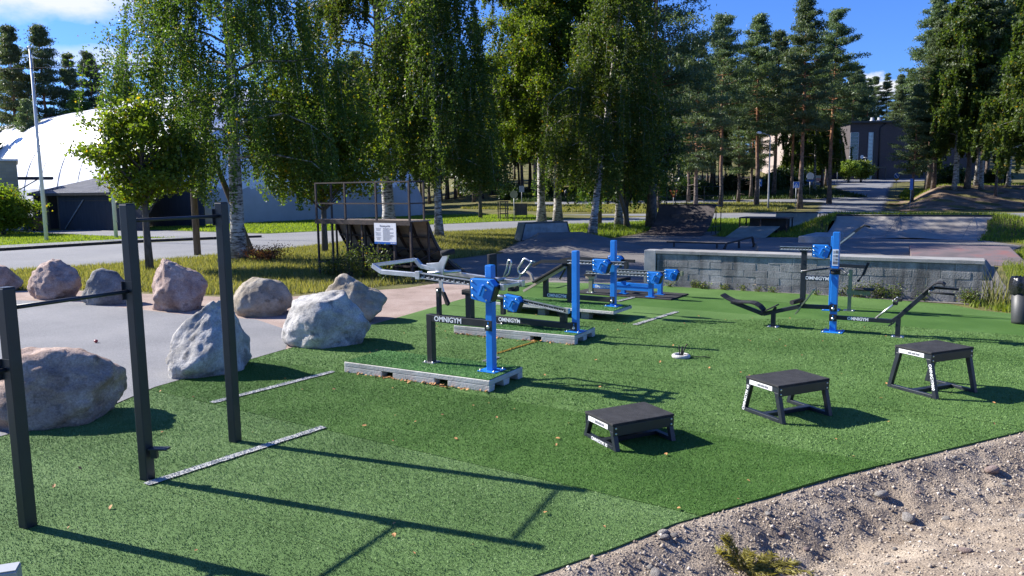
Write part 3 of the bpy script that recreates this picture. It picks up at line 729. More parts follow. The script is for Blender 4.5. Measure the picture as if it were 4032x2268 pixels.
# low platforms and banks behind the ledge
def solid(name, pts_bottom, pts_top, mat, label, cat, bevel=0.006):
    n = len(pts_bottom); V = list(pts_bottom) + list(pts_top); c = Vector((0, 0, 0))
    for p in pts_bottom: c += Vector(p)
    c /= n; c.z = 0
    F = [tuple(reversed(range(n))), tuple(range(n, 2 * n))] + [(i, (i + 1) % n, (i + 1) % n + n, i + n) for i in range(n)]
    b = MB(); b.add([Vector(p) - c for p in V], F)
    o = b.build(name, mat, None, bevel=bevel); o.location = c
    return tag(o, label, cat)
solid('manual_pad', [(8.2, 24.2, 0), (13.2, 21.4, 0), (15.8, 25.2, 0), (10.6, 28.2, 0)], [(8.3, 24.25, .24), (13.1, 21.5, .24), (15.6, 25.2, .24), (10.6, 28.1, .24)], M['concrete_dark'], 'low flat concrete skate pad just behind the block ledge', 'skate pad')
solid('bank_ramp', [(13.9, 26.6, 0.0), (16.9, 24.9, 0.0), (19.0, 29.2, 0), (16.0, 30.9, 0)], [(13.95, 26.65, .02), (16.85, 24.95, .02), (18.8, 29.0, .34), (15.9, 30.7, .34)], noise_mat('red_stained_board', [(0.35,(0.10,0.085,0.08)),(0.55,(0.16,0.12,0.115)),(0.72,(0.22,0.10,0.085))], 1.1, 8, 0.7), 'shallow bank ramp with reddish stains right of the block ledge', 'ramp')
solid('wide_bank', [(9.8, 30.4, 0), (14.4, 29.2, 0), (14.2, 33.6, 0), (10.9, 34.6, 0)], [(9.85, 30.45, .02), (14.35, 29.25, .02), (14.1, 33.4, .22), (10.95, 34.4, .22)], M['asphalt_dark'], 'wide low asphalt-coloured bank beyond the skate pad', 'ramp')
solid('concrete_ledge', [(13.4, 35.9, 0), (14.7, 35.3, 0), (16.6, 38.4, 0), (15.4, 39.0, 0)], [(13.42, 35.95, .36), (14.68, 35.35, .36), (16.55, 38.35, .36), (15.42, 38.95, .36)], M['concrete'], 'short pale concrete ledge with worn brown edge near the curved bank', 'ledge')

# rails
fr = empty('flat_rail', (8.22, 34.4, 0), math.atan2(-1.24, 1.82), 'long flat metal grind rail low over the asphalt', 'rail')
MB().box(-1.35, 1.35, -0.035, 0.035, 0.20, 0.26).build('bar', M['rust_steel'], fr)
for sx in (-1.0, 1.0): MB().box(sx - 0.03, sx + 0.03, -0.03, 0.03, 0, 0.199).build('leg', M['rust_steel'], fr)
kr = empty('kinked_rail', (10.05, 33.9, 0), math.atan2(0.93, 1.51), 'kinked metal grind rail bent down at both ends', 'rail')
b = MB()
for p, q in (((-0.9, 0, 0.06), (-0.8, 0, 0.24)), ((-0.8, 0, 0.24), (0.82, 0, 0.46)), ((0.82, 0, 0.46), (0.95, 0, 0.06))): b.bar(p, q, 0.09, 0.06)
b.build('bar', M['rust_steel'], kr)
MB().box(-0.06, 0.02, -0.03, 0.03, 0, 0.33).build('leg', M['rust_steel'], kr)
MB().box(0.89, 0.97, -0.05, 0.05, 0, 0.07).build('leg', M['rust_steel'], kr)
MB().box(-0.95, -0.87, -0.05, 0.05, 0, 0.07).build('leg', M['rust_steel'], kr)

# funbox with the concrete box on its back
fb = MB()
A_ = [(-0.6, 33.4, 0.008), (2.05, 30.0, 0.008), (6.3, 34.9, 0.008), (5.0, 41.0, 0.008), (0.6, 40.0, 0.008)]
T_ = [(1.25, 36.2, .50), (2.9, 35.6, .50), (3.9, 37.4, .50), (3.6, 39.4, .50), (1.4, 39.2, .50)]
fb.add(A_ + T_, [(5, 6, 7, 8, 9)] + [(i, (i + 1) % 5, 5 + (i + 1) % 5, 5 + i) for i in range(5)])
o = fb.build('funbox', M['asphalt_dark']); tag(o, 'broad dark pyramid hump in the middle of the skate park', 'funbox')
cb = empty('concrete_box', (0.95, 40.2, 0), math.atan2(1.2, 2.2), 'pale concrete grind box with black steel edges on the pyramid hump', 'grind box')
MB().prism([(-0.5, 0.05), (-0.25, 0.95), (2.3, 0.95), (2.55, 0.05)], 0.0, 0.7).build('body', M['concrete'], cb, bevel=0.01)
for z_, y_ in ((0.955, -0.012), (0.955, 0.70)): MB().box(-0.28, 2.33, y_ - 0.02, y_ + 0.03, z_ - 0.04, z_ + 0.012).build('steel_edge', M['black_paint'], cb)
MB().bar((-0.51, -0.015, 0.05), (-0.26, -0.015, 0.95), 0.05, 0.05).build('steel_edge', M['black_paint'], cb)
MB().bar((2.56, -0.015, 0.05), (2.31, -0.015, 0.95), 0.05, 0.05).build('steel_edge', M['black_paint'], cb)
MB().prism([(-0.55, 0.02), (-0.30, 0.94), (-0.27, 0.94), (-0.51, 0.02)], 0.0, 0.7).build('end_panel', M['ramp_grey'], cb)

# wooden quarter pipe seen from behind, with railing and the notice
qp = empty('quarter_pipe', (-6.22, 24.82, 0), RZ_PARK, 'brown wooden quarter pipe seen from behind with a railing on its deck', 'skate ramp')
QW, DD = 3.94, 0.82
for i in range(7):
    MB().box(i*QW/6-0.028, i*QW/6+0.028, -0.028, 0.028, 0, 1.76).build('leg', M['rust_steel'], qp)
for i in range(7):
    MB().box(i*QW/6-0.025, i*QW/6+0.025, DD-0.05, DD, 0, 1.70).build('leg', M['rust_steel'], qp)
MB().bar((0,-0.045,0.475),(QW,-0.045,0.475),0.03,0.05).build('lower_rail', M['rust_steel'], qp)
MB().bar((0,DD+0.02,0.475),(QW,DD+0.02,0.475),0.03,0.05).build('lower_rail', M['rust_steel'], qp)
for s_ in (0, QW): MB().bar((s_,0.03,0.475),(s_,DD-0.05,0.475),0.04,0.05).build('lower_rail', M['rust_steel'], qp)
for i in range(5):
    y0 = -0.06 + i*(DD+0.1)/5
    MB().box(-0.05, QW+0.05, y0, y0+(DD+0.1)/5-0.008, 1.79, 1.83).build('deck_plank', M['plywood'], qp)
MB().box(-0.05, QW+0.05, -0.085, -0.062, 1.69, 1.83).build('deck_edge', M['rust_steel'], qp)
prof = [(0.82,1.80),(0.93,1.58),(1.05,1.35),(1.18,1.15),(1.33,0.97),(1.52,0.78),(1.73,0.61),(2.0,0.42),(2.3,0.24),(2.68,0.07),(2.95,0.015)]
npan = 6
for k in range(npan):
    x0, x1 = k*QW/npan+0.004, (k+1)*QW/npan-0.004
    pl = prof + [(a-0.018*0.7, b-0.018) for a, b in reversed(prof)]
    MB().prism(pl, x0, x1, 'x').build('ramp_panel', M['plywood'], qp)
for k in range(7):
    x = k*QW/6; b = MB()
    for (a0, b0), (a1, b1) in zip(prof[:-1], prof[1:-1]): b.bar((x, a0-0.05, b0-0.07), (x, a1-0.05, b1-0.07), 0.04, 0.09)
    b.build('rib', M['rust_steel'], qp)
for (a, b_) in ((1.0,1.30),(1.26,0.90),(1.62,0.55),(2.0,0.28)):
    MB().bar((0,a-0.06,b_-0.02),(QW,a-0.06,b_-0.02),0.05,0.05).build('batten', M['rust_steel'], qp)
for k in range(6):
    x = k*QW/6; MB().bar((x+0.05, 0.8, 0.48), (x+QW/6-0.05, 1.25, 0.86), 0.04, 0.04).build('brace', M['rust_steel'], qp)
rail = []
for s_, w_ in ((0,-0.03),(1.30,-0.03),(2.62,-0.03),(QW,-0.03),(0,0.62),(QW,0.62)):
    MB().box(s_-0.026, s_+0.026, w_-0.026, w_+0.026, 1.70 if w_ < 0 else 1.835, 2.95).build('railing_post', M['rust_steel'], qp)
for z_ in (2.33, 2.97):
    MB().bar((-0.03,-0.03,z_),(QW+0.03,-0.03,z_),0.05,0.04).build('handrail', M['rust_steel'], qp)
    for s_ in (0, QW): MB().bar((s_,-0.01,z_),(s_,0.65,z_),0.05,0.04).build('handrail', M['rust_steel'], qp)
# notice board fixed to the ramp
nb = empty('notice_board', Vector((-6.22,24.82,0)) + U_*3.0 + W_*(-0.075), RZ_PARK, 'white skate park notice with a blue foot fixed to the wooden ramp', 'notice')
MB().box(-0.44, 0.44, -0.012, 0.0, 1.12, 1.75).build('panel', M['white_paint'], nb)
MB().box(-0.44, 0.44, -0.0165, -0.0135, 1.12, 1.185).build('blue_foot', M['sign_blue'], nb)
ink = noise_mat('grey_print', [(0.4,(0.12,0.12,0.14)),(0.6,(0.16,0.16,0.18))], 4, 2, 0.6)
lettering(nb, 'Skeittiparkki', (0.0, -0.015, 1.66), 0.085, ink, weight=0.0)
lettering(nb, 'Skeittiparkin säännöt', (0.12, -0.015, 1.585), 0.048, ink, weight=0.0)
tl = MB()
for i in range(13):
    z_ = 1.54 - i*0.026; tl.box(-0.09, -0.09 + random.uniform(.25, .46), -0.0145, -0.0135, z_, z_ + 0.009)
tl.build('print_lines', ink, nb)
tl = MB()
for i in range(11):
    z_ = 1.585 - i*0.034
    if i in (3, 7): continue
    hw = random.uniform(.06, .11); tl.box(-0.27-hw, -0.27+hw, -0.0145, -0.0135, z_, z_ + 0.01)
tl.build('print_lines', ink, nb)
MB().prism([(0.215,1.152),(0.24,1.175),(0.265,1.152),(0.24,1.13)], -0.019, -0.017).build('emblem', M['white_paint'], nb)
tl = MB()
for z_ in (1.140, 1.156): tl.box(0.285, 0.42, -0.019, -0.017, z_, z_ + 0.008)
tl.build('print_lines', M['white_paint'], nb)

# tall dark quarter pipe facing the camera
q2 = empty('dark_quarter_pipe', (8.95, 46.5, 0), RZ_PARK, 'tall dark brown quarter pipe with a steel railing, facing the turf', 'skate ramp')
Q2 = [(0.0,1.66),(-0.18,1.36),(-0.40,1.04),(-0.68,0.74),(-1.02,0.47),(-1.5,0.23),(-2.1,0.07),(-2.75,0.02)]
for k in range(3):
    x0, x1 = k*3.45/3+0.005, (k+1)*3.45/3-0.005
    MB().prism(Q2 + [(a+0.02, b-0.03) for a, b in reversed(Q2)], x0, x1, 'x').build('ramp_panel', M['ramp_dark'], q2)
for x in (0.0, 3.45):
    MB().prism(Q2[:6] + [(-1.4,0.02),(0.05,0.02),(0.05,1.62)], x-0.01 if x else -0.03, x+0.03 if x else 0.0, 'x').build('side_rib', M['rust_steel'], q2) if x == 0 else None
MB().tube([(-0.02,-0.01,1.68),(3.47,-0.01,1.68)], 0.035).build('coping', M['black_paint'], q2)
MB().box(-0.02, 3.47, 0.03, 1.0, 1.58, 1.64).build('deck', M['ramp_dark'], q2)
MB().prism([(-0.52, 0.92), (-0.50, 1.12), (-0.44,1.12), (-0.36, 0.98), (-0.62, 0.72)], 0.95, 2.2, 'x').build('wedge', M['ramp_dark'], q2)
for x in (0.05, 0.6, 1.3, 2.4, 3.3, 3.44):
    MB().box(x-0.02, x+0.02, 0.90, 0.94, 1.6 if x not in (0.05, 3.44) else 0.0, 2.72).build('railing_post', M['black_paint'], q2)
for z_ in (2.18, 2.72): MB().bar((0.03,0.92,z_),(3.46,0.92,z_),0.03,0.04).build('handrail', M['black_paint'], q2)
MB().bar((3.45,0.05,z_),(3.45,0.9,z_),0.03,0.03).build('handrail', M['black_paint'], q2)
for y in (0.05,): MB().box(3.42, 3.46, y, y+0.04, 0, 1.57).build('leg', M['black_paint'], q2)
MB().bar((3.44,-0.7,0.02),(3.44,0.0,0.95),0.03,0.03).build('brace', M['black_paint'], q2)
MB().bar((3.44,-0.6,0.42),(3.44,0.92,0.42),0.03,0.03).build('brace', M['black_paint'], q2)

# launch ramp of two boards before a dark table
lr = empty('launch_ramp', (12.36, 40.72, 0), RZ_PARK, 'low grey launch ramp of two tilted boards before a dark table', 'skate ramp')
for x0, x1, dz in ((-1.07, -0.01, 0.0), (0.01, 1.07, 0.015)):
    MB().prism([(0.0, 0.012+dz), (2.7, 0.49+dz), (2.7, 0.45+dz), (0.0, 0.0+dz)], x0, x1, 'x').build('ramp_panel', M['ramp_grey'], lr)
MB().box(-1.0, 1.0, 2.55, 2.66, 0, 0.44).build('support', M['rust_steel'], lr)
tb = empty('ramp_table', (13.2, 43.85, 0), RZ_PARK, 'dark open table platform behind the grey launch ramp', 'skate ramp')
MB().box(-0.25, 2.45, 0, 1.3, 0.90, 0.97).build('table_top', M['ramp_dark'], tb)
for x in (-0.22, 0.95, 2.38):
    for y in (0.03, 1.22): MB().box(x-0.035, x+0.035, y, y+0.05, 0, 0.899).build('leg', M['rust_steel'], tb)
MB().box(0.05, 2.3, 1.0, 1.04, 0.0, 0.88).build('back_panel', M['ramp_dark'], tb)

# beige quarter pipe further off, side towards the camera
bq = empty('beige_quarter_pipe', (17.13, 49.9, 0), RZ_PARK, 'small beige quarter pipe half hidden by the grassy slope', 'skate ramp')
B2 = [(0.0,1.0),(-0.12,0.75),(-0.32,0.46),(-0.65,0.2),(-1.1,0.06),(-1.6,0.02)]
for k in range(2): MB().prism(B2 + [(a+0.02,b-0.03) for a,b in reversed(B2)], k*1.28+.005, (k+1)*1.28-.005, 'x').build('ramp_panel', M['ramp_beige'], bq)
MB().tube([(-0.02,-0.01,1.02),(2.58,-0.01,1.02)], 0.03).build('coping', M['black_paint'], bq)
MB().box(0, 2.56, 0.03, 0.8, 0.93, 0.98).build('deck', M['ramp_grey'], bq)
for x in (0.03, 2.53): MB().box(x-0.03, x+0.03, 0.72, 0.78, 0, 0.929).build('leg', M['black_paint'], bq)

# curved concrete bank with steel coping and grass behind
cbk = empty('concrete_bank', (16.15, 40.3, 0), math.atan2(-3.4, 6.2), 'wide curved concrete bank with dark steel coping at the back of the park', 'skate bank')
BL = 7.3
xs = np.linspace(0, BL, 50); ts = np.linspace(0, 1, 14)
def bank_pt(x, t):
    y = 2.6 * t; z = 0.012 + 1.04 * t ** 2.0
    hump = 0.42 * math.exp(-((x - 4.2) / 1.0) ** 2) * math.exp(-((t - 0.22) / 0.16) ** 2)
    return (x + 0.55 * t, y, z + hump)
V = [bank_pt(x, t) for t in ts for x in xs]
nF = [(j*50+i, j*50+i+1, (j+1)*50+i+1, (j+1)*50+i) for j in range(13) for i in range(49)]
sl = MB().add(V, nF, True); sl.build('slope', noise_mat('bowl_concrete', [(0.3,(0.17,0.155,0.14)),(0.5,(0.27,0.245,0.215)),(0.75,(0.36,0.33,0.29))], 0.8, 9, 0.85, 0.15, 30, fine=0.12, fine_scale=50), cbk)
for jx in (3.0, 6.4): MB().bar((jx+0.02, 0.05, 0.02), (jx+0.57, 2.58, 1.065), 0.02, 0.012).build('joint', M['concrete_dark'], cbk)
MB().tube([(0.5, 2.6, 1.09), (BL+0.6, 2.6, 1.09)], 0.045).build('coping', M['black_paint'], cbk)
MB().box(0.5, BL+0.6, 2.66, 2.95, 0.0, 1.03).build('back_edge', M['concrete'], cbk)

# ------------------------------------------------------------------ gym frames
def bolt(parent, p, axis='y', r=0.012, h=0.014):
    p = Vector(p); d = {'y': Vector((0,-1,0)), 'x': Vector((1,0,0)), '-x': Vector((-1,0,0)), 'z': Vector((0,0,1))}[axis]
    MB().tube([p, p + d*h*0.4, p + d*h*0.4, p + d*h], [r*1.5, r*1.5, r, r], 8).build('bolt', M['bolt'], parent)

M['pallet_concrete'] = noise_mat('pallet_concrete', [(0.25,(0.36,0.34,0.30)),(0.5,(0.52,0.50,0.45)),(0.75,(0.64,0.62,0.57))], 3.0, 9, 0.9, 0.3, 40, fine=0.12, fine_scale=120, spec=0.3)
def pallet(name, loc, rz, L, Wd, label, raised=False):
    e = empty(name, loc, rz, label, 'concrete base')
    hx, hy = L/2, Wd/2
    if not raised:
        b = MB().box(-hx, hx, -hy, hy, 0.10, 0.168)
        for x0, x1 in ((-hx, -hx+0.72), (-hx+0.92, 0.38), (0.60, hx)):
            for y0, y1 in ((-hy, -hy+0.13), (-0.07, 0.07), (hy-0.13, hy)):
                vs = [(x0,y0,0.035),(x1,y0,0.035),(x1,y1,0.035),(x0,y1,0.035)]
                b.add([(x0,y0,0.010),(x1,y0,0.010),(x1,y1,0.010),(x0,y1,0.010),(x0,y0-0.02*(y0>-hy),0.099),(x1,y0-0.02*(y0>-hy),0.099),(x1,y1+0.02*(y1<hy),0.099),(x0,y1+0.02*(y1<hy),0.099)],
                      [(3,2,1,0),(4,5,6,7),(0,1,5,4),(1,2,6,5),(2,3,7,6),(3,0,4,7)])
        b.build('slab', M['pallet_concrete'], e, bevel=0.008)
        zt = 0.168
    else:
        MB().box(-hx, hx, -hy, hy, 0.165, 0.225).build('slab', M['pallet_concrete'], e, bevel=0.006)
        for x in (-hx+0.35, -0.3, 0.75):
            for y in (-hy+0.16, hy-0.16): MB().box(x-0.09, x+0.09, y-0.09, y+0.09, 0.010, 0.1645).build('foot_block', M['concrete_dark'], e)
        zt = 0.225
    reg = [(-hx+0.015,-hy+0.02),(hx-0.03,-hy+0.015),(hx-0.02,hy-0.02),(-hx+0.02,hy-0.02)]
    m = MB().box(-hx+0.015, hx-0.02, -hy+0.018, hy-0.02, zt, zt+0.012).build('turf_mat', M['mat_turf'], e)
    V, F, r_ = blades(int(L*Wd*4200), reg, zt+0.010, 0.014, 0.009, 1.2, seed=int(L*100))
    tag(link('turf_pile', mesh_np('turf_pile', V, F, r_), M['mat_turf'], m), kind='stuff')
    return e
pallet('concrete_pallet', (-1.20, 11.10, 0), R(-29.8), 2.56, 0.92, 'nearest concrete base with green mat under the arm press machine')
pallet('concrete_pallet', (0.205, 14.15, 0), R(-28.7), 2.5, 0.92, 'middle concrete base with green mat under the low rail machine')
pallet('concrete_slab_base', (1.09, 16.56, 0), R(-32.5), 2.87, 0.92, 'thin concrete slab on foot blocks under the bench machine', True)

def blue_post(e, z0, z1, w=0.108, plate=0.30, y=0.0, x=0.0):
    p = MB().box(x-w/2, x+w/2, y-w/2, y+w/2, z0+0.012, z1).build('post', M['blue_paint'], e, bevel=0.008)
    MB().box(x-w/2+.006, x+w/2-.006, y-w/2+.006, y+w/2-.006, z1+0.0005, z1+0.006).build('cap', M['blue_paint'], p)
    pl = MB().box(x-plate/2, x+plate/2, y-plate/2, y+plate/2, z0, z0+0.0115).build('base_plate', M['blue_paint'], e, bevel=0.003)
    for sx in (-1,1):
        for sy in (-1,1): bolt(pl, (x+sx*(plate/2-.035), y+sy*(plate/2-.035), z0+0.012), 'z', 0.011, 0.022)
    return p
def housing(e, cx, cz, y, tilt=0.0, sc=1.0, name='weight_carriage'):
    """blue weight carriage: hexagonal front, dark side cheeks, lever and bolts"""
    f = [(-.20,.15),(.13,.15),(.20,.075),(.125,-.15),(.05,-.17),(-.19,-.13)]
    ct, st = math.cos(tilt), math.sin(tilt)
    def tr(p, k=1.0): return (cx + sc*k*(p[0]*ct - p[1]*st), cz + sc*k*(p[0]*st + p[1]*ct))
    h = MB().prism([tr(p) for p in f], y-0.075, y+0.045).build(name, M['blue_paint'], e, bevel=0.008)
    MB().prism([tr(p, 1.06) for p in f], y+0.047, y+0.062).build('back_plate', M['black_paint'], h)
    MB().prism([tr((-.217,.12)), tr((-.203,.12)), tr((-.195,-.12)), tr((-.21,-.12))], y-0.07, y+0.04).build('side_cheek', M['black_paint'], h)
    MB().prism([tr((.138,-.135)), tr((.205,.06)), tr((.222,.055)), tr((.155,-.14))], y-0.07, y+0.04).build('side_cheek', M['black_paint'], h)
    a, b_ = tr((0.03,0.075)), tr((-0.035,-0.075))
    lv = MB(); lv.bar((a[0],y-0.10,a[1]), (b_[0],y-0.10,b_[1]), 0.03, 0.035, (0,-1,0))
    lv.bar((a[0],y-0.105,a[1]), (a[0]+.004,y-0.075,a[1]-.03), 0.03, 0.03)
    lv.build('lever', M['blue_paint'], h, bevel=0.006)
    for p in ((-.165,.115),(.10,.105),(-.155,-.085),(.065,-.13),(-.165,0.02),(.06,.01)):
        q = tr(p); bolt(h, (q[0], y-0.076, q[1]), 'y', 0.010*sc, 0.012)
    return h
def scale_rail(e, p, q, y, ticks=14, hgt=0.062, name='scale_rail'):
    """pair of bright rails with a black measuring strip and white ticks between"""
    p, q = Vector((p[0], y, p[1])), Vector((q[0], y, q[1])); d = (q-p).normalized(); n_ = Vector((0,1,0)).cross(d); n_ = n_ if n_.z > 0 else -n_
    o = MB().bar(p+n_*hgt/2, q+n_*hgt/2, 0.05, 0.014).build(name, M['galv'], e)
    MB().bar(p-n_*hgt/2, q-n_*hgt/2, 0.05, 0.014).build('lower_bar', M['galv'], o)
    MB().bar(p, q, 0.03, hgt-0.018).build('scale_strip', M['black_paint'], o)
    t = MB(); L = (q-p).length
    for k in range(1, ticks):
        c = p + d*(L*k/ticks); s_ = Vector((0,-0.0165,0))
        t.bar(c+s_-n_*hgt*0.34, c+s_+n_*hgt*(0.25 if k%2 else 0.05), 0.006, 0.002, (0,-1,0))
        t.bar(c+s_+d*0.012-n_*hgt*0.28, c+s_+d*0.045-n_*hgt*0.28, 0.010, 0.002, (0,-1,0))
    t.build('scale_marks', M['white_paint'], o)
    return o
def bracket(e, x, z, w=0.12, h=0.15, y=-0.062):
    b = MB().box(x-w/2, x+w/2, y-0.012, y, z-h/2, z+h/2).build('bracket', M['black_paint'], e, bevel=0.004)
    bolt(b, (x, y-0.012, z-h*0.15), 'y', 0.018, 0.016)
    MB().box(x-0.008, x+0.008, y-0.0135, y-0.0125, z+h*0.12, z+h*0.36).build('slot', M['blue_paint'], b)
    return b
def foot_plate(e, x, y, z, w=0.2):
    f = MB().box(x-w/2, x+w/2, y-w/2, y+w/2, z, z+0.010).build('foot_plate', M['galv'], e)
    for sx in (-1,1): bolt(f, (x+sx*(w/2-.03), y-w/2+.03, z+.010), 'z', 0.010, 0.02)
WHITE = noise_mat('white_print', [(0.4,(0.78,0.78,0.78)),(0.6,(0.82,0.82,0.82))], 4, 2, 0.5)

# --- A: arm press machine on the nearest base
a = empty('arm_press_machine', (-0.30, 10.62, 0), R(-32.5), 'nearest blue post machine with long silver lever arms reaching left', 'gym machine')
blue_post(a, 0.18, 1.67)
MB().box(-1.02, -0.06, -0.05, 0.05, 0.80, 0.905).build('beam', M['black_paint'], a, bevel=0.006)
MB().box(-1.12, -1.021, -0.05, 0.05, 0.192, 0.905).build('rear_leg', M['black_paint'], a, bevel=0.006)
foot_plate(a, -1.07, 0, 0.181)
lettering(a, 'OMNIGYM', (-0.72, -0.0525, 0.850), 0.104, WHITE, weight=0.0028, squash=1.0)
st = MB().box(-0.94, -0.88, -0.03, 0.03, 0.906, 1.30).build('stub_post', M['black_paint'], a, bevel=0.004); bolt(st, (-0.91,-0.03,1.26))
st = MB().box(-0.405, -0.305, -0.045, 0.045, 0.906, 1.234).build('stub_post', M['black_paint'], a, bevel=0.004)
MB().box(-0.46, -0.25, -0.06, 0.06, 1.235, 1.31).build('rubber_stop', M['rubber'], st, bevel=0.01)
bracket(a, 0.0, 0.83)
housing(a, 0.05, 1.355, -0.20)
scale_rail(a, (0.30,1.40), (-1.13,1.49), -0.15, 16, 0.07)
arm = MB(); arm.bar((-1.13,-0.15,1.49),(-1.87,-0.15,1.505),0.05,0.075); arm.bar((-1.86,-0.15,1.505),(-2.04,-0.15,1.595),0.05,0.075)
arm.build('near_arm', M['galv'], a, bevel=0.008)
MB().box(-1.19,-1.11,-0.19,-0.11,1.43,1.55).build('arm_joint', M['galv'], a, bevel=0.006)
arm = MB(); arm.bar((0.30,0.33,1.40),(-1.03,0.33,1.49),0.05,0.07); arm.bar((-1.02,0.33,1.49),(-1.50,0.33,1.565),0.05,0.07); arm.bar((-1.49,0.33,1.56),(-1.60,0.33,1.66),0.05,0.07)
arm.build('far_arm', M['galv'], a, bevel=0.008)
MB().bar((-2.04,-0.15,1.595),(-1.60,0.33,1.66),0.055,0.055).build('cross_bar', M['galv'], a, bevel=0.008)
MB().bar((0.28,-0.14,1.40),(0.29,0.34,1.40),0.05,0.05).build('cross_bar', M['galv'], a, bevel=0.006)
MB().box(0.27,0.34,0.29,0.37,1.355,1.445).build('end_cap', M['galv'], a, bevel=0.006)
MB().box(0.28,0.345,-0.19,-0.12,1.355,1.445).build('end_cap', M['galv'], a, bevel=0.006)
MB().box(0.10,0.24,0.28,0.38,1.28,1.355).build('rubber_stop', M['rubber'], a, bevel=0.01)
MB().tube([(0,-0.2,1.44),(0,0.36,1.44)],0.03).build('pivot', M['galv'], a)
MB().prism([(-1.03,1.46),(-0.90,1.46),(-0.88,1.60),(-0.77,1.80),(-0.84,1.83),(-0.97,1.66),(-1.20,1.64),(-1.20,1.60),(-1.05,1.58)], 0.09, 0.115).build('yoke_plate', M['galv'], a, bevel=0.004)
MB().tube([(-0.87,0.02,1.80),(-0.73,0.16,1.83)],0.042,14).build('roller_pad', M['rubber'], a)
MB().tube([(-1.10,0.0,1.505),(-0.72,0.30,1.53)],0.024).build('yoke_axle', M['galv'], a)
MB().prism([(-0.99,1.47),(-0.93,1.47),(-0.91,1.30),(-0.875,1.20),(-0.92,1.17),(-0.965,1.28)], 0.09, 0.11).build('pendulum', M['galv'], a)
MB().prism([(-0.93,1.24),(-0.88,1.23),(-0.795,1.07),(-0.82,1.03),(-0.855,1.05)], 0.075, 0.125).build('pedal', M['rubber'], a, bevel=0.006)

# --- B: low rail machine
b_ = empty('low_rail_machine', (1.13, 13.52, 0), R(-34), 'middle blue post machine with a sloping scale rail near the ground', 'gym machine')
blue_post(b_, 0.18, 1.62)
MB().box(-1.74, -0.06, -0.05, 0.05, 0.215, 0.322).build('beam', M['black_paint'], b_, bevel=0.006)
MB().box(-1.70, -1.56, -0.045, 0.045, 0.19, 0.2145).build('rear_foot', M['black_paint'], b_)
foot_plate(b_, -1.63, 0, 0.181, 0.18)
lettering(b_, 'OMNIGYM', (-1.40, -0.0525, 0.268), 0.104, WHITE, weight=0.0028)
st = MB().box(-0.31, -0.19, -0.045, 0.045, 0.323, 0.47).build('stub_post', M['black_paint'], b_, bevel=0.005)
MB().box(-0.34, -0.16, -0.10, 0.06, 0.471, 0.525).build('rubber_stop', M['rubber'], st, bevel=0.01)
bracket(b_, 0.0, 0.28)
scale_rail(b_, (-0.10,0.565), (-1.05,0.675), -0.15, 18, 0.07)
MB().box(-0.10,-0.05,-0.19,-0.11,0.52,0.61).build('end_cap', M['galv'], b_, bevel=0.005)
housing(b_, -1.20, 0.63, -0.19, R(-6), 0.92)
MB().tube([(-1.32,-0.15,0.70),(-1.75,-0.15,0.755)],0.028).build('rail_end', M['galv'], b_)
MB().box(-1.80,-1.68,-0.20,-0.02,0.71,0.82).build('rail_joint', M['galv'], b_, bevel=0.01)
bp = MB().box(-1.99,-1.90,0.13,0.23,0.323,1.17).build('back_post', M['black_paint'], b_)
MB().box(-1.99,-1.92,0.08,0.32,1.02,1.48).build('back_pad', M['rubber'], bp, bevel=0.015)
MB().bar((-1.94,0.0,0.27),(-1.94,0.2,0.33),0.09,0.09).build('link_beam', M['black_paint'], b_)
MB().box(-1.88,-1.52,0.05,0.36,0.62,0.69).build('seat', M['rubber'], b_, bevel=0.02)
MB().box(-1.74,-1.66,0.15,0.23,0.323,0.619).build('seat_post', M['black_paint'], b_)
MB().tube([(-1.82,0.3,0.90),(-1.70,0.22,1.00),(-1.69,0.2,1.06),(-1.60,0.18,1.22),(-1.575,0.18,1.34),(-1.55,0.18,1.38),(-1.50,0.18,1.38),(-1.49,0.18,1.33),(-1.57,0.2,1.12),(-1.66,0.2,1.05)],0.016,8).build('handle', M['galv'], b_)
MB().tube([(-1.82,0.3,0.90),(-1.75,0.32,0.98),(-1.42,0.32,1.02),(-1.38,0.32,1.10),(-1.42,0.3,1.16),(-1.42,0.3,1.22),(-1.29,0.3,1.40),(-1.25,0.3,1.41),(-1.13,0.3,1.36),(-1.13,0.3,1.33),(-1.30,0.3,1.13),(-1.37,0.3,1.11)],0.017,8).build('handle', M['galv'], b_)
MB().tube([(-1.16,0.3,1.37),(-1.04,0.3,1.36)],0.014,8).build('grip', M['galv'], b_)
MB().tube([(-1.82,0.3,0.90),(-1.80,0.2,0.80),(-1.74,-0.1,0.76)],0.022,8).build('lever_arm', M['galv'], b_)

# --- C: bench press machine on the thin slab
c_ = empty('bench_machine', (2.14, 16.09, 0), R(-34), 'far blue post machine with a tilted dark bench on the thin slab', 'gym machine')
blue_post(c_, 0.237, 1.62)
MB().box(-1.62, -0.06, -0.05, 0.05, 0.315, 0.412).build('beam', M['black_paint'], c_, bevel=0.006)
MB().box(-1.72, -1.621, -0.05, 0.05, 0.315, 0.74).build('rear_post', M['black_paint'], c_, bevel=0.006)
MB().box(-1.10, -1.00, -0.051, 0.051, 0.237, 1.10).build('middle_leg', M['black_paint'], c_, bevel=0.006)
lettering(c_, 'OMNIGYM', (-1.36, -0.0525, 0.364), 0.104, WHITE, weight=0.0028)
bracket(c_, 0.0, 0.37)
housing(c_, -0.17, 1.095, -0.20, 0, 0.95)
scale_rail(c_, (0.34,1.165), (-1.02,1.145), -0.15, 16)
MB().bar((-1.02,-0.15,1.145),(-1.69,-0.15,1.125),0.05,0.07).build('handle_arm', M['black_paint'], c_)
MB().bar((-1.69,-0.15,1.125),(-1.92,-0.15,1.02),0.045,0.055).build('grip', M['rubber'], c_)
MB().bar((0.32,0.35,1.17),(-1.2,0.35,1.18),0.05,0.06).build('far_arm', M['black_paint'], c_)
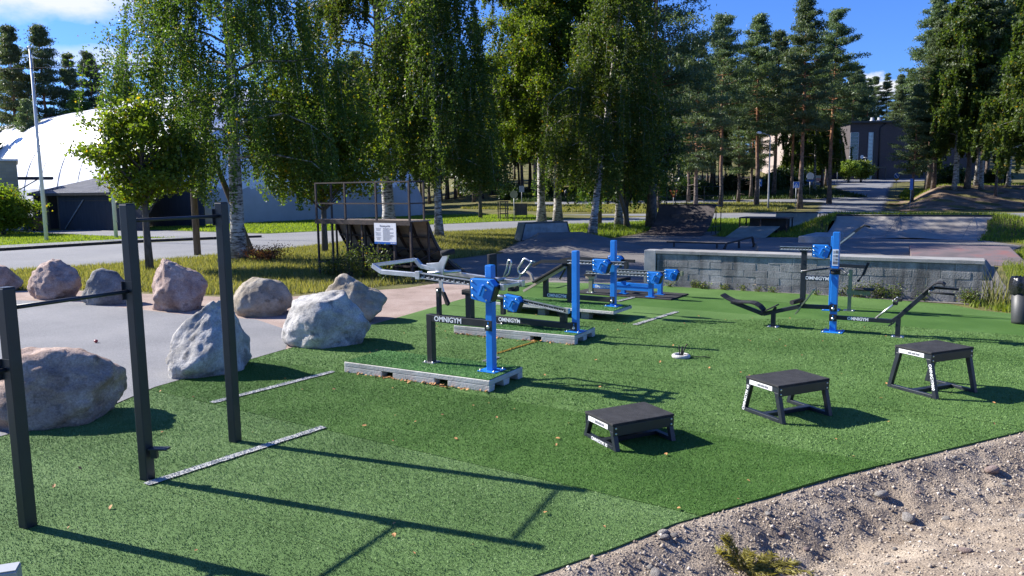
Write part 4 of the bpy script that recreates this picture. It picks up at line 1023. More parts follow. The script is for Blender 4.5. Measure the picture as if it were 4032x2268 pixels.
MB().bar((-1.2,0.35,1.18),(-1.5,0.35,1.12),0.045,0.05).build('grip', M['rubber'], c_)
housing(c_, -0.12, 1.15, 0.36, 0, 0.8)
MB().box(0.33,0.40,-0.19,-0.11,1.06,1.20).build('end_cap', M['black_paint'], c_)
MB().bar((-1.12,-0.1,1.02),(-2.18,-0.1,0.43),0.10,0.05).build('bench_rail', M['skin_beige'], c_)
MB().bar((-1.10,-0.1,1.085),(-1.88,-0.1,0.655),0.30,0.055).build('bench_pad', M['rubber'], c_, bevel=0.015)
MB().prism([(-1.86,0.62),(-1.98,0.68),(-2.02,0.80),(-2.12,0.86),(-2.09,0.89),(-1.98,0.83),(-1.93,0.70)], -0.13, -0.07).build('foot_hook', M['skin_beige'], c_)
MB().bar((-1.15,-0.02,0.98),(-1.30,-0.02,0.74),0.03,0.03).build('strut', M['black_paint'], c_)

# --- D: blue bench on a rubber plate
pl = empty('rubber_plate', (3.02, 19.55, 0), R(-34), 'flat black rubber plate under the low blue bench machine', 'mat')
MB().box(-1.35, 1.35, -0.58, 0.58, 0.010, 0.040).build('plate', M['rubber'], pl, bevel=0.004)
d_ = empty('leg_bench_machine', (3.42, 18.77, 0), R(-34), 'low blue double bench machine with two weight boxes beside the block ledge', 'gym machine')
for y, x in ((0.0, 0.0), (0.52, 0.02)):
    MB().box(x-0.055, x+0.055, y-0.05, y+0.05, 0.052, 0.42).build('leg', M['blue_paint'], d_, bevel=0.006)
    MB().box(x-0.12, x+0.12, y-0.09, y+0.09, 0.041, 0.051).build('base_plate', M['blue_paint'], d_)
MB().box(-1.60, -0.056, -0.045, 0.045, 0.165, 0.27).build('beam', M['blue_paint'], d_, bevel=0.006)
MB().box(-1.20, -0.036, 0.475, 0.565, 0.185, 0.285).build('beam', M['blue_paint'], d_, bevel=0.006)
lettering(d_, 'OMNIGYM', (-1.32, -0.0475, 0.217), 0.088, WHITE, weight=0.004)
g_ = MB().box(-1.71, -1.61, -0.05, 0.05, 0.052, 0.40).build('stand', M['olive_steel'], d_)
MB().box(-1.79, -1.53, -0.07, 0.07, 0.401, 0.475).build('stand_cap', M['skin_beige'], g_, bevel=0.006)
MB().box(-1.78, -1.55, -0.17, 0.02, 0.476, 0.53).build('rubber_stop', M['rubber'], g_)
foot_plate(d_, -1.66, 0, 0.041, 0.2)
MB().box(-0.90, -0.80, 0.17, 0.27, 0.052, 0.36).build('leg', M['blue_paint'], d_)
MB().box(-0.97, -0.73, 0.12, 0.32, 0.041, 0.051).build('base_plate', M['blue_paint'], d_)
MB().bar((-0.85,0.22,0.22),(-0.85,0.50,0.22),0.07,0.07).build('link_beam', M['blue_paint'], d_)
MB().tube([(-0.97,0.10,0.40),(-0.72,0.34,0.42)],0.045,14).build('roller_pad', M['rubber'], d_)
housing(d_, 0.17, 0.54, -0.15, 0, 0.92); housing(d_, 0.36, 0.56, 0.46, 0, 0.88)
scale_rail(d_, (0.34,0.59), (-1.74,0.575), -0.12, 22, 0.055)
scale_rail(d_, (0.60,0.60), (-1.20,0.60), 0.45, 18, 0.055)
MB().box(0.58,0.64,0.40,0.50,0.55,0.66).build('end_cap', M['olive_steel'], d_)

# --- E: two-bench trainer in front on the right
e_ = empty('double_bench_trainer', (5.96, 14.09, 0), R(-31.4), 'right blue post trainer with a wavy back board and a raised leg bench', 'gym machine')
blue_post(e_, 0.012, 1.86, 0.115, 0.36)
for zc_ in (0.47, 0.285): bracket(e_, 0.0, zc_, 0.13, 0.13, -0.066)
b = MB(); pts = [(-0.06,0,0.465),(-0.57,0,0.455),(-1.27,0,0.25),(-1.90,0,0.455)]
for p, q in zip(pts, pts[1:]): b.bar(p, q, 0.07, 0.075)
b.build('left_beam', M['anthracite'], e_, bevel=0.006)
b = MB(); pts = [(0.06,0,0.285),(0.98,0,0.285),(1.08,0,0.37),(1.46,0,0.80),(1.60,0,0.93)]
for p, q in zip(pts, pts[1:]): b.bar(p, q, 0.07, 0.075)
b.build('right_beam', M['anthracite'], e_, bevel=0.006)
lettering(e_, 'OMNIGYM', (0.42, -0.0365, 0.285), 0.075, WHITE, weight=0.0035)
for x, zt in ((-1.08, 0.285), (1.08, 0.345)):
    MB().box(x-0.04, x+0.04, -0.04, 0.04, 0.022, zt).build('leg', M['anthracite'], e_, bevel=0.004); foot_plate(e_, x, 0, 0.012, 0.2)
wv = [(-2.07,0.585),(-1.96,0.52),(-1.85,0.475),(-1.74,0.458),(-1.62,0.462),(-1.50,0.468),(-1.41,0.45),(-1.33,0.405),(-1.26,0.33)]
MB().prism([(x, z+0.012) for x, z in wv] + [(x, z-0.012) for x, z in reversed(wv)], -0.16, 0.16).build('back_board', M['rubber'], e_)
MB().bar((-1.88,0,0.44),(-1.75,0,0.455),0.06,0.03).build('board_mount', M['anthracite'], e_)
MB().bar((-1.29,0,0.285),(-1.01,0,0.445),0.24,0.025).build('heel_pad', M['rubber'], e_)
MB().bar((-1.08,0,0.33),(-1.04,0,0.40),0.04,0.05).build('pad_mount', M['anthracite'], e_)
MB().bar((-0.66,0,0.31),(-0.36,0,0.78),0.26,0.02).build('foot_board', M['olive_steel'], e_)
MB().tube([(-0.72,-0.16,0.53),(-0.60,0.14,0.55)],0.045,14).build('roller_pad', M['rubber'], e_)
cl_ = [(1.44,0.835),(1.52,0.92),(1.60,1.0),(1.67,1.035),(1.74,1.035),(1.785,0.995)]
MB().prism([(x,z) for x,z in cl_]+[(x-0.012,z-0.028) for x,z in reversed(cl_)], -0.15, 0.15).build('knee_pad', M['rubber'], e_)
MB().tube([(1.60,0.10,0.915),(1.98,0.10,0.905)],0.020).build('handle', M['rubber'], e_)
MB().tube([(1.55,-0.20,0.87),(1.93,-0.20,0.85)],0.020).build('handle', M['rubber'], e_)
MB().tube([(1.55,-0.20,0.87),(1.59,0.10,0.90)],0.020).build('handle_tube', M['galv'], e_)
MB().tube([(0.70,0,0.31),(1.06,0,0.655)],0.020).build('lift_pole', M['galv'], e_)
for k, t in enumerate((0.80, 0.97)):
    MB().cbox((0.70+0.40*t, 0.0, 0.31+0.385*t), (0.075,0.12,0.06)).build('pole_clamp', M['rubber'], e_, bevel=0.008)
for k in range(3): bolt(e_, (0.985+k*0.03, -0.02, 0.655+k*0.03), 'z', 0.010, 0.02)
MB().bar((1.02,0,0.27),(0.93,0,0.20),0.10,0.02).build('foot_stop', M['anthracite'], e_)
MB().tube([(0,0,1.09),(0,0,1.165)],0.086,18).build('collar', M['rubber'], e_)
MB().prism([(-0.17,-0.02),(-0.05,-0.12),(0.10,-0.12),(0.15,0.0),(0.08,0.11),(-0.12,0.10)], 1.176, 1.200, 'z').build('handle_plate', M['anthracite'], e_)
for p, q in (((-0.10,-0.03,1.195),(-0.55,-0.20,1.135)), ((0.08,-0.05,1.195),(0.27,-0.32,1.13))):
    h_ = MB().tube([p,q],0.020).build('handle', M['anthracite'], e_)
    d3 = (Vector(q)-Vector(p)).normalized(); MB().tube([Vector(q)+d3*0.0005, Vector(q)+d3*0.012],0.022).build('end_cap', M['galv'], h_)
sp_ = MB().box(-0.052, 0.052, -0.0625, -0.059, 1.25, 1.55).build('instruction_plate', M['white_paint'], e_)
tl = MB()
for k, (z_, hh) in enumerate(((1.475,0.055),(1.405,0.045),(1.345,0.04))):
    tl.box(0.0, 0.04, -0.0645, -0.063, z_, z_+hh); 
    for j in range(3): tl.box(-0.042, -0.01, -0.0645, -0.063, z_+j*0.017, z_+j*0.017+0.007)
tl.box(-0.042, 0.042, -0.0645, -0.063, 1.275, 1.33)
tl.build('print', ink, sp_)

# --- F: pull-down machine behind it
f_ = empty('pull_down_machine', (6.97, 16.61, 0), R(-31.4), 'tall machine behind the right trainer with raised bar and olive seat post', 'gym machine')
blue_post(f_, 0.012, 1.62, 0.108, 0.34)
MB().box(-0.655, -0.545, -0.05, 0.05, 0.012, 1.27).build('upright', M['anthracite'], f_, bevel=0.006)
MB().box(-0.66, -0.54, -0.16, 0.05, 1.271, 1.305).build('rubber_stop', M['rubber'], f_)
MB().box(-0.544, -0.056, -0.045, 0.045, 0.64, 0.745).build('name_beam', M['anthracite'], f_, bevel=0.006)
lettering(f_, 'OMNIGYM', (-0.31, -0.0475, 0.692), 0.104, WHITE, weight=0.0028)
housing(f_, -0.20, 1.305, -0.20, 0, 0.93)
scale_rail(f_, (-0.02,1.355), (-1.09,1.345), -0.15, 16)
MB().bar((0.03,-0.1,1.38),(0.53,-0.1,1.82),0.06,0.05).build('pull_arm', M['anthracite'], f_)
MB().bar((0.10,-0.135,1.44),(0.42,-0.135,1.72),0.02,0.03).build('arm_trim', M['galv'], f_)
MB().tube([(0.53,-0.1,1.82),(0.60,-0.1,1.87),(0.71,-0.1,1.835)],0.02).build('grip', M['rubber'], f_)
MB().box(0.315,0.385,0.045,0.115,0.023,0.90).build('seat_post', M['olive_steel'], f_, bevel=0.004)
foot_plate(f_, 0.35, 0.08, 0.012, 0.22)
MB().box(0.29,0.75,0.03,0.043,0.37,0.46).build('seat_bracket', M['olive_steel'], f_)
MB().box(0.45,0.83,-0.06,0.20,0.475,0.515).build('seat', M['rubber'], f_, bevel=0.015)
MB().box(0.46,0.60,0.03,0.06,0.4605,0.4745).build('seat_mount', M['olive_steel'], f_)
MB().bar((0.05,0.2,0.975),(0.62,0.2,0.965),0.06,0.075).build('arm_beam', M['anthracite'], f_)
MB().bar((0.68,0.2,1.06),(0.58,0.2,0.78),0.10,0.045).build('chest_pad', M['rubber'], f_)
MB().bar((0.58,0.2,0.79),(0.50,0.2,0.67),0.04,0.03).build('hook', M['anthracite'], f_)
MB().tube([(0.50,0.12,0.665),(0.50,0.28,0.665)],0.025).build('hook_grip', M['rubber'], f_)

# --- jump boxes
def jump_box(F, yaw, h, text, label):
    w, d = 0.524, 0.771; fl = 0.185*h
    u = Vector((math.cos(yaw), math.sin(yaw), 0)); n = Vector((-u.y, u.x, 0))
    c = Vector((F[0], F[1], 0)) + u*d/2 + n*w/2
    e = empty('jump_box', c, yaw, label, 'jump box', None)
    e.location.z = 0.012
    hx, hy = d/2, w/2; h = h - 0.012
    MB().box(-hx-0.012, hx+0.012, -hy-0.012, hy+0.012, h-0.028, h).build('top', M['rubber'], e, bevel=0.008)
    t = 0.045
    for sx in (-1, 1):
        x0, x1 = (sx*hx, sx*(hx-0.055)); x0, x1 = min(x0,x1), max(x0,x1)
        for sy in (-1, 1):
            lw = 0.065
            MB().prism([(sy*(hy-0.004), h-0.095), (sy*(hy-0.004-lw), h-0.095), (sy*(hy+fl-lw), 0.045), (sy*(hy+fl-lw), 0.0), (sy*(hy+fl), 0.0)], x0, x1, 'x').build('leg', M['anthracite'], e, bevel=0.004)
        MB().box(x0, x1, -(hy+fl-0.0655), hy+fl-0.0655, 0.0, 0.042).build('bottom_rail', M['anthracite'], e, bevel=0.003)
        MB().box(x0, x1, -(hy-0.004), hy-0.004, h-0.0945, h-0.029).build('top_rail', M['anthracite'], e, bevel=0.003)
    MB().box(-hx+0.056, hx-0.056, -0.04, 0.04, 0.0, 0.042).build('stretcher', M['anthracite'], e)
    for sy in (-1, 1):
        y0 = sy*(hy+0.010)
        p = MB().box(-hx-0.004, hx+0.004, min(y0, sy*(hy-0.003)), max(y0, sy*(hy-0.003)), h-0.135, h-0.0285).build('side_panel', M['anthracite'], e, bevel=0.003)
        if sy < 0:
            for x in (-hx+0.03, hx-0.03):
                for z in (h-0.055, h-0.112): bolt(p, (x, y0, z), 'y', 0.008, 0.008)
    s = MB().box(-hx-0.0022, -hx-0.0008, -hy+0.10, hy-0.05, h-0.088, h-0.036).build('sticker', M['white_paint'], e)
    tl = MB()
    for j in range(3): tl.box(-hx-0.0040, -hx-0.0024, -0.10+j*0.062, -0.045+j*0.062, h-0.078, h-0.050)
    for j in range(2): tl.box(-hx-0.0040, -hx-0.0024, 0.10, 0.19, h-0.062-j*0.014, h-0.056-j*0.014)
    tl.build('print', ink, s)
    if text.endswith('30'):
        lettering(e, text, (-hx-0.0015, -0.0, 0.021), 0.052, WHITE, (0,-1,0), (-1,0,0), 0.0006)
    elif text.endswith('45'):
        y = hy + fl*0.5 - 0.030; ang = Vector((0, -(fl+0.0), h-0.095)).normalized()
        lettering(e, text, (-hx-0.0015, y, (h-0.095)*0.5), 0.056, WHITE, ang, (-1,0,0), 0.0008)
    else:
        y = -(hy + fl*0.5 - 0.030); ang = Vector((0, -(fl+0.0), -(h-0.095))).normalized()
        lettering(e, text, (-hx-0.0015, y, (h-0.095)*0.55), 0.058, WHITE, ang, (-1,0,0), 0.0008)
    return e
jump_box((1.026, 7.693), 0.458, 0.30, 'OMNIGYM 30', 'lowest black jump box marked 30 nearest the dirt edge')
jump_box((3.034, 8.577), 0.425, 0.45, 'OMNIGYM 45', 'middle-height black jump box marked 45 between the other two')
jump_box((5.298, 9.551), 0.407, 0.60, 'OMNIGYM60', 'tallest black jump box marked 60 at the right')

# --- pull-up frame on the left
pf = empty('pull_up_frame', (-3.50, 7.06, 0.01), 0, 'dark grey steel pull-up frame of square posts and round bars', 'pull-up frame')
PO = Vector((-3.50, 7.06))
posts = [(-4.00, 6.03, 1.98), (-3.50, 7.06, 2.61), (-3.05, 8.15, 2.60)]
prz = math.atan2(1.05, 0.46) - math.pi/2
def rotp(x, y, a): return (x*math.cos(a)-y*math.sin(a), x*math.sin(a)+y*math.cos(a))
def vpost(parent, x, y, h, w=0.10, name='post'):
    p = MB().box(-w/2, w/2, -w/2, w/2, 0, h).build(name, M['anthracite'], parent, bevel=0.009)
    p.location = (x, y, 0); p.rotation_euler = (0, 0, prz)
    MB().box(-w/2+.004, w/2-.004, -w/2+.004, w/2-.004, h+.0004, h+.006).build('cap', M['anthracite'], p)
    return p
PP = []
for x, y, h in posts: PP.append(vpost(pf, x-PO.x, y-PO.y, h))
def bolts_on(p, zs, side=-1):
    for z in zs: bolt(p, (side*0.0505, -0.005, z), '-x' if side < 0 else 'x', 0.010, 0.014)
def fbracket(p, z, yside, hh=0.17):
    """plate wrapped on the post where a bar meets it"""
    b = MB().box(-0.056, -0.0505, yside*0.052-0.03, yside*0.052+0.012, z-hh/2, z+hh/2).build('bracket', M['anthracite'], p)
    MB().box(-0.05, 0.05, min(yside*0.0505, yside*0.057), max(yside*0.0505, yside*0.057), z-hh/2, z+hh/2).build('bracket', M['anthracite'], p)
    for dz in (-0.055, 0.0, 0.06): bolt(b, (-0.056, yside*0.045, z+dz), '-x', 0.010, 0.014)
def hbar(i, j, z, name='bar'):
    a_, c2 = Vector(posts[i][:2]), Vector(posts[j][:2]); d = (c2-a_).normalized()
    p, q = a_+d*0.055-PO, c2-d*0.055-PO
    MB().tube([(p.x,p.y,z),(q.x,q.y,z)],0.0175,14).build(name, M['anthracite'], pf)
hbar(0, 1, 1.815); hbar(1, 2, 2.46)
fbracket(PP[1], 1.82, -1); fbracket(PP[2], 2.45, -1); fbracket(PP[0], 1.33, -1)
bolts_on(PP[1], (2.50, 2.38)); bolts_on(PP[0], (1.86, 1.74)); bolts_on(PP[1], (0.30, 0.235))
st = MB().box(-0.045, 0.045, -0.01, 0.17, 0.305, 0.32).build('step', M['anthracite'], PP[1], bevel=0.003); st.location = (0.075, 0.0, 0.0); st.rotation_euler = (0, 0, R(-70))
MB().box(-0.02, 0.02, 0.0, 0.06, 0.22, 0.304).build('step_bracket', M['anthracite'], st)
d0 = (Vector(posts[0][:2]) - Vector(posts[1][:2])).normalized(); p0 = Vector(posts[0][:2]) + d0*0.055 - PO; q0 = p0 + d0*1.05
MB().tube([(p0.x,p0.y,1.33),(q0.x,q0.y,1.33)],0.0175,14).build('bar', M['anthracite'], pf)
vpost(pf, posts[0][0]+d0.x*1.16-PO.x, posts[0][1]+d0.y*1.16-PO.y, 1.5)
lp = empty('low_post', (-2.96, 4.24, 0.01), R(20), 'top of a low grey steel post cut off by the lower left corner', 'post')
MB().box(-0.06, 0.06, -0.06, 0.06, 0, 0.55).build('post', M['grey_metal'], lp, bevel=0.008)
MB().box(-0.055, 0.055, -0.055, 0.055, 0.5505, 0.556).build('cap', M['grey_metal'], lp)

# --- cable outlet in the turf
co = empty('cable_outlet', (2.69, 12.06, 0.012), 0, 'round grey socket in the turf with black cable ends standing up', 'cable outlet')
ring = []
for k in range(25): ring.append((0.115*math.cos(k*2*math.pi/24), 0.115*math.sin(k*2*math.pi/24), 0.022))
MB().tube(ring, 0.034, 10, False).build('ring', noise_mat('pale_plaster', [(0.3,(0.36,0.35,0.33)),(0.7,(0.55,0.54,0.51))], 12, 5, 0.9, 0.4, 40), co)
for (x, y, tx, ty, h_) in ((-0.02,0,-0.01,0.01,0.20),(0.0,0.02,0.02,0.02,0.17),(0.02,0,0.05,0.0,0.22),(0.01,-0.02,0.0,-0.03,0.15)):
    MB().tube([(x,y,0),(x*1.1+tx*.3,y+ty*.3,h_*0.4),(x+tx,y+ty,h_*0.8),(x+tx*1.6,y+ty*1.6,h_)],0.010,8).build('cable', M['rubber'], co)
MB().tube([(0.05,0.0,0.05),(0.13,-0.03,0.035),(0.26,-0.06,0.02),(0.38,-0.04,0.015),(0.44,-0.09,0.012)],0.007,6).build('cable', M['rubber'], co)

# --- litter bin with a black bag
lb = empty('litter_bin', (9.86, 14.72, 0.012), 0, 'dark round litter bin with a shiny black bag at the right edge', 'bin')
MB().tube([(0,0,0),(0,0,0.05),(0,0,0.70)], [0.150,0.155,0.185], 24).build('barrel', M['bin_grey'], lb)
bg = MB(); ringz = [(0.60,0.196),(0.64,0.215),(0.72,0.222),(0.80,0.224),(0.87,0.215),(0.905,0.19),(0.90,0.165),(0.80,0.15)]
g = random.Random(3); vs = []
for j, (z, r) in enumerate(ringz):
    for k in range(40):
        rr = r + g.uniform(-.012,.014) + (0.008*math.sin(k*1.9)); vs.append((rr*math.cos(k*math.pi/20), rr*math.sin(k*math.pi/20), z + (g.uniform(-.02,.02) if 0 < j else g.uniform(-.05,.01))))
bg.add(vs, [(j*40+k, j*40+(k+1)%40, (j+1)*40+(k+1)%40, (j+1)*40+k) for j in range(7) for k in range(40)], True)
bg.build('bin_bag', M['bag'], lb)

# ------------------------------------------------------------------ boulders
def boulder(name, c, r, h, mat, seed, label, rz=0.0, apex=(0, 0), taper=0.45, nplanes=14, sub=5, flat=0.84, rough=0.05):
    g = random.Random(seed)
    bm = bmesh.new(); bmesh.ops.create_icosphere(bm, subdivisions=sub, radius=1.0)
    pl = []
    for i in range(nplanes):
        v = Vector((g.gauss(0, 1), g.gauss(0, 1), g.gauss(0.1, 0.8))).normalized(); pl.append((v, g.uniform(flat - 0.14, flat + 0.06)))
    off = Vector((g.uniform(-50, 50), g.uniform(-50, 50), g.uniform(-50, 50)))
    for v in bm.verts:
        p = v.co.normalized(); rad = 1.0
        for n, d in pl:
            k = p.dot(n)
            if k > 0.05:
                q = d / k
                if q < rad: rad = q + 0.04 * (rad - q)
        rad *= 1 + 0.10 * mnoise.fractal(p * 1.3 + off, 1.0, 2.0, 3) + rough * mnoise.fractal(p * 4.5 + off, 0.9, 2.0, 5) - rough * 0.8 * abs(mnoise.noise(p * 3.1 + off)) ** 0.5
        q = p * rad
        t = (q.z + 1) / 2
        ta = 1 - taper * min(max(0, t), 0.86) ** 1.4 * 1.1
        v.co = Vector((q.x * r[0] * ta * 1.06 + apex[0] * max(t, 0) ** 1.3, q.y * r[1] * ta * 1.06 + apex[1] * max(t, 0) ** 1.3, 0))
        v.co.z = (q.z + 0.62) / 1.62 * h * 1.04
    me = bpy.data.meshes.new(name); bm.to_mesh(me); bm.free()
    o = link(name, me, mat, smooth=True)
    o.location = (c[0], c[1], 0.0); o.rotation_euler = (0, 0, rz)
    return tag(o, label, 'boulder', None)
boulder('boulder', (-5.66, 9.12), (1.00, 0.62), 0.86, M['granite_brown'], 11, 'wide pinkish brown boulder behind the pull-up frame at the left edge', R(8), (0.0, 0.05), 0.14)
boulder('boulder', (-4.80, 11.60), (0.80, 0.72), 1.12, M['granite_grey'], 27, 'pale grey pointed boulder between the two tall frame posts', R(20), (0.32, -0.14), 0.66)
boulder('boulder', (-3.36, 13.64), (0.90, 0.66), 1.02, M['granite_grey'], 5, 'pale grey bulky boulder at the edge of the turf', R(-10), (0.10, 0.02), 0.26)
boulder('boulder', (-3.38, 16.15), (0.90, 0.66), 0.97, M['granite_tan'], 14, 'speckled tan boulder half hidden behind the bulky grey one', R(-15), (-0.05, 0), 0.42)
boulder('boulder', (-5.60, 17.10), (0.68, 0.60), 0.86, M['granite_tan'], 31, 'smooth rounded tan boulder on the far edge of the asphalt', 0.3, (0, 0), 0.28, 9, 5, 0.92, 0.025)
boulder('boulder', (-7.84, 18.0), (0.78, 0.68), 1.20, M['granite_pink'], 8, 'pink pyramid-shaped boulder with a blunt top', 0.2, (-0.10, 0), 0.42)
boulder('boulder', (-10.10, 19.1), (0.64, 0.52), 0.86, M['granite_slate'], 44, 'small dark grey boulder between two pink ones', 0.5, (-0.05, 0), 0.38, sub=4)
boulder('boulder', (-12.10, 20.2), (0.84, 0.62), 1.00, M['granite_pink'], 19, 'large pinkish grey boulder in the left of the row', -0.2, (0.05, 0), 0.26)
boulder('boulder', (-14.95, 21.9), (0.92, 0.62), 0.78, M['granite_brown'], 23, 'dark brownish boulder cut by the left edge', 0.1, (0, 0), 0.3, sub=4)

# ------------------------------------------------------------------ air dome, shed and yellow house
E1 = Vector((0.65, 0.76, 0)).normalized(); E2 = Vector((-0.76, 0.65, 0)).normalized()
DW, DL, DH = 16.0, 76.0, 13.4
dome = empty('air_dome', Vector((-27.0, 62.6, 0)) + E1*DW + E2*DL, math.atan2(E1.y, E1.x), 'huge white inflated air dome with a grey skirt behind the road', 'air dome')
nu, nv = 65, 261
th = np.linspace(-np.pi/2, np.pi/2, nu); bb = np.sin(np.linspace(-np.pi/2, np.pi/2, nv))
TH, BB = np.meshgrid(th, bb)
endp = np.sqrt(np.clip(1 - (np.clip(np.abs(BB) - 0.80, 0, 1) / 0.20) ** 2, 0, 1))
scal = 1 + 0.010 * np.abs(np.sin(BB * DL * np.pi / 3.2)) 
VX = np.sign(np.sin(TH)) * np.abs(np.sin(TH)) ** 0.82 * DW * (0.62 + 0.38 * endp) * scal
VZ = np.cos(TH) ** 0.86 * DH * endp * scal
VY = BB * DL
Vd = np.stack([VX.ravel(), VY.ravel(), VZ.ravel()], 1)
ii = np.arange(nv - 1)[:, None] * nu + np.arange(nu - 1)[None, :]
Fd = np.stack([ii, ii + 1, ii + nu + 1, ii + nu], -1).reshape(-1, 4)
zc_ = Vd[Fd][:, :, 2].mean(1)
M['membrane'] = noise_mat('white_membrane', [(0.3,(0.76,0.76,0.77)),(0.7,(0.85,0.85,0.85))], 0.3, 5, 0.40, spec=0.7)
M['skirt'] = noise_mat('grey_membrane', [(0.3,(0.36,0.365,0.375)),(0.7,(0.46,0.465,0.475))], 0.5, 6, 0.5, spec=0.4, bump=0.15, bump_scale=1.2)
link('upper_membrane', mesh_np('upper_membrane', Vd, Fd[zc_ > 3.1], smooth=True), M['membrane'], dome)
link('skirt', mesh_np('skirt', Vd, Fd[zc_ <= 3.1], smooth=True), M['skirt'], dome)
for k in range(1, 30):
    b = -1 + k * 0.0667; idx = int(np.argmin(np.abs(bb - b)))
    pts = [tuple(Vd[idx * nu + j] * np.array([1.0015, 1, 1.0015])) for j in range(0, nu, 2)]
    MB().tube(pts, 0.035, 5, False).build('seam', M['grey_metal'], dome)

shed = empty('shed', (-37.2, 60.6, 0), math.atan2(57.4 - 60.6, -29.6 + 37.2), 'dark low shed with a corrugated roof and a white diagonal brace', 'shed')
SL = 8.2
M['shed_wall'] = noise_mat('dark_shed_board', [(0.3,(0.030,0.034,0.042)),(0.7,(0.055,0.060,0.070))], 1.5, 6, 0.8, 0.3, 12, stretch=(6,6,0.5))
MB().box(2.6, SL + 3.0, 0, 0.12, 0, 2.75).build('front_wall', M['shed_wall'], shed)
MB().box(-0.2, 0.0, 0, 6, 0, 2.75).build('side_wall', M['shed_wall'], shed)
MB().box(-0.2, SL + 3, 6.0, 6.12, 0, 3.3).build('back_wall', M['shed_wall'], shed)
for x in (-0.1, 1.3, 2.55): MB().box(x-0.06, x+0.06, -0.02, 0.10, 0, 2.75).build('post', M['wood_pole'], shed)
MB().box(-0.4, SL + 0.3, -0.35, -0.2, 2.62, 2.80).build('fascia', M['wood_pole'], shed)
M['sheet_roof'] = noise_mat('grey_sheet_roof', [(0.3,(0.10,0.10,0.105)),(0.7,(0.18,0.18,0.185))], 1.0, 6, 0.55, spec=0.4)
for k in range(38):
    x0 = -0.4 + k * (SL + 0.7) / 38
    MB().prism([(-0.35, 2.82), (6.3, 4.15), (6.3, 4.10), (-0.35, 2.77)], x0, x0 + (SL + 0.7) / 38 * 0.62, 'x').build('roof_sheet', M['sheet_roof'], shed)
MB().prism([(-0.33, 2.79), (6.3, 4.12), (6.3, 4.07), (-0.33, 2.74)], -0.4, SL + 0.3, 'x').build('roof_deck', M['sheet_roof'], shed)
MB().bar((3.2, -0.06, 0.1), (5.4, -0.06, 2.3), 0.06, 0.06).build('brace', M['grey_metal'], shed)
MB().box(3.0, 8.0, -0.02, -0.005, 2.2, 2.24).build('batten', M['wood_pole'], shed)

yh = empty('yellow_brick_house', (-38.0, 60.0, 0), R(32.5), 'pale yellow brick house corner with a pale cornice at the left edge', 'house')
def brick_mat(name, c1, c2, mortar, scale):
    m, n, l, p = new_mat(name)
    g = n.new('ShaderNodeTexCoord'); sp = n.new('ShaderNodeSeparateXYZ'); l.new(g.outputs['Object'], sp.inputs[0])
    ad = n.new('ShaderNodeMath'); ad.operation = 'ADD'; l.new(sp.outputs[0], ad.inputs[0]); l.new(sp.outputs[1], ad.inputs[1])
    cb_ = n.new('ShaderNodeCombineXYZ'); l.new(ad.outputs[0], cb_.inputs[0]); l.new(sp.outputs[2], cb_.inputs[1])
    t = n.new('ShaderNodeTexBrick'); t.inputs['Scale'].default_value = scale; t.inputs['Color1'].default_value = (*c1, 1); t.inputs['Color2'].default_value = (*c2, 1); t.inputs['Mortar'].default_value = (*mortar, 1)
    t.inputs['Mortar Size'].default_value = 0.012; t.inputs['Brick Width'].default_value = 0.5; t.inputs['Row Height'].default_value = 0.25
    l.new(cb_.outputs[0], t.inputs['Vector'])
    a = n.new('ShaderNodeTexNoise'); a.inputs['Scale'].default_value = 0.4; a.inputs['Detail'].default_value = 7; l.new(g.outputs['Object'], a.inputs['Vector'])
    k = n.new('ShaderNodeMapRange'); k.inputs[3].default_value = 0.75; k.inputs[4].default_value = 1.25; l.new(a.outputs['Fac'], k.inputs[0])
    v = n.new('ShaderNodeVectorMath'); v.operation = 'SCALE'; l.new(t.outputs[0], v.inputs[0]); l.new(k.outputs[0], v.inputs['Scale'])
    l.new(v.outputs[0], p.inputs['Base Color']); p.inputs['Roughness'].default_value = 0.9
    return m
M['yellow_brick'] = brick_mat('yellow_brick', (0.36,0.30,0.20), (0.42,0.36,0.25), (0.30,0.28,0.24), 1.0)
MB().box(-16, 0.0, 0, 9, 0.4, 5.3).build('wall', M['yellow_brick'], yh)
MB().box(-16.1, 0.12, -0.12, 9.1, 5.301, 5.45).build('cornice', M['white_paint'], yh)
MB().box(-16.04, 0.05, -0.05, 9.05, 0.0, 0.399).build('plinth', M['concrete'], yh)
MB().box(0.001, 2.4, 1.0, 4, 3.92, 4.12).build('canopy', M['shed_wall'], yh)
MB().bar((0.02, 1.2, 3.1), (1.3, 1.2, 3.91), 0.08, 0.08).build('canopy_strut', M['shed_wall'], yh)

def wheelie(name, loc, rz, mat, label):
    e = empty(name, loc, rz, label, 'bin')
    MB().add([(-.26,-.3,0.12),(.26,-.3,0.12),(.26,.25,0.12),(-.26,.25,0.12),(-.30,-.36,0.98),(.30,-.36,0.98),(.30,.32,0.98),(-.30,.32,0.98)], [(3,2,1,0),(4,5,6,7),(0,1,5,4),(1,2,6,5),(2,3,7,6),(3,0,4,7)]).build('body', mat, e, bevel=0.02)
    MB().box(-.32,.32,-.39,.36,0.985,1.06).build('lid', mat, e, bevel=0.02)
    for s in (-.25, .25): MB().tube([(s-.03,.24,.1),(s+.03,.24,.1)],0.1,12).build('wheel', M['rubber'], e)
    return e
wheelie('wheelie_bin', (-35.2, 57.6, 0), 0.3, noise_mat('brown_plastic', [(0.3,(0.12,0.055,0.03)),(0.7,(0.16,0.075,0.04))], 4, 4, 0.5), 'brown wheelie bin beside the dark shed')
wheelie('wheelie_bin', (-36.2, 57.9, 0), 0.2, noise_mat('dark_green_plastic', [(0.3,(0.02,0.03,0.032)),(0.7,(0.03,0.045,0.045))], 4, 4, 0.5), 'dark wheelie bin left of the brown one')

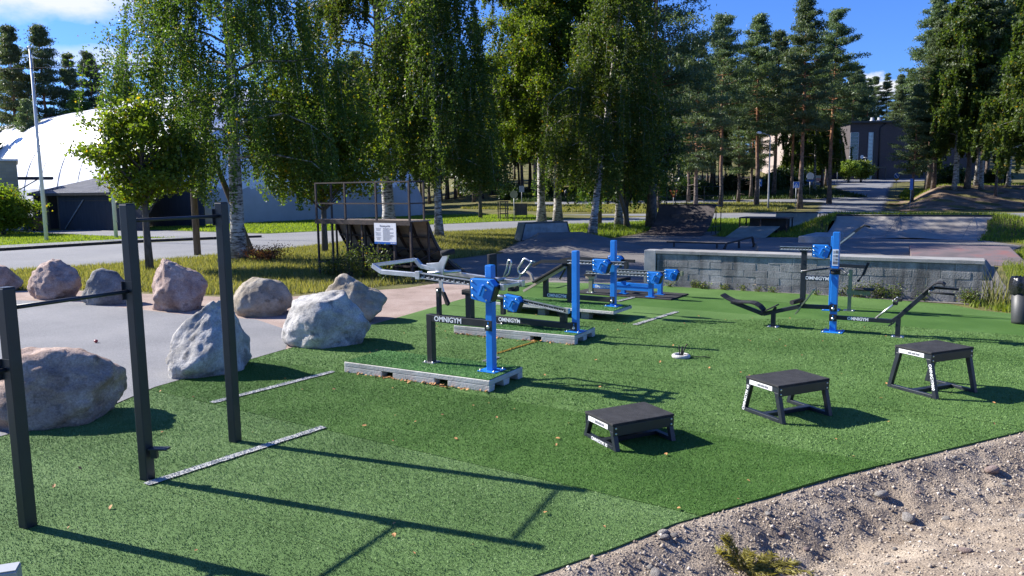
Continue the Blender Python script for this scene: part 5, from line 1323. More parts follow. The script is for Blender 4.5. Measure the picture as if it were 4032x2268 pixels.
# ------------------------------------------------------------------ poles and lines
def flagpole(loc, h, label):
    e = empty('flagpole', loc, 0, label, 'flagpole')
    MB().tube([(0,0,0),(0,0,h*0.5),(0,0,h)], [0.11,0.09,0.05], 14).build('pole', M['white_paint'], e)
    MB().tube([(0,0,h+0.001),(0,0,h+0.04),(0,0,h+0.09),(0,0,h+0.14),(0,0,h+0.17)], [0.04,0.09,0.11,0.09,0.03], 12).build('finial', M['white_paint'], e)
    MB().tube([(0.14,0,1.0),(0.12,0,h-0.2)],0.006,5).build('halyard', M['white_paint'], e)
    MB().box(0.09,0.15,-.02,.02,0.95,1.05).build('cleat', M['grey_metal'], e)
flagpole((-27.46, 45.5, 0), 11.0, 'tall white flagpole nearest the left edge')
flagpole((-24.57, 47.9, 0), 10.5, 'white flagpole further right, partly behind the round tree')
def wood_pole(loc, h, strut, label):
    e = empty('utility_pole', loc, 0, label, 'pole')
    MB().tube([(0,0,0),(0,0,h)], [0.15,0.11], 12).build('pole', M['wood_pole'], e)
    MB().tube([(strut[0]-loc[0],strut[1]-loc[1],-0.05),(0.05,0,h*0.80)], [0.13,0.10], 10).build('strut', M['wood_pole'], e)
    MB().box(-0.5,0.5,-0.05,0.05,h-0.35,h-0.25).build('cross_arm', M['wood_pole'], e)
    return e
wood_pole((-13.76, 33.66, 0), 8.5, (-10.75, 32.07), 'brown wooden utility pole with leaning strut behind the left birch')
wood_pole((5.82, 50.75, 0), 8.5, (7.46, 48.3), 'wooden pole with leaning strut beside the leaning birch')
def cable(a, b, sag, label, r=0.018):
    pts = []
    for i in range(15):
        t = i/14; p = Vector(a).lerp(Vector(b), t); p.z -= sag*4*t*(1-t); pts.append(p)
    c = (Vector(a)+Vector(b))/2; c.z = 0
    o = MB().tube([p-c for p in pts], r, 6).build('overhead_cable', M['rubber']); o.location = c
    return tag(o, label, 'cable')
cable((-13.76, 33.66, 8.3), (-46, 38.0, 9.4), 0.5, 'black overhead cable crossing the sky on the left')
cable((-13.76, 33.66, 8.3), (5.82, 50.75, 8.3), 0.5, 'black overhead cable running through the birch crowns')

def sign(name, loc, h, label, board, rz=0.0, post_h=None):
    z0 = float(land(loc[0], loc[1]))
    e = empty(name, (loc[0], loc[1], z0), rz, label, 'road sign')
    MB().tube([(0,0,0),(0,0,post_h or h+0.3)],0.03,8).build('post', M['grey_metal'], e)
    board(e, h)
    return e
def b_parking(e, h):
    p = MB().box(-.3,.3,-.05,-.035,h-.3,h+.3).build('board', M['sign_blue'], e); lettering(p, 'P', (0,-.053,h), .55, WHITE, weight=0.02)
    q = MB().box(-.3,.3,-.05,-.035,h-.62,h-.33).build('board', M['sign_blue'], e); lettering(q, 'A/B', (0,-.053,h-.475), .2, WHITE)
def b_ped(e, h):
    p = MB().box(-.32,.32,-.05,-.035,h-.32,h+.32).build('board', M['white_paint'], e)
    MB().box(-.29,.29,-.054,-.051,h-.29,h+.29).build('blue_field', M['sign_blue'], p)
    MB().prism([(-.24,h-.22),(.24,h-.22),(0,h+.22)],-.058,-.0545).build('triangle', M['white_paint'], p)
    b = MB(); b.prism([(-.03,h+.05),(.03,h+.05),(.03,h+.10),(-.03,h+.10)],-.062,-.0585); b.prism([(-.035,h+.04),(.035,h+.04),(.02,h-.07),(-.02,h-.07)],-.062,-.0585)
    b.prism([(-.02,h-.07),(.0,h-.07),(-.06,h-.2),(-.085,h-.2)],-.062,-.0585); b.prism([(.0,h-.07),(.02,h-.07),(.085,h-.2),(.06,h-.2)],-.062,-.0585)
    b.build('walking_figure', M['black_paint'], p)
def disc(r, n=28, z=0.0): return [(r*math.cos(2*math.pi*k/n), z + r*math.sin(2*math.pi*k/n)) for k in range(n)]
def b_nopark(e, h):
    p = MB().prism(disc(.36, z=h), -.05, -.035).build('board', M['white_paint'], e)
    MB().prism(disc(.33, z=h), -.054, -.051).build('blue_field', M['sign_blue'], p)
    MB().prism([(-.27,h+.20),(-.20,h+.27),(.27,h-.20),(.20,h-.27)], -.058, -.0545).build('slash', M['white_paint'], p)
    MB().box(-.36,.36,-.05,-.035,h-.62,h-.42).build('board', M['sign_orange'], e)
    MB().box(-.12,.12,-.05,-.035,h-.80,h-.65).build('board', M['sign_orange'], e)
def b_yield(e, h):
    p = MB().prism([(-.45,h+.36),(.45,h+.36),(0,h-.46)], -.05, -.035).build('board', M['sign_red'], e)
    MB().prism([(-.32,h+.28),(.32,h+.28),(0,h-.32)], -.054, -.051).build('yellow_field', M['sign_orange'], p)
def b_arrow(e, h):
    MB().prism([(-.55,h),(-.35,h+.16),(.5,h+.16),(.5,h-.16),(-.35,h-.16)], -.05, -.035).build('board', M['sign_blue'], e)
    MB().prism(disc(.5, z=h+.55), -.05, -.035).build('board', M['white_paint'], e)
def b_blue(e, h): MB().box(-.15,.15,-.05,-.035,h-.55,h+.55).build('board', M['sign_blue'], e)
def b_small(e, h): MB().box(-.28,.28,-.05,-.035,h-.35,h+.35).build('board', M['grey_metal'], e)
sign('parking_sign', (31.6, 98.6), 2.3, 'blue parking sign with a white P among the pines', b_parking)
sign('crossing_sign', (29.9, 81.3), 2.72, 'blue pedestrian crossing sign left of the hill road', b_ped)
sign('no_parking_sign', (52.25, 105.2), 2.55, 'round blue no-parking sign with yellow plates right of the road', b_nopark)
sign('yield_sign', (17.0, 81.0), 2.0, 'yellow yield sign with a red border above the dark quarter pipe', b_yield)
sign('arrow_sign', (39.2, 101.7), 2.2, 'blue arrow sign below a white disc near the red car', b_arrow)
sign('marker_post', (40.1, 77.7), 2.6, 'narrow blue marker on a thin post by the brown bank', b_blue)
sign('path_sign', (8.3, 85.7), 2.5, 'small grey road sign seen between the leaning birch and pole', b_small)
sign('path_sign', (1.2, 86.0), 2.4, 'small grey road sign left of the birch pair', b_small)

def street_lamp(loc, h, label):
    e = empty('street_lamp', (loc[0], loc[1], float(land(*loc))), 0, label, 'street lamp')
    MB().tube([(0,0,0),(0,0,1.2),(0,0,h*0.97),(-0.15,-0.05,h)], [0.11,0.10,0.07,0.06], 10).build('pole', M['grey_metal'], e)
    MB().tube([(-0.15,-0.05,h),(-1.0,-0.1,h+0.25)],0.04,8).build('arm', M['grey_metal'], e)
    MB().tube([(-0.95,-0.1,h+0.22),(-1.05,-0.1,h+0.24),(-1.3,-0.12,h+0.28),(-1.5,-0.13,h+0.27)], [0.05,0.14,0.15,0.06], 10).build('lamp_head', M['white_paint'], e)
street_lamp((27.76, 83.5), 7.9, 'tall grey street lamp among the pines left of the hill road')
def park_lamp(loc, h, label):
    e = empty('park_lamp', (loc[0], loc[1], float(land(*loc))), 0, label, 'street lamp')
    MB().tube([(0,0,0),(0,0,h)],0.06,8).build('pole', M['grey_metal'], e)
    MB().tube([(0,0,h+.001),(0,0,h+.2),(0,0,h+.21),(0,0,h+.3)], [0.13,0.16,0.42,0.35], 14).build('lamp_head', M['grey_metal'], e)
park_lamp((56.1, 133.5), 4.4, 'low lamp with a flat hood left of the round shrubs')
park_lamp((60.5, 138.5), 4.3, 'low lamp with a flat hood rising behind the round shrubs')
park_lamp((67.2, 147.5), 4.0, 'low lamp with a flat hood before the pale window strip')

# ------------------------------------------------------------------ school
sc_ = empty('school', (0, 0, 0), 0, 'dark brick school block with tall window strips at the end of the hill road', 'building')
M['dark_brick'] = brick_mat('dark_brick', (0.058,0.048,0.050), (0.075,0.062,0.062), (0.09,0.08,0.08), 2.0)
M['pink_brick_lit'] = brick_mat('pink_brick_lit', (0.30,0.235,0.20), (0.35,0.28,0.245), (0.34,0.30,0.27), 2.0)  # pinkish brick, pale tone paints in the sunlight on the left wall
ZB, ZR = 3.2, 14.4
MB().box(64.9, 92, 149.4, 175, ZB, ZR).build('wall', M['dark_brick'], sc_)
MB().box(55.8, 64.88, 155.0, 178, ZB, ZR - 0.4).build('wall', M['dark_brick'], sc_)
MB().box(55.6, 55.79, 155.0, 172, ZB, ZR - 0.9).build('wall', M['pink_brick_lit'], sc_)
MB().box(64.3, 92.5, 148.8, 175.5, ZR + 0.005, ZR + 0.35).build('roof', M['black_paint'], sc_)
MB().box(55.0, 64.29, 154.3, 178.5, ZR - 0.395, ZR - 0.05).build('roof', M['black_paint'], sc_)
def strip_window(x0, x1, y, z0, z1, n, glass, label):
    f = MB(); t = 0.12
    f.box(x0, x0+t, y-0.10, y, z0, z1); f.box(x1-t, x1, y-0.10, y, z0, z1)
    for k in range(n+1):
        z = z0 + (z1-z0)*k/n; f.box(x0+t, x1-t, y-0.09, y, z-0.05, z+0.05)
    o = f.build('window', M['grey_metal'], sc_)
    for k in range(n):
        a_, b = z0 + (z1-z0)*k/n + 0.06, z0 + (z1-z0)*(k+1)/n - 0.06
        MB().box(x0+t+.01, x1-t-.01, y-0.06, y-0.02, a_, b).build('pane', glass, o)
strip_window(64.95, 66.6, 149.39, 6.4, 12.6, 9, M['glass'], '')
strip_window(68.4, 69.4, 149.39, 3.6, 12.6, 13, M['glass_pale'], '')
MB().box(69.45, 69.75, 149.2, 149.395, 3.6, 12.6).build('pilaster', M['black_paint'], sc_)
MB().tube([(70.6,149.3,3.4),(70.6,149.3,13.4),(71.6,149.3,14.3)],0.10,8).build('drainpipe', M['black_paint'], sc_)
cf = MB().prism([(67.35+a_, 8.0+b) for a_, b in disc(.34)], 149.30, 149.395).build('clock', M['white_paint'], sc_)
MB().bar((67.35,149.29,8.0),(67.35,149.29,8.22),0.03,0.01,(0,-1,0)).build('clock_hand', M['black_paint'], cf)
MB().bar((67.35,149.285,8.0),(67.5,149.285,8.05),0.03,0.01,(0,-1,0)).build('clock_hand', M['black_paint'], cf)
MB().box(66.7, 71.0, 146.6, 149.39, 5.75, 6.05).build('canopy', M['black_paint'], sc_)
for x in (66.9, 70.8): MB().box(x-.08, x+.08, 146.7, 146.86, 3.3, 5.749).build('canopy_post', M['black_paint'], sc_)
MB().box(64.8, 92, 149.30, 149.398, ZB, 3.75).build('plinth', M['concrete'], sc_)
for x in (66.0, 73.0, 74.4): MB().tube([(x,158,ZR+.35),(x,158,ZR+1.2),(x,158,ZR+1.25),(x,158,ZR+1.7)], [0.5,0.5,0.35,0.35], 10).build('roof_vent', M['grey_metal'], sc_)
MB().prism([(84.5,ZR+.9),(91,ZR+2.0),(91,ZR+2.3),(84.5,ZR+1.15)], 160, 170).build('raised_roof', M['white_paint'], sc_)
for x in (84.9, 90.5): MB().box(x-.1, x+.1, 160.4, 160.6, ZR+.351, ZR+1.0 if x < 86 else ZR+1.9).build('roof_post', M['white_paint'], sc_)
M['faint_letters'] = noise_mat('faint_wall_letters', [(0.3,(0.20,0.165,0.145)),(0.7,(0.25,0.20,0.175))], 4, 2, 0.7)
for k, (n_, z_) in enumerate(((16, 6.6), (11, 5.9), (9, 5.3))):
    tl = MB()
    for j in range(n_):
        y_ = 157.5 + j * 0.72; tl.box(55.55, 55.598, y_, y_ + 0.42, z_, z_ + 0.42)
    tl.build('wall_letters', M['faint_letters'], sc_)

# ------------------------------------------------------------------ cars
def car(loc, rz, paint, label):
    z = float(land(loc[0], loc[1])) + 0.06
    e = empty('parked_car', (loc[0], loc[1], z), rz, label, 'car')
    side = [(-2.1,.35),(-2.15,.62),(-1.95,.82),(-1.25,.92),(-0.65,1.38),(0.85,1.42),(1.55,.98),(2.1,.90),(2.18,.55),(2.1,.33)]
    MB().prism(side, -0.85, 0.85).build('body', paint, e, bevel=0.05)
    MB().prism([(-1.12,.95),(-0.62,1.32),(0.80,1.36),(1.38,.99)], -0.862, -0.853).build('side_window', M['glass'], e)
    MB().prism([(-1.12,.95),(-0.62,1.32),(0.80,1.36),(1.38,.99)], 0.853, 0.862).build('side_window', M['glass'], e)
    MB().bar((-1.27,-.7,.95),(-1.27,.7,.95),0.02,0.02).build('windscreen_trim', M['black_paint'], e)
    for x in (-1.3, 1.35):
        for y in (-0.80, 0.80):
            w_ = MB().tube([(x,y-0.1,.32),(x,y+0.1,.32)],0.32,16).build('wheel', M['rubber'], e)
            MB().tube([(x,y-0.112 if y < 0 else y+0.101,.32),(x,y-0.101 if y < 0 else y+0.112,.32)],0.2,12).build('rim', M['grey_metal'], w_)
    for y in (-.6, .6): MB().box(-2.16,-2.06,y-.16,y+.16,.60,.72).build('headlight', M['glass_pale'], e)
car((53.8, 136.6), R(5), noise_mat('red_car_paint', [(0.4,(0.28,0.015,0.01)),(0.6,(0.32,0.02,0.014))], 2, 2, 0.25, coat=0.5), 'red car parked before the school behind the pine trunks')
car((32.9, 143.5), R(10), noise_mat('silver_car_paint', [(0.4,(0.45,0.47,0.50)),(0.6,(0.5,0.52,0.55))], 2, 2, 0.25, coat=0.5), 'silver car parked deep in the pine wood')

# ------------------------------------------------------------------ small things by the back road
ff = empty('wooden_frame', (-0.73, 68.75, 0), 0.3, 'small wooden climbing frame by the back road', 'frame')
for x in (-.35,.35):
    for y in (-.3,.3): MB().box(x-.04,x+.04,y-.04,y+.04,0,1.62).build('post', M['wood_pole'], ff)
for z in (0.5, 0.95, 1.55): MB().box(-.42,.42,-.36,-.342,z,z+.1).build('rung', M['wood_pole'], ff)
bd = empty('board_box', (0.9, 70.2, 0), 0.1, 'brown upright board box right of the wooden frame', 'box')
MB().box(-.55,.55,-.2,.2,0.35,1.4).build('panel', M['wood_pole'], bd)
for x in (-.5,.5): MB().box(x-.04,x+.04,-.24,-.201,0,1.4).build('leg', M['wood_pole'], bd)
rs = empty('round_sign', (0.25, 65.5, 0), 0, 'dark round sign on a post seen from behind', 'road sign')
MB().tube([(0,0,0),(0,0,2.35)],0.03,8).build('post', M['grey_metal'], rs)
MB().prism(disc(.33, z=2.25), -.05, -.035).build('board', M['olive_steel'], rs)
wb = empty('post_bin', (7.3, 103, float(land(7.3,103))), 0, 'black litter bin on a post under the birches', 'bin')
MB().tube([(0,0,0),(0,0,1.3)],0.04,8).build('post', M['grey_metal'], wb); MB().tube([(0,-.25,.5),(0,-.25,1.2)],[.2,.24],12).build('barrel', M['black_paint'], wb)
for k, (x, y) in enumerate(((58.4, 100.7), (55.2, 101.5))):
    pt = empty('picnic_table', (x, y, float(land(x, y))), 0.2, ('right', 'left')[k] + ' wooden picnic table on the grass beyond the brown bank', 'picnic table')
    MB().box(-.9,.9,-.35,.35,.70,.76).build('table_top', M['concrete'], pt)
    for s in (-.65,.65): MB().box(-.9,.9,s-.13,s+.13,.42,.47).build('bench_board', M['concrete'], pt)
    for x_ in (-.6,.6): MB().box(x_-.05,x_+.05,-.6,.6,.30,.415).build('cross_beam', M['wood_pole'], pt); MB().box(x_-.05,x_+.05,-.25,.25,0.0,.699).build('leg', M['wood_pole'], pt)
ap = bpy.data.objects.new('apple', None)
apm = MB().tube([(0,0,0.0),(0,0,.006),(0,0,.02),(0,0,.036),(0,0,.052),(0,0,.058)],[.008,.022,.034,.036,.024,.006],14).build('apple', noise_mat('red_apple', [(0.4,(0.30,0.02,0.03)),(0.6,(0.38,0.06,0.05))], 20, 3, 0.35)); apm.location = (-7.65, 13.9, 0.007)
tag(apm, 'small red apple lying alone on the asphalt', 'apple'); bpy.data.objects.remove(ap)

# ------------------------------------------------------------------ trees
def leaf_quads(C, L, Wd, g, updir=None, spread=1.0, tri=False):
    """one rhombus per centre; long axis round updir (n x 3 or None for any way)"""
    n = len(C)
    a = g.normal(size=(n, 3)) * spread
    if updir is not None: a = a + updir
    a /= np.linalg.norm(a, axis=1, keepdims=True) + 1e-9
    b = np.cross(a, g.normal(size=(n, 3))); b /= np.linalg.norm(b, axis=1, keepdims=True) + 1e-9
    l = (L * g.uniform(0.65, 1.25, n))[:, None] / 2; w = (Wd * g.uniform(0.65, 1.25, n))[:, None] / 2
    if tri:
        V = np.stack([C + a*l*1.1, C - a*l*0.7 + b*w*1.15, C - a*l*0.7 - b*w*1.15], 1).reshape(-1, 3)
        return V, np.arange(n*3).reshape(-1, 3), g.uniform(0, 1, n)
    V = np.stack([C + a*l, C + b*w + a*l*0.1, C - a*l, C - b*w + a*l*0.1], 1).reshape(-1, 3)
    return V, np.arange(n*4).reshape(-1, 4), g.uniform(0, 1, n)

def tree_object(name, loc, rz, label, group, trunk_me, bark, crown_me, leaf, cat='tree', scale=1.0):
    e = empty(name, loc, rz, label, cat, group)
    t = link('trunk', trunk_me, bark, e); c = link('crown', crown_me, leaf, e)
    e.scale = (scale, scale, scale)
    return e

def birch_parts(seed, H, r, cs, Wd, nleaf, ls, lean=(0, 0), droop=1.0, nb=44, ns=16, low_sides=0.0, fill=0.25, sway=0.12, zmin=1.6):
    g = np.random.default_rng(seed); mb = MB()
    N = 14; tz = np.linspace(0, 1, N); wob = np.cumsum(g.normal(0, sway * H / 60, (N, 2)), 0); wob -= wob[0]
    tx = lean[0] * tz + wob[:, 0] * tz; ty = lean[1] * tz + wob[:, 1] * tz
    flare = 1 + 0.55 * np.exp(-tz * H / 0.35)
    mb.tube([(tx[i], ty[i], tz[i]*H - (0.1 if i == 0 else 0)) for i in range(N)], [float(max(r * (1 - tz[i])**0.75 * flare[i], 0.015)) for i in range(N)], 12)
    S, Ln, J = [], [], []
    FC = []
    for i in range(nb):
        u = (i + 0.5) / nb; t = cs + (0.98 - cs) * u ** 1.05
        az = i * 2.39996 + g.uniform(-.4, .4)
        shape = (0.72 + 0.28 * min(1, u * 5)) * (1 - u) ** 0.55 + 0.06
        L = Wd * shape * g.uniform(0.75, 1.2)
        p0 = np.array([np.interp(t, tz, tx), np.interp(t, tz, ty), t * H]); hd = np.array([np.cos(az), np.sin(az), 0])
        rise = g.uniform(0.45, 0.9) * (0.35 + 0.65 * min(1, u * 2.2)); fall = rise * g.uniform(0.6, 1.0) + 0.22 * (1 - u)
        pts = []
        for s in np.linspace(0, 1, 7):
            pts.append(p0 + hd*L*s + np.array([0, 0, L*(rise*s - fall*s*s)]) + g.normal(0, 0.04*L*s, 3))
        rb = r * 0.26 * (1 - t) ** 0.6 + 0.012
        mb.tube([tuple(p) for p in pts], [float(rb * (1 - 0.85*k/6)) for k in range(7)], 6, False)
        P = np.array(pts)
        m = max(5, int(ns * (0.4 + shape)))
        ss = g.uniform(0.18, 1.0, m) ** 0.8
        idx = ss * 6; k0 = np.clip(idx.astype(int), 0, 5); fr = (idx - k0)[:, None]
        st = P[k0] * (1 - fr) + P[k0+1] * fr + g.normal(0, 0.16 + 0.05 * L, (m, 3)) * np.array([1, 1, 0.6])
        S.append(st); Ln.append(g.uniform(0.25, 1.0, m) ** 1.2 * droop * (0.5 + 0.8*(1-u)) * (0.5 + ss)); J.append(np.tile(hd, (m, 1)) * 0.25 + g.normal(0, .16, (m, 3)))
        FC.append(st)
    S = np.vstack(S); Ln = np.concatenate(Ln); J = np.vstack(J); J[:, 2] = 0
    w = Ln / Ln.sum(); cnt = g.multinomial(int(nleaf * (1 - fill)), w)
    rep = np.repeat(np.arange(len(S)), cnt); u = g.uniform(0, 1, len(rep))
    C = S[rep] + J[rep] * (u * Ln[rep] * 0.5)[:, None] + np.stack([np.zeros(len(rep)), np.zeros(len(rep)), -Ln[rep]*u], 1) + g.normal(0, 0.075, (len(rep), 3))
    nf = int(nleaf * fill); k = g.integers(0, len(S), nf)
    C2 = S[k] + g.normal(0, 0.30, (nf, 3)) * np.array([1, 1, .8])
    C = np.vstack([C, C2]); C = C[C[:, 2] > zmin + 0.5 * np.sin(C[:, 0] * 2.1 + C[:, 1]) ]
    V, F, rn = leaf_quads(C, ls, ls * 0.78, g, np.array([0, 0, -0.6]), tri=True)
    # a few bare strands
    for q in range(0, len(S), 3):
        a = S[q]; b = a + J[q]*Ln[q]*0.5 - np.array([0, 0, Ln[q]])
        if b[2] < zmin: continue
        mb.tube([tuple(a), tuple((a+b)/2+J[q]*.1), tuple(b)], [0.010, 0.007, 0.004], 3, False)
    return mb.mesh('trunk'), mesh_np('crown', V, F, rn)

def bushy_parts(seed, H, r, z0, rad, nleaf, ls, clumps=160, stems=1, shell=0.55, csize=0.38, flat=1.0):
    """round-crowned broadleaf tree: leaf clumps at the ends of spreading limbs"""
    g = np.random.default_rng(seed); mb = MB()
    zc = (z0 + H) / 2; rz_ = (H - z0) / 2
    for q in range(stems):
        a = q * 2.4; d = 0.0 if stems == 1 else 0.25
        mb.tube([(d*math.cos(a)*.4, d*math.sin(a)*.4, -0.1), (d*math.cos(a)*.6 + g.normal(0, .03), d*math.sin(a)*.6, z0*0.6), (g.normal(0, .05), g.normal(0, .05), zc), (g.normal(0, .08), g.normal(0, .08), H*0.86)], [r*1.25, r, r*0.6, r*0.15], 10)
    D = g.normal(size=(clumps, 3)); D /= np.linalg.norm(D, axis=1, keepdims=True)
    rr = g.uniform(shell, 1.0, clumps) * (1 + 0.18 * g.normal(size=clumps)).clip(0.6, 1.25)
    C0 = D * rr[:, None] * np.array([rad, rad, rz_ * flat]) + np.array([0, 0, zc])
    C0[:, 0:2] *= (1 - 0.35 * ((C0[:, 2:3] - zc) / rz_).clip(0, 1) ** 2)
    for q in range(0, clumps, 2):
        p = C0[q]; b = np.array([0, 0, max(z0*0.8, p[2] - 0.7*np.hypot(p[0], p[1]))]); mid = (b + p)/2 + np.array([0, 0, .12*rad])
        mb.tube([tuple(b), tuple(mid), tuple(p)], [r*0.32, r*0.2, 0.008], 5, False)
    k = g.integers(0, clumps, nleaf)
    C = C0[k] + g.normal(0, csize, (nleaf, 3)) * np.array([1, 1, 0.62]); C = C[C[:, 2] > 0.12]
    V, F, rn = leaf_quads(C, ls, ls*0.85, g)
    return mb.mesh('trunk'), mesh_np('crown', V, F, rn)

def pine_parts(seed, H, r, cs, Wd, nq, qs, conical=0.5, tiers=16, per=5, lean=0.0, dead=6):
    g = np.random.default_rng(seed); mb = MB(); N = 10; tz = np.linspace(0, 1, N)
    wob = np.cumsum(g.normal(0, 0.05, (N, 2)), 0) * (H / 20); wob -= wob[0]
    tx = wob[:, 0] + lean * tz; ty = wob[:, 1]
    mb.tube([(tx[i], ty[i], tz[i]*H - (0.1 if i == 0 else 0)) for i in range(N)], [float(max(r*(1 - 0.9*tz[i])*(1 + 0.4*np.exp(-tz[i]*H/0.4)), 0.02)) for i in range(N)], 9)
    C0, Wt = [], []
    for i in range(tiers):
        u = float(np.clip((i + g.uniform(-.2, 1.2)) / tiers, 0.0, 0.995)); t = cs + (1 - cs) * u
        prof = min(0.50 + 1.7*u, 1.12 * (1 - u) ** (0.5 + 0.55*conical)) + 0.05
        for j in range(per - int(g.integers(0, 3))):
            az = i*0.9 + j*2*np.pi/per + g.uniform(-.6, .6); L = Wd * prof * g.uniform(0.40, 1.30)
            p0 = np.array([np.interp(t, tz, tx), np.interp(t, tz, ty), t*H + g.normal(0, .15)]); hd = np.array([np.cos(az), np.sin(az), 0])
            up = g.uniform(0.0, 0.35) - 0.25*(1-u); pts = [p0 + hd*L*s + np.array([0, 0, L*(up*s + 0.12*s*s)]) for s in (0, .35, .7, 1)]
            mb.tube([tuple(p) for p in pts], [float(rr_) for rr_ in (r*.2*(1-t)+.02, r*.14*(1-t)+.015, .012, .006)], 4, False)
            P = np.array(pts)
            sd_ = np.array([-hd[1], hd[0], 0])
            for s in (0.38, 0.55, 0.7, 0.8, 0.9, 1.0):
                k0 = min(int(s*3), 2); f = s*3 - k0; c = P[k0]*(1-f) + P[k0+1]*f
                for q in range(2):
                    C0.append(c + sd_*g.normal(0, 0.16*L*s) + np.array([0, 0, g.normal(0.05, 0.06)])); Wt.append(0.3 + s)
    for i in range(dead):
        t = g.uniform(cs*0.35, cs); az = g.uniform(0, 6.28); L = g.uniform(.4, 1.6); p = np.array([np.interp(t, tz, tx), np.interp(t, tz, ty), t*H])
        mb.tube([tuple(p), tuple(p + np.array([np.cos(az)*L, np.sin(az)*L, -.15*L]))], [0.03, 0.008], 4, False)
    C0 = np.array(C0); Wt = np.array(Wt); k = g.choice(len(C0), nq, p=Wt/Wt.sum())
    C = C0[k] + g.normal(0, 1, (nq, 3)) * np.array([.17, .17, .085]) * (Wd/2.6)
    V, F, rn = leaf_quads(C, qs, qs*0.34, g, np.array([0, 0, 0.45]))
    rn = np.clip(rn*0.6 + 0.4*((C[:, 2] - C0[k][:, 2])/0.5 + 0.5), 0, 1)
    return mb.mesh('trunk'), mesh_np('crown', V, F, rn)

def birch(loc, label, leaf='birch_leaf', rz=0.0, z=None, **kw):
    t, c = birch_parts(**kw)
    return tree_object('birch_tree', (loc[0], loc[1], float(land(*loc)) if z is None else z), rz, label, None, t, M['birch_bark'], c, M[leaf])
def old_bark():
    m = M['birch_bark'].copy(); m.name = 'old_birch_bark'
    for nd in m.node_tree.nodes:
        if nd.type == 'VALTORGB':
            for el, (ps, c) in zip(nd.color_ramp.elements, ((0.40, (0.025,0.022,0.020)), (0.52, (0.085,0.078,0.070)), (0.62, (0.20,0.188,0.172)), (0.8, (0.42,0.40,0.37)))): el.position = ps; el.color = (*c, 1)
    return m
M['old_birch_bark'] = old_bark()
# the birches that stand nearest
b1 = birch((-10.98, 30.83), 'large birch with a dark trunk in front of the white dome', seed=3, H=16.5, r=0.29, cs=0.24, Wd=4.8, nleaf=150000, ls=0.100, droop=2.4, nb=46, ns=20, lean=(0.3, 0.2), zmin=2.5)
b1.children[0].data.materials[0] = M['old_birch_bark'] if b1.children[0].name.startswith('trunk') else b1.children[0].data.materials[0]
birch((-6.9, 43.8), 'thick birch trunk rising behind the wooden quarter pipe', zmin=4.2, seed=8, H=21, r=0.36, cs=0.24, Wd=6.0, nleaf=150000, ls=0.135, droop=2.4, nb=48, ns=18, lean=(-0.5, 0))
birch((-3.62, 38.53), 'slender white birch at the right end of the wooden quarter pipe', zmin=2.6, seed=15, H=15.5, r=0.19, cs=0.24, Wd=3.6, nleaf=80000, ls=0.12, droop=2.6, nb=40, ns=16, lean=(-0.2, 0.3))
birch((2.10, 53.4), 'left trunk of the pale birch pair behind the grind box', 'birch_leaf_sunlit', zmin=4.4, seed=21, H=22, r=0.29, cs=0.25, Wd=6.0, nleaf=170000, ls=0.15, droop=1.1, nb=54, ns=18, fill=0.45)
birch((3.25, 53.7), 'right trunk of the pale birch pair behind the grind box', 'birch_leaf_sunlit', zmin=4.4, seed=22, H=21, r=0.29, cs=0.26, Wd=5.0, nleaf=110000, ls=0.15, droop=1.1, nb=44, ns=16, fill=0.45)
birch((4.55, 43.6), 'leaning birch with drooping twigs right of the pale pair', zmin=2.8, seed=33, H=15, r=0.22, cs=0.26, Wd=4.0, nleaf=80000, ls=0.13, droop=3.4, nb=38, ns=16, lean=(1.9, 0.4))
birch((7.6, 54.5), 'drooping birch just left of the big pine', seed=52, H=20, r=0.24, cs=0.2, Wd=4.6, nleaf=100000, ls=0.145, droop=3.6, nb=42, ns=16)

t, c = bushy_parts(4, 5.8, 0.12, 2.3, 1.75, 15000, 0.13, clumps=110, csize=0.24)
tree_object('linden_tree', (-12.75, 27.0, 0), 0.4, 'small round bright green linden tree beside the left frame post', None, t, M['grey_bark'], c, M['linden_leaf'])
t, c = bushy_parts(6, 7.6, 0.12, 2.3, 2.6, 26000, 0.14, clumps=180, csize=0.36)
tree_object('linden_tree', (-8.27, 34.1, 0), 1.9, 'bright green linden tree just behind the ramp railing', None, t, M['grey_bark'], c, M['linden_leaf'])
t, c = bushy_parts(9, 10.0, 0.16, 2.6, 3.0, 16000, 0.24, clumps=150, csize=0.5)
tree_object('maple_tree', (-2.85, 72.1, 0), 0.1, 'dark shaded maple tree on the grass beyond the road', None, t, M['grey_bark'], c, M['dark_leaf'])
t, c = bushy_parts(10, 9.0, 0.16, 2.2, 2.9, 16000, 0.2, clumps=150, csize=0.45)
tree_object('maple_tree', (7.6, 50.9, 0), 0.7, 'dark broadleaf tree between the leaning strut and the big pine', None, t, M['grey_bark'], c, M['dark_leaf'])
t, c = pine_parts(2, 19.5, 0.33, 0.24, 4.6, 44000, 0.22, 0.30, 24, 5)
tree_object('pine_tree', (9.25, 50.8, 0), 0.0, 'big pine with a bare trunk beside the dark quarter pipe', None, t, M['pine_bark'], c, M['needle'])

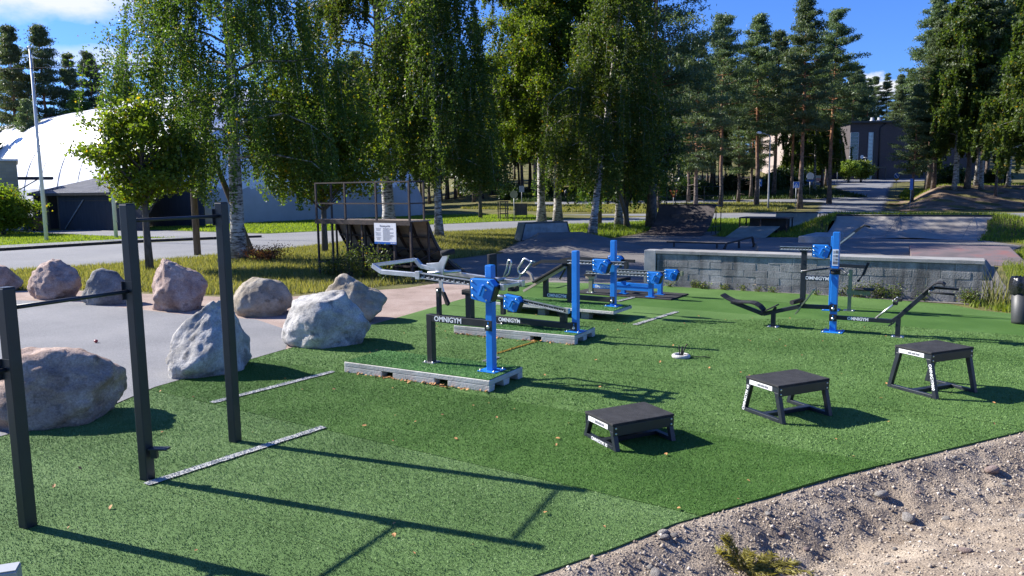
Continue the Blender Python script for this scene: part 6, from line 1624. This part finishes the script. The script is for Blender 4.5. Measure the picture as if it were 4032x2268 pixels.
# the wood: a few kinds, copied tree by tree
protos = []
for k, (H, cs, Wd, con) in enumerate(((20, 0.38, 3.5, 0.60), (21, 0.42, 3.6, 0.5), (18, 0.24, 3.7, 0.8), (20, 0.20, 3.5, 0.9), (19, 0.46, 3.4, 0.5))):
    protos.append((H, pine_parts(60 + k, H, 0.24, cs, Wd, 32000, 0.27, con, 27, 6)))
bprotos = [(20, birch_parts(seed=80 + k, H=20, r=0.2, cs=0.26 + .06*k, Wd=4.2, nleaf=44000, ls=0.24, droop=1.8, nb=38, ns=12, zmin=3.2)) for k in range(2)]
def wood(kind, k, x, y, H, label, group, rz):
    src = protos if kind == 'pine' else bprotos
    h0, (tm, cm) = src[k % len(src)]
    return tree_object('pine_tree' if kind == 'pine' else 'birch_tree', (x, y, float(land(x, y)) - 0.05), rz, label, group, tm, M['pine_bark' if kind == 'pine' else 'birch_bark'], cm, M['needle_far' if kind == 'pine' else 'birch_leaf'], scale=H / h0)
row = [(23.0, 85, 20.6, 1), (27.9, 88, 20.8, 0), (31.4, 84, 21.8, 0), (37.0, 90, 21.8, 1), (19.1, 80, 17.4, 2), (16.0, 84, 15.5, 0), (35.6, 105, 21.5, 4), (36.2, 100, 19, 1), (31.3, 101, 16, 2), (27.3, 93, 16.5, 3), (34.6, 108.7, 20, 4), (22, 96, 17, 0), (14, 92, 16, 3)]
for i, (x, y, H, k) in enumerate(row):
    lb_ = {0: 'pine rising left of the middle of the skyline gap behind the dark ramp', 1: 'slim pine with a leafy top left of the street lamp', 2: 'tallest pine of the front row right of the street lamp', 3: 'broad pine at the right end of the wood beside the sky gap'}.get(i)
    wood('pine', k, x, y, H, lb_ or 'dark pine in the wood left of the hill road', None if lb_ else 'pines left of the hill road', i * 1.7)
g5 = np.random.default_rng(99)
for i, (x, y, H, k) in enumerate([(46.2, 123, 19, 0), (48.2, 120.2, 18, 1), (51.9, 128, 17, 4), (45.4, 116, 19, 4), (33, 126, 20, 0)]):
    wood('pine' if i % 3 else 'birch', k, x, y, H, 'tree standing before the school left of the hill road', 'trees before the school', i * 2.1)
cnt = 0
for i in range(700):
    x, y = g5.uniform(-30, 44), g5.uniform(99, 142)
    if x > np.interp(y, [88, 112, 140], [26, 40, 46]) or (91.5 < y < 100): continue
    if 0.30 < x / y < 0.48: continue
    kd = 'birch' if g5.uniform() < 0.22 else 'pine'
    wood(kd, int(g5.integers(0, 5)), x, y, g5.uniform(15, 20.5), 'tree trunk and crown deep in the dark wood beyond the back road', 'trees deep in the wood', g5.uniform(0, 6)); cnt += 1
    if cnt >= 78: break
for i in range(52):
    x = 62 + i*1.75 + g5.uniform(-1.5, 1.5); y = g5.uniform(185, 215)
    wood('pine', int(g5.integers(2, 4)), x*1.05, y, g5.uniform(18, 24), 'distant pine on the skyline behind the school roof', 'pines behind the school', g5.uniform(0, 6))
for i in range(44):
    x = -46 + i*2.35 + g5.uniform(-1, 1); y = g5.uniform(146, 172)
    if 0.30 < x / y < 0.48: continue
    wood('pine', int(g5.integers(2, 4)), x, y, g5.uniform(13, 20), 'dense conifer closing the far side of the dark wood', 'conifers at the far side of the wood', g5.uniform(0, 6))
# right-hand cluster on the bank
wood('pine', 1, 50.6, 86.0, 24.5, 'tall pine with an orange trunk on the right-hand bank', None, 0.3)
wood('pine', 2, 44.8, 86.5, 12.8, 'short bushy pine at the left of the right-hand bank', None, 1.1)
wood('pine', 3, 48.2, 88.5, 18.5, 'dense pine left of the tall orange-trunked pine', None, 2.2)
wood('birch', 0, 48.9, 85.5, 21, 'white birch leaning slightly on the right-hand bank', None, 0.8)
wood('birch', 1, 51.9, 85.6, 20, 'slim white birch right of the tall pine on the bank', None, 2.8)
wood('birch', 0, 53.1, 88.5, 22, 'white birch standing further back on the bank', None, 4.0)
wood('birch', 1, 55.8, 87.0, 21, 'white birch near the right edge on the bank', None, 5.0)
wood('pine', 0, 51.5, 82.3, 13, 'small pine low on the bare soil of the bank', None, 1.9)
wood('birch', 0, 49.6, 72.5, 23, 'large drooping birch at the right edge of the view', None, 3.3)
wood('birch', 1, 51.6, 76.5, 22, 'second drooping birch behind the one at the right edge', None, 1.0)
for i, (x, y, H) in enumerate(((49.5, 92, 22), (54, 94, 21), (58, 92, 22), (60, 98, 20), (57.7, 108, 12), (63, 104, 20), (66, 112, 20), (61, 88, 21), (52.5, 97, 23))):
    wood('birch' if i % 3 == 1 else 'pine', i, x, y, H, 'tree standing behind the front row on the right-hand bank', 'trees at the back of the right-hand bank', i * 1.3)
# conifers behind the dome on the left
for i, (x, y, H, k) in enumerate(((-71, 112, 26, 3), (-66.5, 106, 25, 3), (-64.0, 108, 25.5, 2), (-61.5, 110, 22, 3), (-60.2, 98, 14.5, 2), (-63.5, 96, 13, 3), (-57.5, 108, 21.5, 0), (-54.5, 112, 20, 1), (-70, 98, 15, 2), (-50, 112, 20, 0))):
    wood('pine', k, x, y, H, 'dark conifer rising behind the dome at the left', 'conifers behind the dome', i * 1.9)
wood('birch', 0, -52.4, 108, 18.5, 'drooping birch behind the dome near the second flagpole', None, 0.5)
wood('birch', 1, -56.5, 103, 16.0, 'olive green birch behind the dome between the flagpoles', None, 2.5)

# shrubs and bushes
for i, (x, y, rr, h) in enumerate(((50.2, 138.5, 3.4, 4.4), (55.8, 140.0, 3.3, 4.2), (60.0, 138.0, 2.8, 3.9), (62.9, 139.5, 3.0, 3.7))):
    t, c = bushy_parts(120 + i, h, 0.07, 0.9, rr*0.62, 9000, 0.22, clumps=110, stems=3, csize=0.30, shell=0.7)
    tree_object('round_shrub', (x, y, float(land(x, y))), i, ('yellow-green round shrub behind the pine trunks', 'yellow-green round shrub left of the flat-hooded lamp', 'yellow-green dome shrub before the school', 'yellow-green dome shrub nearest the school canopy')[i], None, t, M['grey_bark'], c, M['shrub_leaf'], cat='shrub')
t, c = bushy_parts(140, 3.3, 0.08, 0.35, 2.0, 16000, 0.16, clumps=120, stems=4, csize=0.35)
tree_object('leafy_bush', (-34.6, 52.5, 0), 0, 'leafy green bush at the left edge before the yellow house', None, t, M['grey_bark'], c, M['linden_leaf'], cat='bush')
sp_b = bushy_parts(141, 2.4, 0.05, 0.2, 1.7, 5000, 0.26, clumps=60, stems=3, csize=0.4)
for i in range(16):
    x, y = ((39.5, 118), (41, 122), (43.5, 125), (36.5, 116), (45.5, 128), (55.5, 98), (57, 100.5), (13, 108), (5, 112), (20, 112), (27, 110), (33, 116), (47.5, 131), (0, 106), (24, 104), (60, 96))[i]
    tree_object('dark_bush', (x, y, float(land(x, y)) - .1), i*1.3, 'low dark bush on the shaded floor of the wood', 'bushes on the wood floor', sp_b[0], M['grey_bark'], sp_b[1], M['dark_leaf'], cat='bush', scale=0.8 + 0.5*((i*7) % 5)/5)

# brambles under the wooden ramp and weeds along the ledge
def weed(name, loc, h, spread, n, ls, mat, label, group=None, cat='weed', seed=1, stems=9):
    g = np.random.default_rng(seed); mb = MB(); Cs = []
    for s in range(stems):
        a = g.uniform(0, 6.28); d = g.uniform(.2, 1)*spread; hh = h*g.uniform(.5, 1.1)
        p = [np.array([0, 0, -.02]) + g.normal(0, .05*spread, 3)*np.array([1, 1, 0]), np.array([math.cos(a)*d*.4, math.sin(a)*d*.4, hh*.6]), np.array([math.cos(a)*d, math.sin(a)*d, hh])]
        mb.tube([tuple(q) for q in p], [.006, .005, .003], 4, False)
        k = max(1, n//stems); u = g.uniform(.15, 1, k)[:, None]
        Cs.append(np.where(u < .5, p[0]*(1-2*u) + p[1]*2*u, p[1]*(2-2*u) + p[2]*(2*u-1)) + g.normal(0, .10*spread + .02, (k, 3)))
    C = np.vstack(Cs); C[:, 2] = np.maximum(C[:, 2], .02)
    V, F, rn = leaf_quads(C, ls, ls*.6, g)
    e = empty(name, loc, g.uniform(0, 6), label, cat, group)
    link('stem', mb.mesh('stem'), M['grey_bark'], e); link('leaves', mesh_np('leaves', V, F, rn), M[mat], e)
    return e
for i, (s, w_, h_) in enumerate(((1.3, -.25, .9), (1.75, -.35, 1.25), (2.15, -.2, .95), (2.7, -.3, 1.3), (3.2, -.3, .85), (1.0, -.5, .6))):
    p = Vector((-6.22, 24.82, 0)) + U_*s + W_*w_
    weed('bramble', p, h_, .55, 420, .075, 'weed_leaf', 'leafy bramble growing against the back of the wooden ramp', 'brambles at the wooden ramp', 'bramble', 200+i, 12)
g6 = random.Random(4)
for i in range(30):
    t_ = g6.choice([g6.uniform(.02, .55), g6.uniform(.5, 1.0), g6.uniform(.72, 1.02)]); big = t_ > .62
    p = wl_o + wdir*t_ + Vector((-.52, -.86, 0))*g6.uniform(.05, .18)
    weed('ledge_weed', (p.x, p.y, .0), g6.uniform(.12, .22) + (.16 if big else 0) , .20 + (.12 if big else 0), 60 + 60*big, .05, 'weed_leaf', 'small weed growing at the foot of the block ledge', 'weeds along the ledge', 'weed', 300+i, 7)
for i, (x, y) in enumerate(((10.95, 17.25), (11.2, 17.6), (10.8, 16.9))):
    g = np.random.default_rng(400+i); V, F, rn = blades(45, [(x-.25, y-.25), (x+.25, y-.25), (x+.25, y+.25), (x-.25, y+.25)], 0.0, .75, .018, .5, seed=400+i)
    o = link('dry_grass_tuft', mesh_np('dry_grass_tuft', V - np.array([x, y, 0]), F, rn), M['grass_blade']); o.location = (x, y, 0)
    tag(o, 'tuft of tall dry grass at the right end of the ledge', 'grass tuft', 'dry grass tufts at the ledge end')
hp = weed('heather_patch', (-9.7, 30.2, 0), .5, 1.15, 2600, .07, 'heather', 'reddish brown heather clump at the foot of the left birch', None, 'heather', 500, 40)
# uprooted conifer twig lying on the dirt
tw = empty('conifer_twig', (1.72, 5.52, float(dirt_z(np.array([1.72]), np.array([5.52]))[0])), 0, 'yellowing conifer twigs lying on the dirt below the turf edge', 'twig')
g = np.random.default_rng(77); sh = MB(); Vs, Fs, Rs, off = [], [], [], 0
for (ax, ay, az, L) in ((.9, .25, .22, .46), (.95, -.12, .16, .52), (.75, .5, .35, .40), (-.25, .35, .85, .34), (-.5, .2, .75, .30), (.6, -.4, .12, .40), (.2, .1, .9, .24)):
    d = np.array([ax, ay, az]); d /= np.linalg.norm(d); s = np.linspace(0, 1, 60); base = g.normal(0, .03, 3)*np.array([1, 1, 0])
    P = base + d*s[:, None]*L - np.array([0, 0, 1])*(s**2)[:, None]*.10 + np.array([0, 0, .03])
    sh.tube([tuple(P[q]) for q in range(0, 60, 10)], .005, 5, False)
    side = np.cross(d, [0, 0, 1]); side /= np.linalg.norm(side)
    for sg in (-1, 1):
        C = P[6:] + side*sg*.035*(1-s[6:, None]*.6); u_ = side*sg + d*.8 + np.array([0, 0, -.25])
        V, F, rn = leaf_quads(np.repeat(C, 2, 0) + g.normal(0, .008, (108, 3)), .085, .010, g, u_*4)
        Vs.append(V); Fs.append(F + off); Rs.append(rn); off += len(V)
sh.build('stem', M['grey_bark'], tw); link('needles', mesh_np('needles', np.vstack(Vs), np.vstack(Fs), np.concatenate(Rs)), M['dry_needle'], tw)

# ------------------------------------------------------------------ grass, kind stuff
def grass(name, poly, n, h, w, mat, label, seed, zf=None, lean=.7):
    V, F, rn = blades(n, poly, zf or (lambda X, Y: land(X, Y) - .006), h, w, lean, seed)
    o = link(name, mesh_np(name, V, F, rn), M[mat]); return tag(o, label, 'grass', kind='stuff')
grass('verge_grass', [(-17.5, 22.3), (-12, 21.9), (-9, 20.7), (-6.2, 20.0), (-4.6, 21), (-2.2, 23.2), (-1.8, 26.2), (-2.6, 30), (-0.7, 33), (0.2, 40), (2.8, 44.2), (0.6, 52.6), (-5, 48.6), (-8, 42.6), (-11, 35.6), (-15.4, 29.4), (-18.4, 27.2)], 110000, .14, .030, 'grass_blade', 'dry yellowish verge grass between the boulders and the road', 601)
grass('park_edge_grass', [(4.5, 42.6), (5.2, 41.6), (6.9, 44.6), (8.4, 47.9), (12.9, 47.0), (11.4, 43.0), (11.6, 42), (16, 41), (16.2, 46), (24, 44), (42, 54), (33, 62.2), (16, 63.6), (11.3, 62), (7.4, 58), (4, 57), (1.0, 52.8), (3.2, 44.8)], 70000, .18, .05, 'lawn_blade', 'grass behind the skate ramps', 602)
grass('lawn_grass', [(-25.4, 38.0), (-21.8, 42.8), (-17.8, 45.6), (-20, 46.5), (-27, 50.0), (-36.2, 56.4), (-60, 62), (-48, 24)], 60000, .09, .06, 'lawn_blade', 'bright mown lawn round the flagpoles', 603, lambda X, Y: np.full(len(X), .012))
grass('right_grass', [(11.9, 17.8), (13.8, 21.2), (16.5, 25.8), (19, 29.2), (22.8, 33.6), (23.2, 36.6), (25.5, 37), (34, 40), (32, 26), (20, 13.4), (14.4, 13.8), (11, 15.4), (10.2, 16.4), (10.1, 17.1)], 60000, .13, .035, 'lawn_blade', 'rough grass right of the skate park', 604)
grass('dome_grass', [(-33, 59.8), (-25, 56.8), (-16, 50.8), (-10, 55.8), (-6.6, 61.2), (-1, 65.4), (4, 68.2), (2, 80), (-6, 84), (-20, 71), (-27, 62)], 40000, .12, .07, 'lawn_blade', 'grass strip along the foot of the dome', 605, lambda X, Y: np.full(len(X), .01))
grass('wood_floor_grass', [(-6, 92), (4, 84), (14, 80.5), (26, 80), (29, 82), (34, 91), (30, 92.5), (3, 92.5), (-4, 99)], 36000, .24, .11, 'grass_blade', 'pale tufted grass beyond the back road', 606)
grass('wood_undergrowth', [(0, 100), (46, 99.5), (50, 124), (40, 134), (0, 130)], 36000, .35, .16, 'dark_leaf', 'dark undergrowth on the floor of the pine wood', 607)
grass('bank_top_grass', [(46, 89), (60, 88), (75, 100), (75, 118), (60, 118), (50, 100)], 16000, .2, .12, 'lawn_blade', 'green lawn on top of the right-hand bank', 608)
# grassy slope behind and beside the concrete bank
crz = math.atan2(-3.4, 6.2); cdx, cdy = math.cos(crz), math.sin(crz)
def slope_z(x, y):
    side = np.where(x < .6, sst(-2.8, .6, x), np.where(x > 7.8, 1 - sst(7.9, 12.5, x), 1.0))
    back = np.where(y < 2.9, sst(-.6, 2.9, y) ** 1.3, 1 - sst(4.0, 9.0, y))
    return 1.06 * side * back - .02
XL, YL = np.meshgrid(np.linspace(-4.6, 14, 70), np.linspace(-.8, 9.2, 44))
Zl = slope_z(XL, YL); WX = 16.15 + XL*cdx - YL*cdy; WY = 40.3 + XL*cdy + YL*cdx
i_ = np.arange(43)[:, None]*70 + np.arange(69)[None, :]; Fq = np.stack([i_, i_+1, i_+71, i_+70], -1).reshape(-1, 4)
xc, yc = XL.ravel()[Fq].mean(1), YL.ravel()[Fq].mean(1); keep = ~((xc > -.05 + .21*yc) & (xc < 7.2 + .21*yc) & (yc < 2.95))
o = link('grass_slope', mesh_np('grass_slope', np.stack([WX.ravel(), WY.ravel(), Zl.ravel()], 1), Fq[keep], smooth=True), M['verge']); tag(o, kind='structure')
g = np.random.default_rng(611); n_ = 26000; xl = g.uniform(-4.4, 13.6, n_); yl = g.uniform(-.6, 9, n_); k = ~((xl > -.05 + .21*yl) & (xl < 7.2 + .21*yl) & (yl < 2.98)); xl, yl = xl[k], yl[k]; n_ = len(xl)
V, F, rn = blades(n_, [(0, 0), (1, 0), (1, 1), (0, 1)], 0.0, .20, .05, .7, seed=612); m_ = len(V)//3
V = V.reshape(-1, 3, 3); base = V[:, :2].mean(1, keepdims=True).copy(); base[:, :, 2] = 0
V = V - base; px, py = xl[:m_], yl[:m_]
V = V[:len(px)] + np.stack([16.15 + px*cdx - py*cdy, 40.3 + px*cdy + py*cdx, slope_z(px, py) - .01], 1)[:, None, :]
o = link('slope_grass', mesh_np('slope_grass', V.reshape(-1, 3), np.arange(len(V)*3).reshape(-1, 3), rn[:len(V)]), M['lawn_blade']); tag(o, 'grass on the slope behind the concrete bank', 'grass', kind='stuff')

# ------------------------------------------------------------------ stones, gravel and fallen leaves
def stone_mesh(seed, sub=2):
    bm = bmesh.new(); bmesh.ops.create_icosphere(bm, subdivisions=sub, radius=1.0); off = Vector((seed*3.1, seed*1.7, 0))
    for v in bm.verts: v.co *= 1 + .28*mnoise.noise(v.co*1.1 + off) + .08*mnoise.noise(v.co*3 + off)
    me = bpy.data.meshes.new('stone'); bm.to_mesh(me); bm.free(); me.polygons.foreach_set('use_smooth', [sub > 1]*len(me.polygons)); return me
smeshes = []
M['stone_pale'] = granite('pale_stone', (0.26,0.23,0.20), (0.38,0.35,0.31), (0.52,0.49,0.45), .2)
M['stone_grey'] = granite('grey_stone', (0.19,0.175,0.16), (0.31,0.285,0.26), (0.43,0.40,0.37), .2)
M['stone_pink'] = granite('pink_stone', (0.22,0.15,0.13), (0.33,0.25,0.22), (0.44,0.35,0.31), .2)
for k in range(6):
    m_ = stone_mesh(k + 1); m_.materials.append(M[('stone_pale', 'stone_grey', 'stone_pink')[k % 3]]); smeshes.append(m_)
g7 = np.random.default_rng(55)
def dz1(x, y): return float(dirt_z(np.array([x]), np.array([y]))[0])
big = [(3.35, 6.72, .058, 'rounded pale stone set in the dark lip of the dirt'), (3.45, 6.42, .062, 'pale oval stone lying in the gully below the turf'), (3.35, 5.42, .045, 'lone pale stone on the smooth sunny dirt'), (4.75, 7.35, .07, 'pinkish stone at the far right end of the turf edge'), (1.02, 5.28, .05, 'pale stone at the turf edge left of the conifer twigs')]
for i, (x, y, s_, lb_) in enumerate(big):
    o = bpy.data.objects.new('stone', smeshes[i % 3 if i != 3 else 2]); col.objects.link(o); o.location = (x, y, dz1(x, y) + s_*.25); o.scale = (s_*1.25, s_*.9, s_*.62); o.rotation_euler = (0, 0, i*1.1 + .3); tag(o, lb_, 'stone')
cnt = 0
while cnt < 130:
    x, y = g7.uniform(.2, 6), g7.uniform(4.3, 8.4); d = float(edge_dist(np.array([x]), np.array([y]))[0])
    if d < .04 or d > 3: continue
    s_ = float(np.clip(g7.lognormal(-4.1, .42), .010, .04)); o = bpy.data.objects.new('pebble', smeshes[int(g7.integers(0, 6))]); col.objects.link(o)
    o.location = (x, y, dz1(x, y) + s_*.15); o.scale = (s_*g7.uniform(.8, 1.4), s_, s_*g7.uniform(.5, .8)); o.rotation_euler = (g7.uniform(-.3, .3), g7.uniform(-.3, .3), g7.uniform(0, 6)); cnt += 1
    tag(o, 'small loose pebble on the dirt in front of the turf', 'pebble', 'pebbles on the dirt')
n_ = 16000; X = g7.uniform(-1.5, 6.6, n_*3); Y = g7.uniform(3.4, 9.0, n_*3); d = edge_dist(X, Y); pr = np.interp(d, [0.0, .1, .5, .8, 1.3, 3], [.35, 1, 1, .7, .6, .6]); k = (d > .015) & (d < 3.2) & (g7.uniform(0, 1, n_*3) < pr); X, Y = X[k][:n_], Y[k][:n_]
Zg = dirt_z(X, Y); ico = np.array([(0, 0, 1), (1, 0, 0), (0, 1, 0), (-1, 0, 0), (0, -1, 0), (0, 0, -1)], float); icf = np.array([(0,1,2),(0,2,3),(0,3,4),(0,4,1),(5,2,1),(5,3,2),(5,4,3),(5,1,4)])
n_ = len(X); sz = np.clip(g7.lognormal(-5.0, .5, n_), .003, .02); sc3 = sz[:, None]*g7.uniform(.6, 1.3, (n_, 3)); ang = g7.uniform(0, 6.28, n_)
P = ico[None]*sc3[:, None, :]*g7.uniform(.75, 1.25, (n_, 6, 1)); ca, sa = np.cos(ang)[:, None], np.sin(ang)[:, None]
Vg = np.stack([P[:, :, 0]*ca - P[:, :, 1]*sa + X[:, None], P[:, :, 0]*sa + P[:, :, 1]*ca + Y[:, None], P[:, :, 2] + Zg[:, None] + sz[:, None]*.3], -1).reshape(-1, 3)
Fg = (icf[None] + (np.arange(n_)*6)[:, None, None]).reshape(-1, 3)
m, n, l, p = new_mat('gravel_stones'); at = n.new('ShaderNodeAttribute'); at.attribute_name = 'rnd'; r_ = ramp(n, [(0, (.15,.12,.095)), (.35, (.26,.215,.17)), (.7, (.36,.305,.24)), (1, (.54,.48,.41))]); l.new(at.outputs['Fac'], r_.inputs[0]); l.new(r_.outputs[0], p.inputs['Base Color']); p.inputs['Roughness'].default_value = .9
o = link('gravel', mesh_np('gravel', Vg, Fg, np.repeat(g7.uniform(0, 1, n_), 8)), m); tag(o, 'loose gravel scattered over the dirt', 'gravel', kind='stuff')

lf = []
for k in range(3):
    b = MB(); n0 = 7; pts = []
    for q in range(n0):
        t_ = q/(n0-1); pts.append((t_, .42*math.sin(math.pi*t_)**.8))
    V = [(x-.5, y, .10*math.sin(x*3+k) + .25*abs(y)) for x, y in pts] + [(x-.5, -y, .10*math.sin(x*3+k) + .18*abs(y)) for x, y in pts[1:-1]]
    V += [(x-.5, 0, .10*math.sin(x*3+k)) for x, y in pts[1:-1]]; c0 = n0 + n0 - 2
    F = []
    for q in range(n0-1):
        m0 = 0 if q == 0 else c0+q-1; m1 = n0-1 if q == n0-2 else c0+q
        F.append(tuple(dict.fromkeys((q, q+1, m1, m0)))); l0 = 0 if q == 0 else n0+q-1; l1 = n0-1 if q == n0-2 else n0+q
        F.append(tuple(dict.fromkeys((m0, m1, l1, l0))))
    b.add(V, [f for f in F if len(f) > 2]); me = b.mesh('fallen_leaf'); me.materials.append(M['dry_leaf']); lf.append(me)
def leaf_at(x, y, z, s, i):
    o = bpy.data.objects.new('fallen_leaf', lf[i % 3]); col.objects.link(o); o.location = (x, y, z); o.scale = (s, s*.8, s); o.rotation_euler = (g7.uniform(-.5, .5), g7.uniform(-.5, .5), g7.uniform(0, 6))
    tag(o, 'small dry orange-brown leaf lying on the turf', 'leaf', 'fallen leaves on the turf')
i = 0
while i < 130:
    x, y = g7.uniform(-5, 8), g7.uniform(5.2, 17)
    if not bool(in_poly(np.array([x]), np.array([y]), TURF)[0]): continue
    leaf_at(x, y, .030, g7.uniform(.028, .055), i); i += 1
for s0 in (5.93, 8.04, 3.9):      # caught in the seams
    for q in range(9):
        t_ = g7.uniform(-2, 5); pnt = Vector((TN.x*s0, TN.y*s0)) + TD*t_
        if bool(in_poly(np.array([pnt.x]), np.array([pnt.y]), TURF)[0]): leaf_at(pnt.x, pnt.y, .028, g7.uniform(.03, .055), i); i += 1
for (bx, by, brz, L, Wd) in ((-1.20, 11.10, R(-29.8), 2.56, .92), (.205, 14.15, R(-28.7), 2.5, .92)):   # drifted against the bases
    for q in range(70):
        lx = g7.uniform(-L/2, L/2) if q % 3 else g7.choice([-.47, .49]) + g7.normal(0, .12); ly = -Wd/2 - abs(g7.normal(.02, .05))
        leaf_at(bx + lx*math.cos(brz) - ly*math.sin(brz), by + lx*math.sin(brz) + ly*math.cos(brz), .028, g7.uniform(.035, .07), i); i += 1

# rows of like trees are told apart by their place in the row, counted from the left
ORD = ('first', 'second', 'third', 'fourth', 'fifth', 'sixth', 'seventh', 'eighth', 'ninth', 'tenth', 'eleventh', 'twelfth')
for grp, what in (('pines left of the hill road', '%s dark pine from the left in the wood beside the hill road'), ('conifers behind the dome', '%s dark conifer from the left behind the dome'),
                  ('trees at the back of the right-hand bank', '%s tree from the left behind the front row on the right-hand bank'), ('trees before the school', '%s tree from the left before the school beside the hill road'), ('brambles at the wooden ramp', '%s leafy bramble from the left against the back of the wooden ramp')):
    mem = sorted([o for o in scene.objects if o.get('group') == grp], key=lambda o: o.location.x / o.location.y)
    for o, w_ in zip(mem, ORD): o['label'] = what % w_
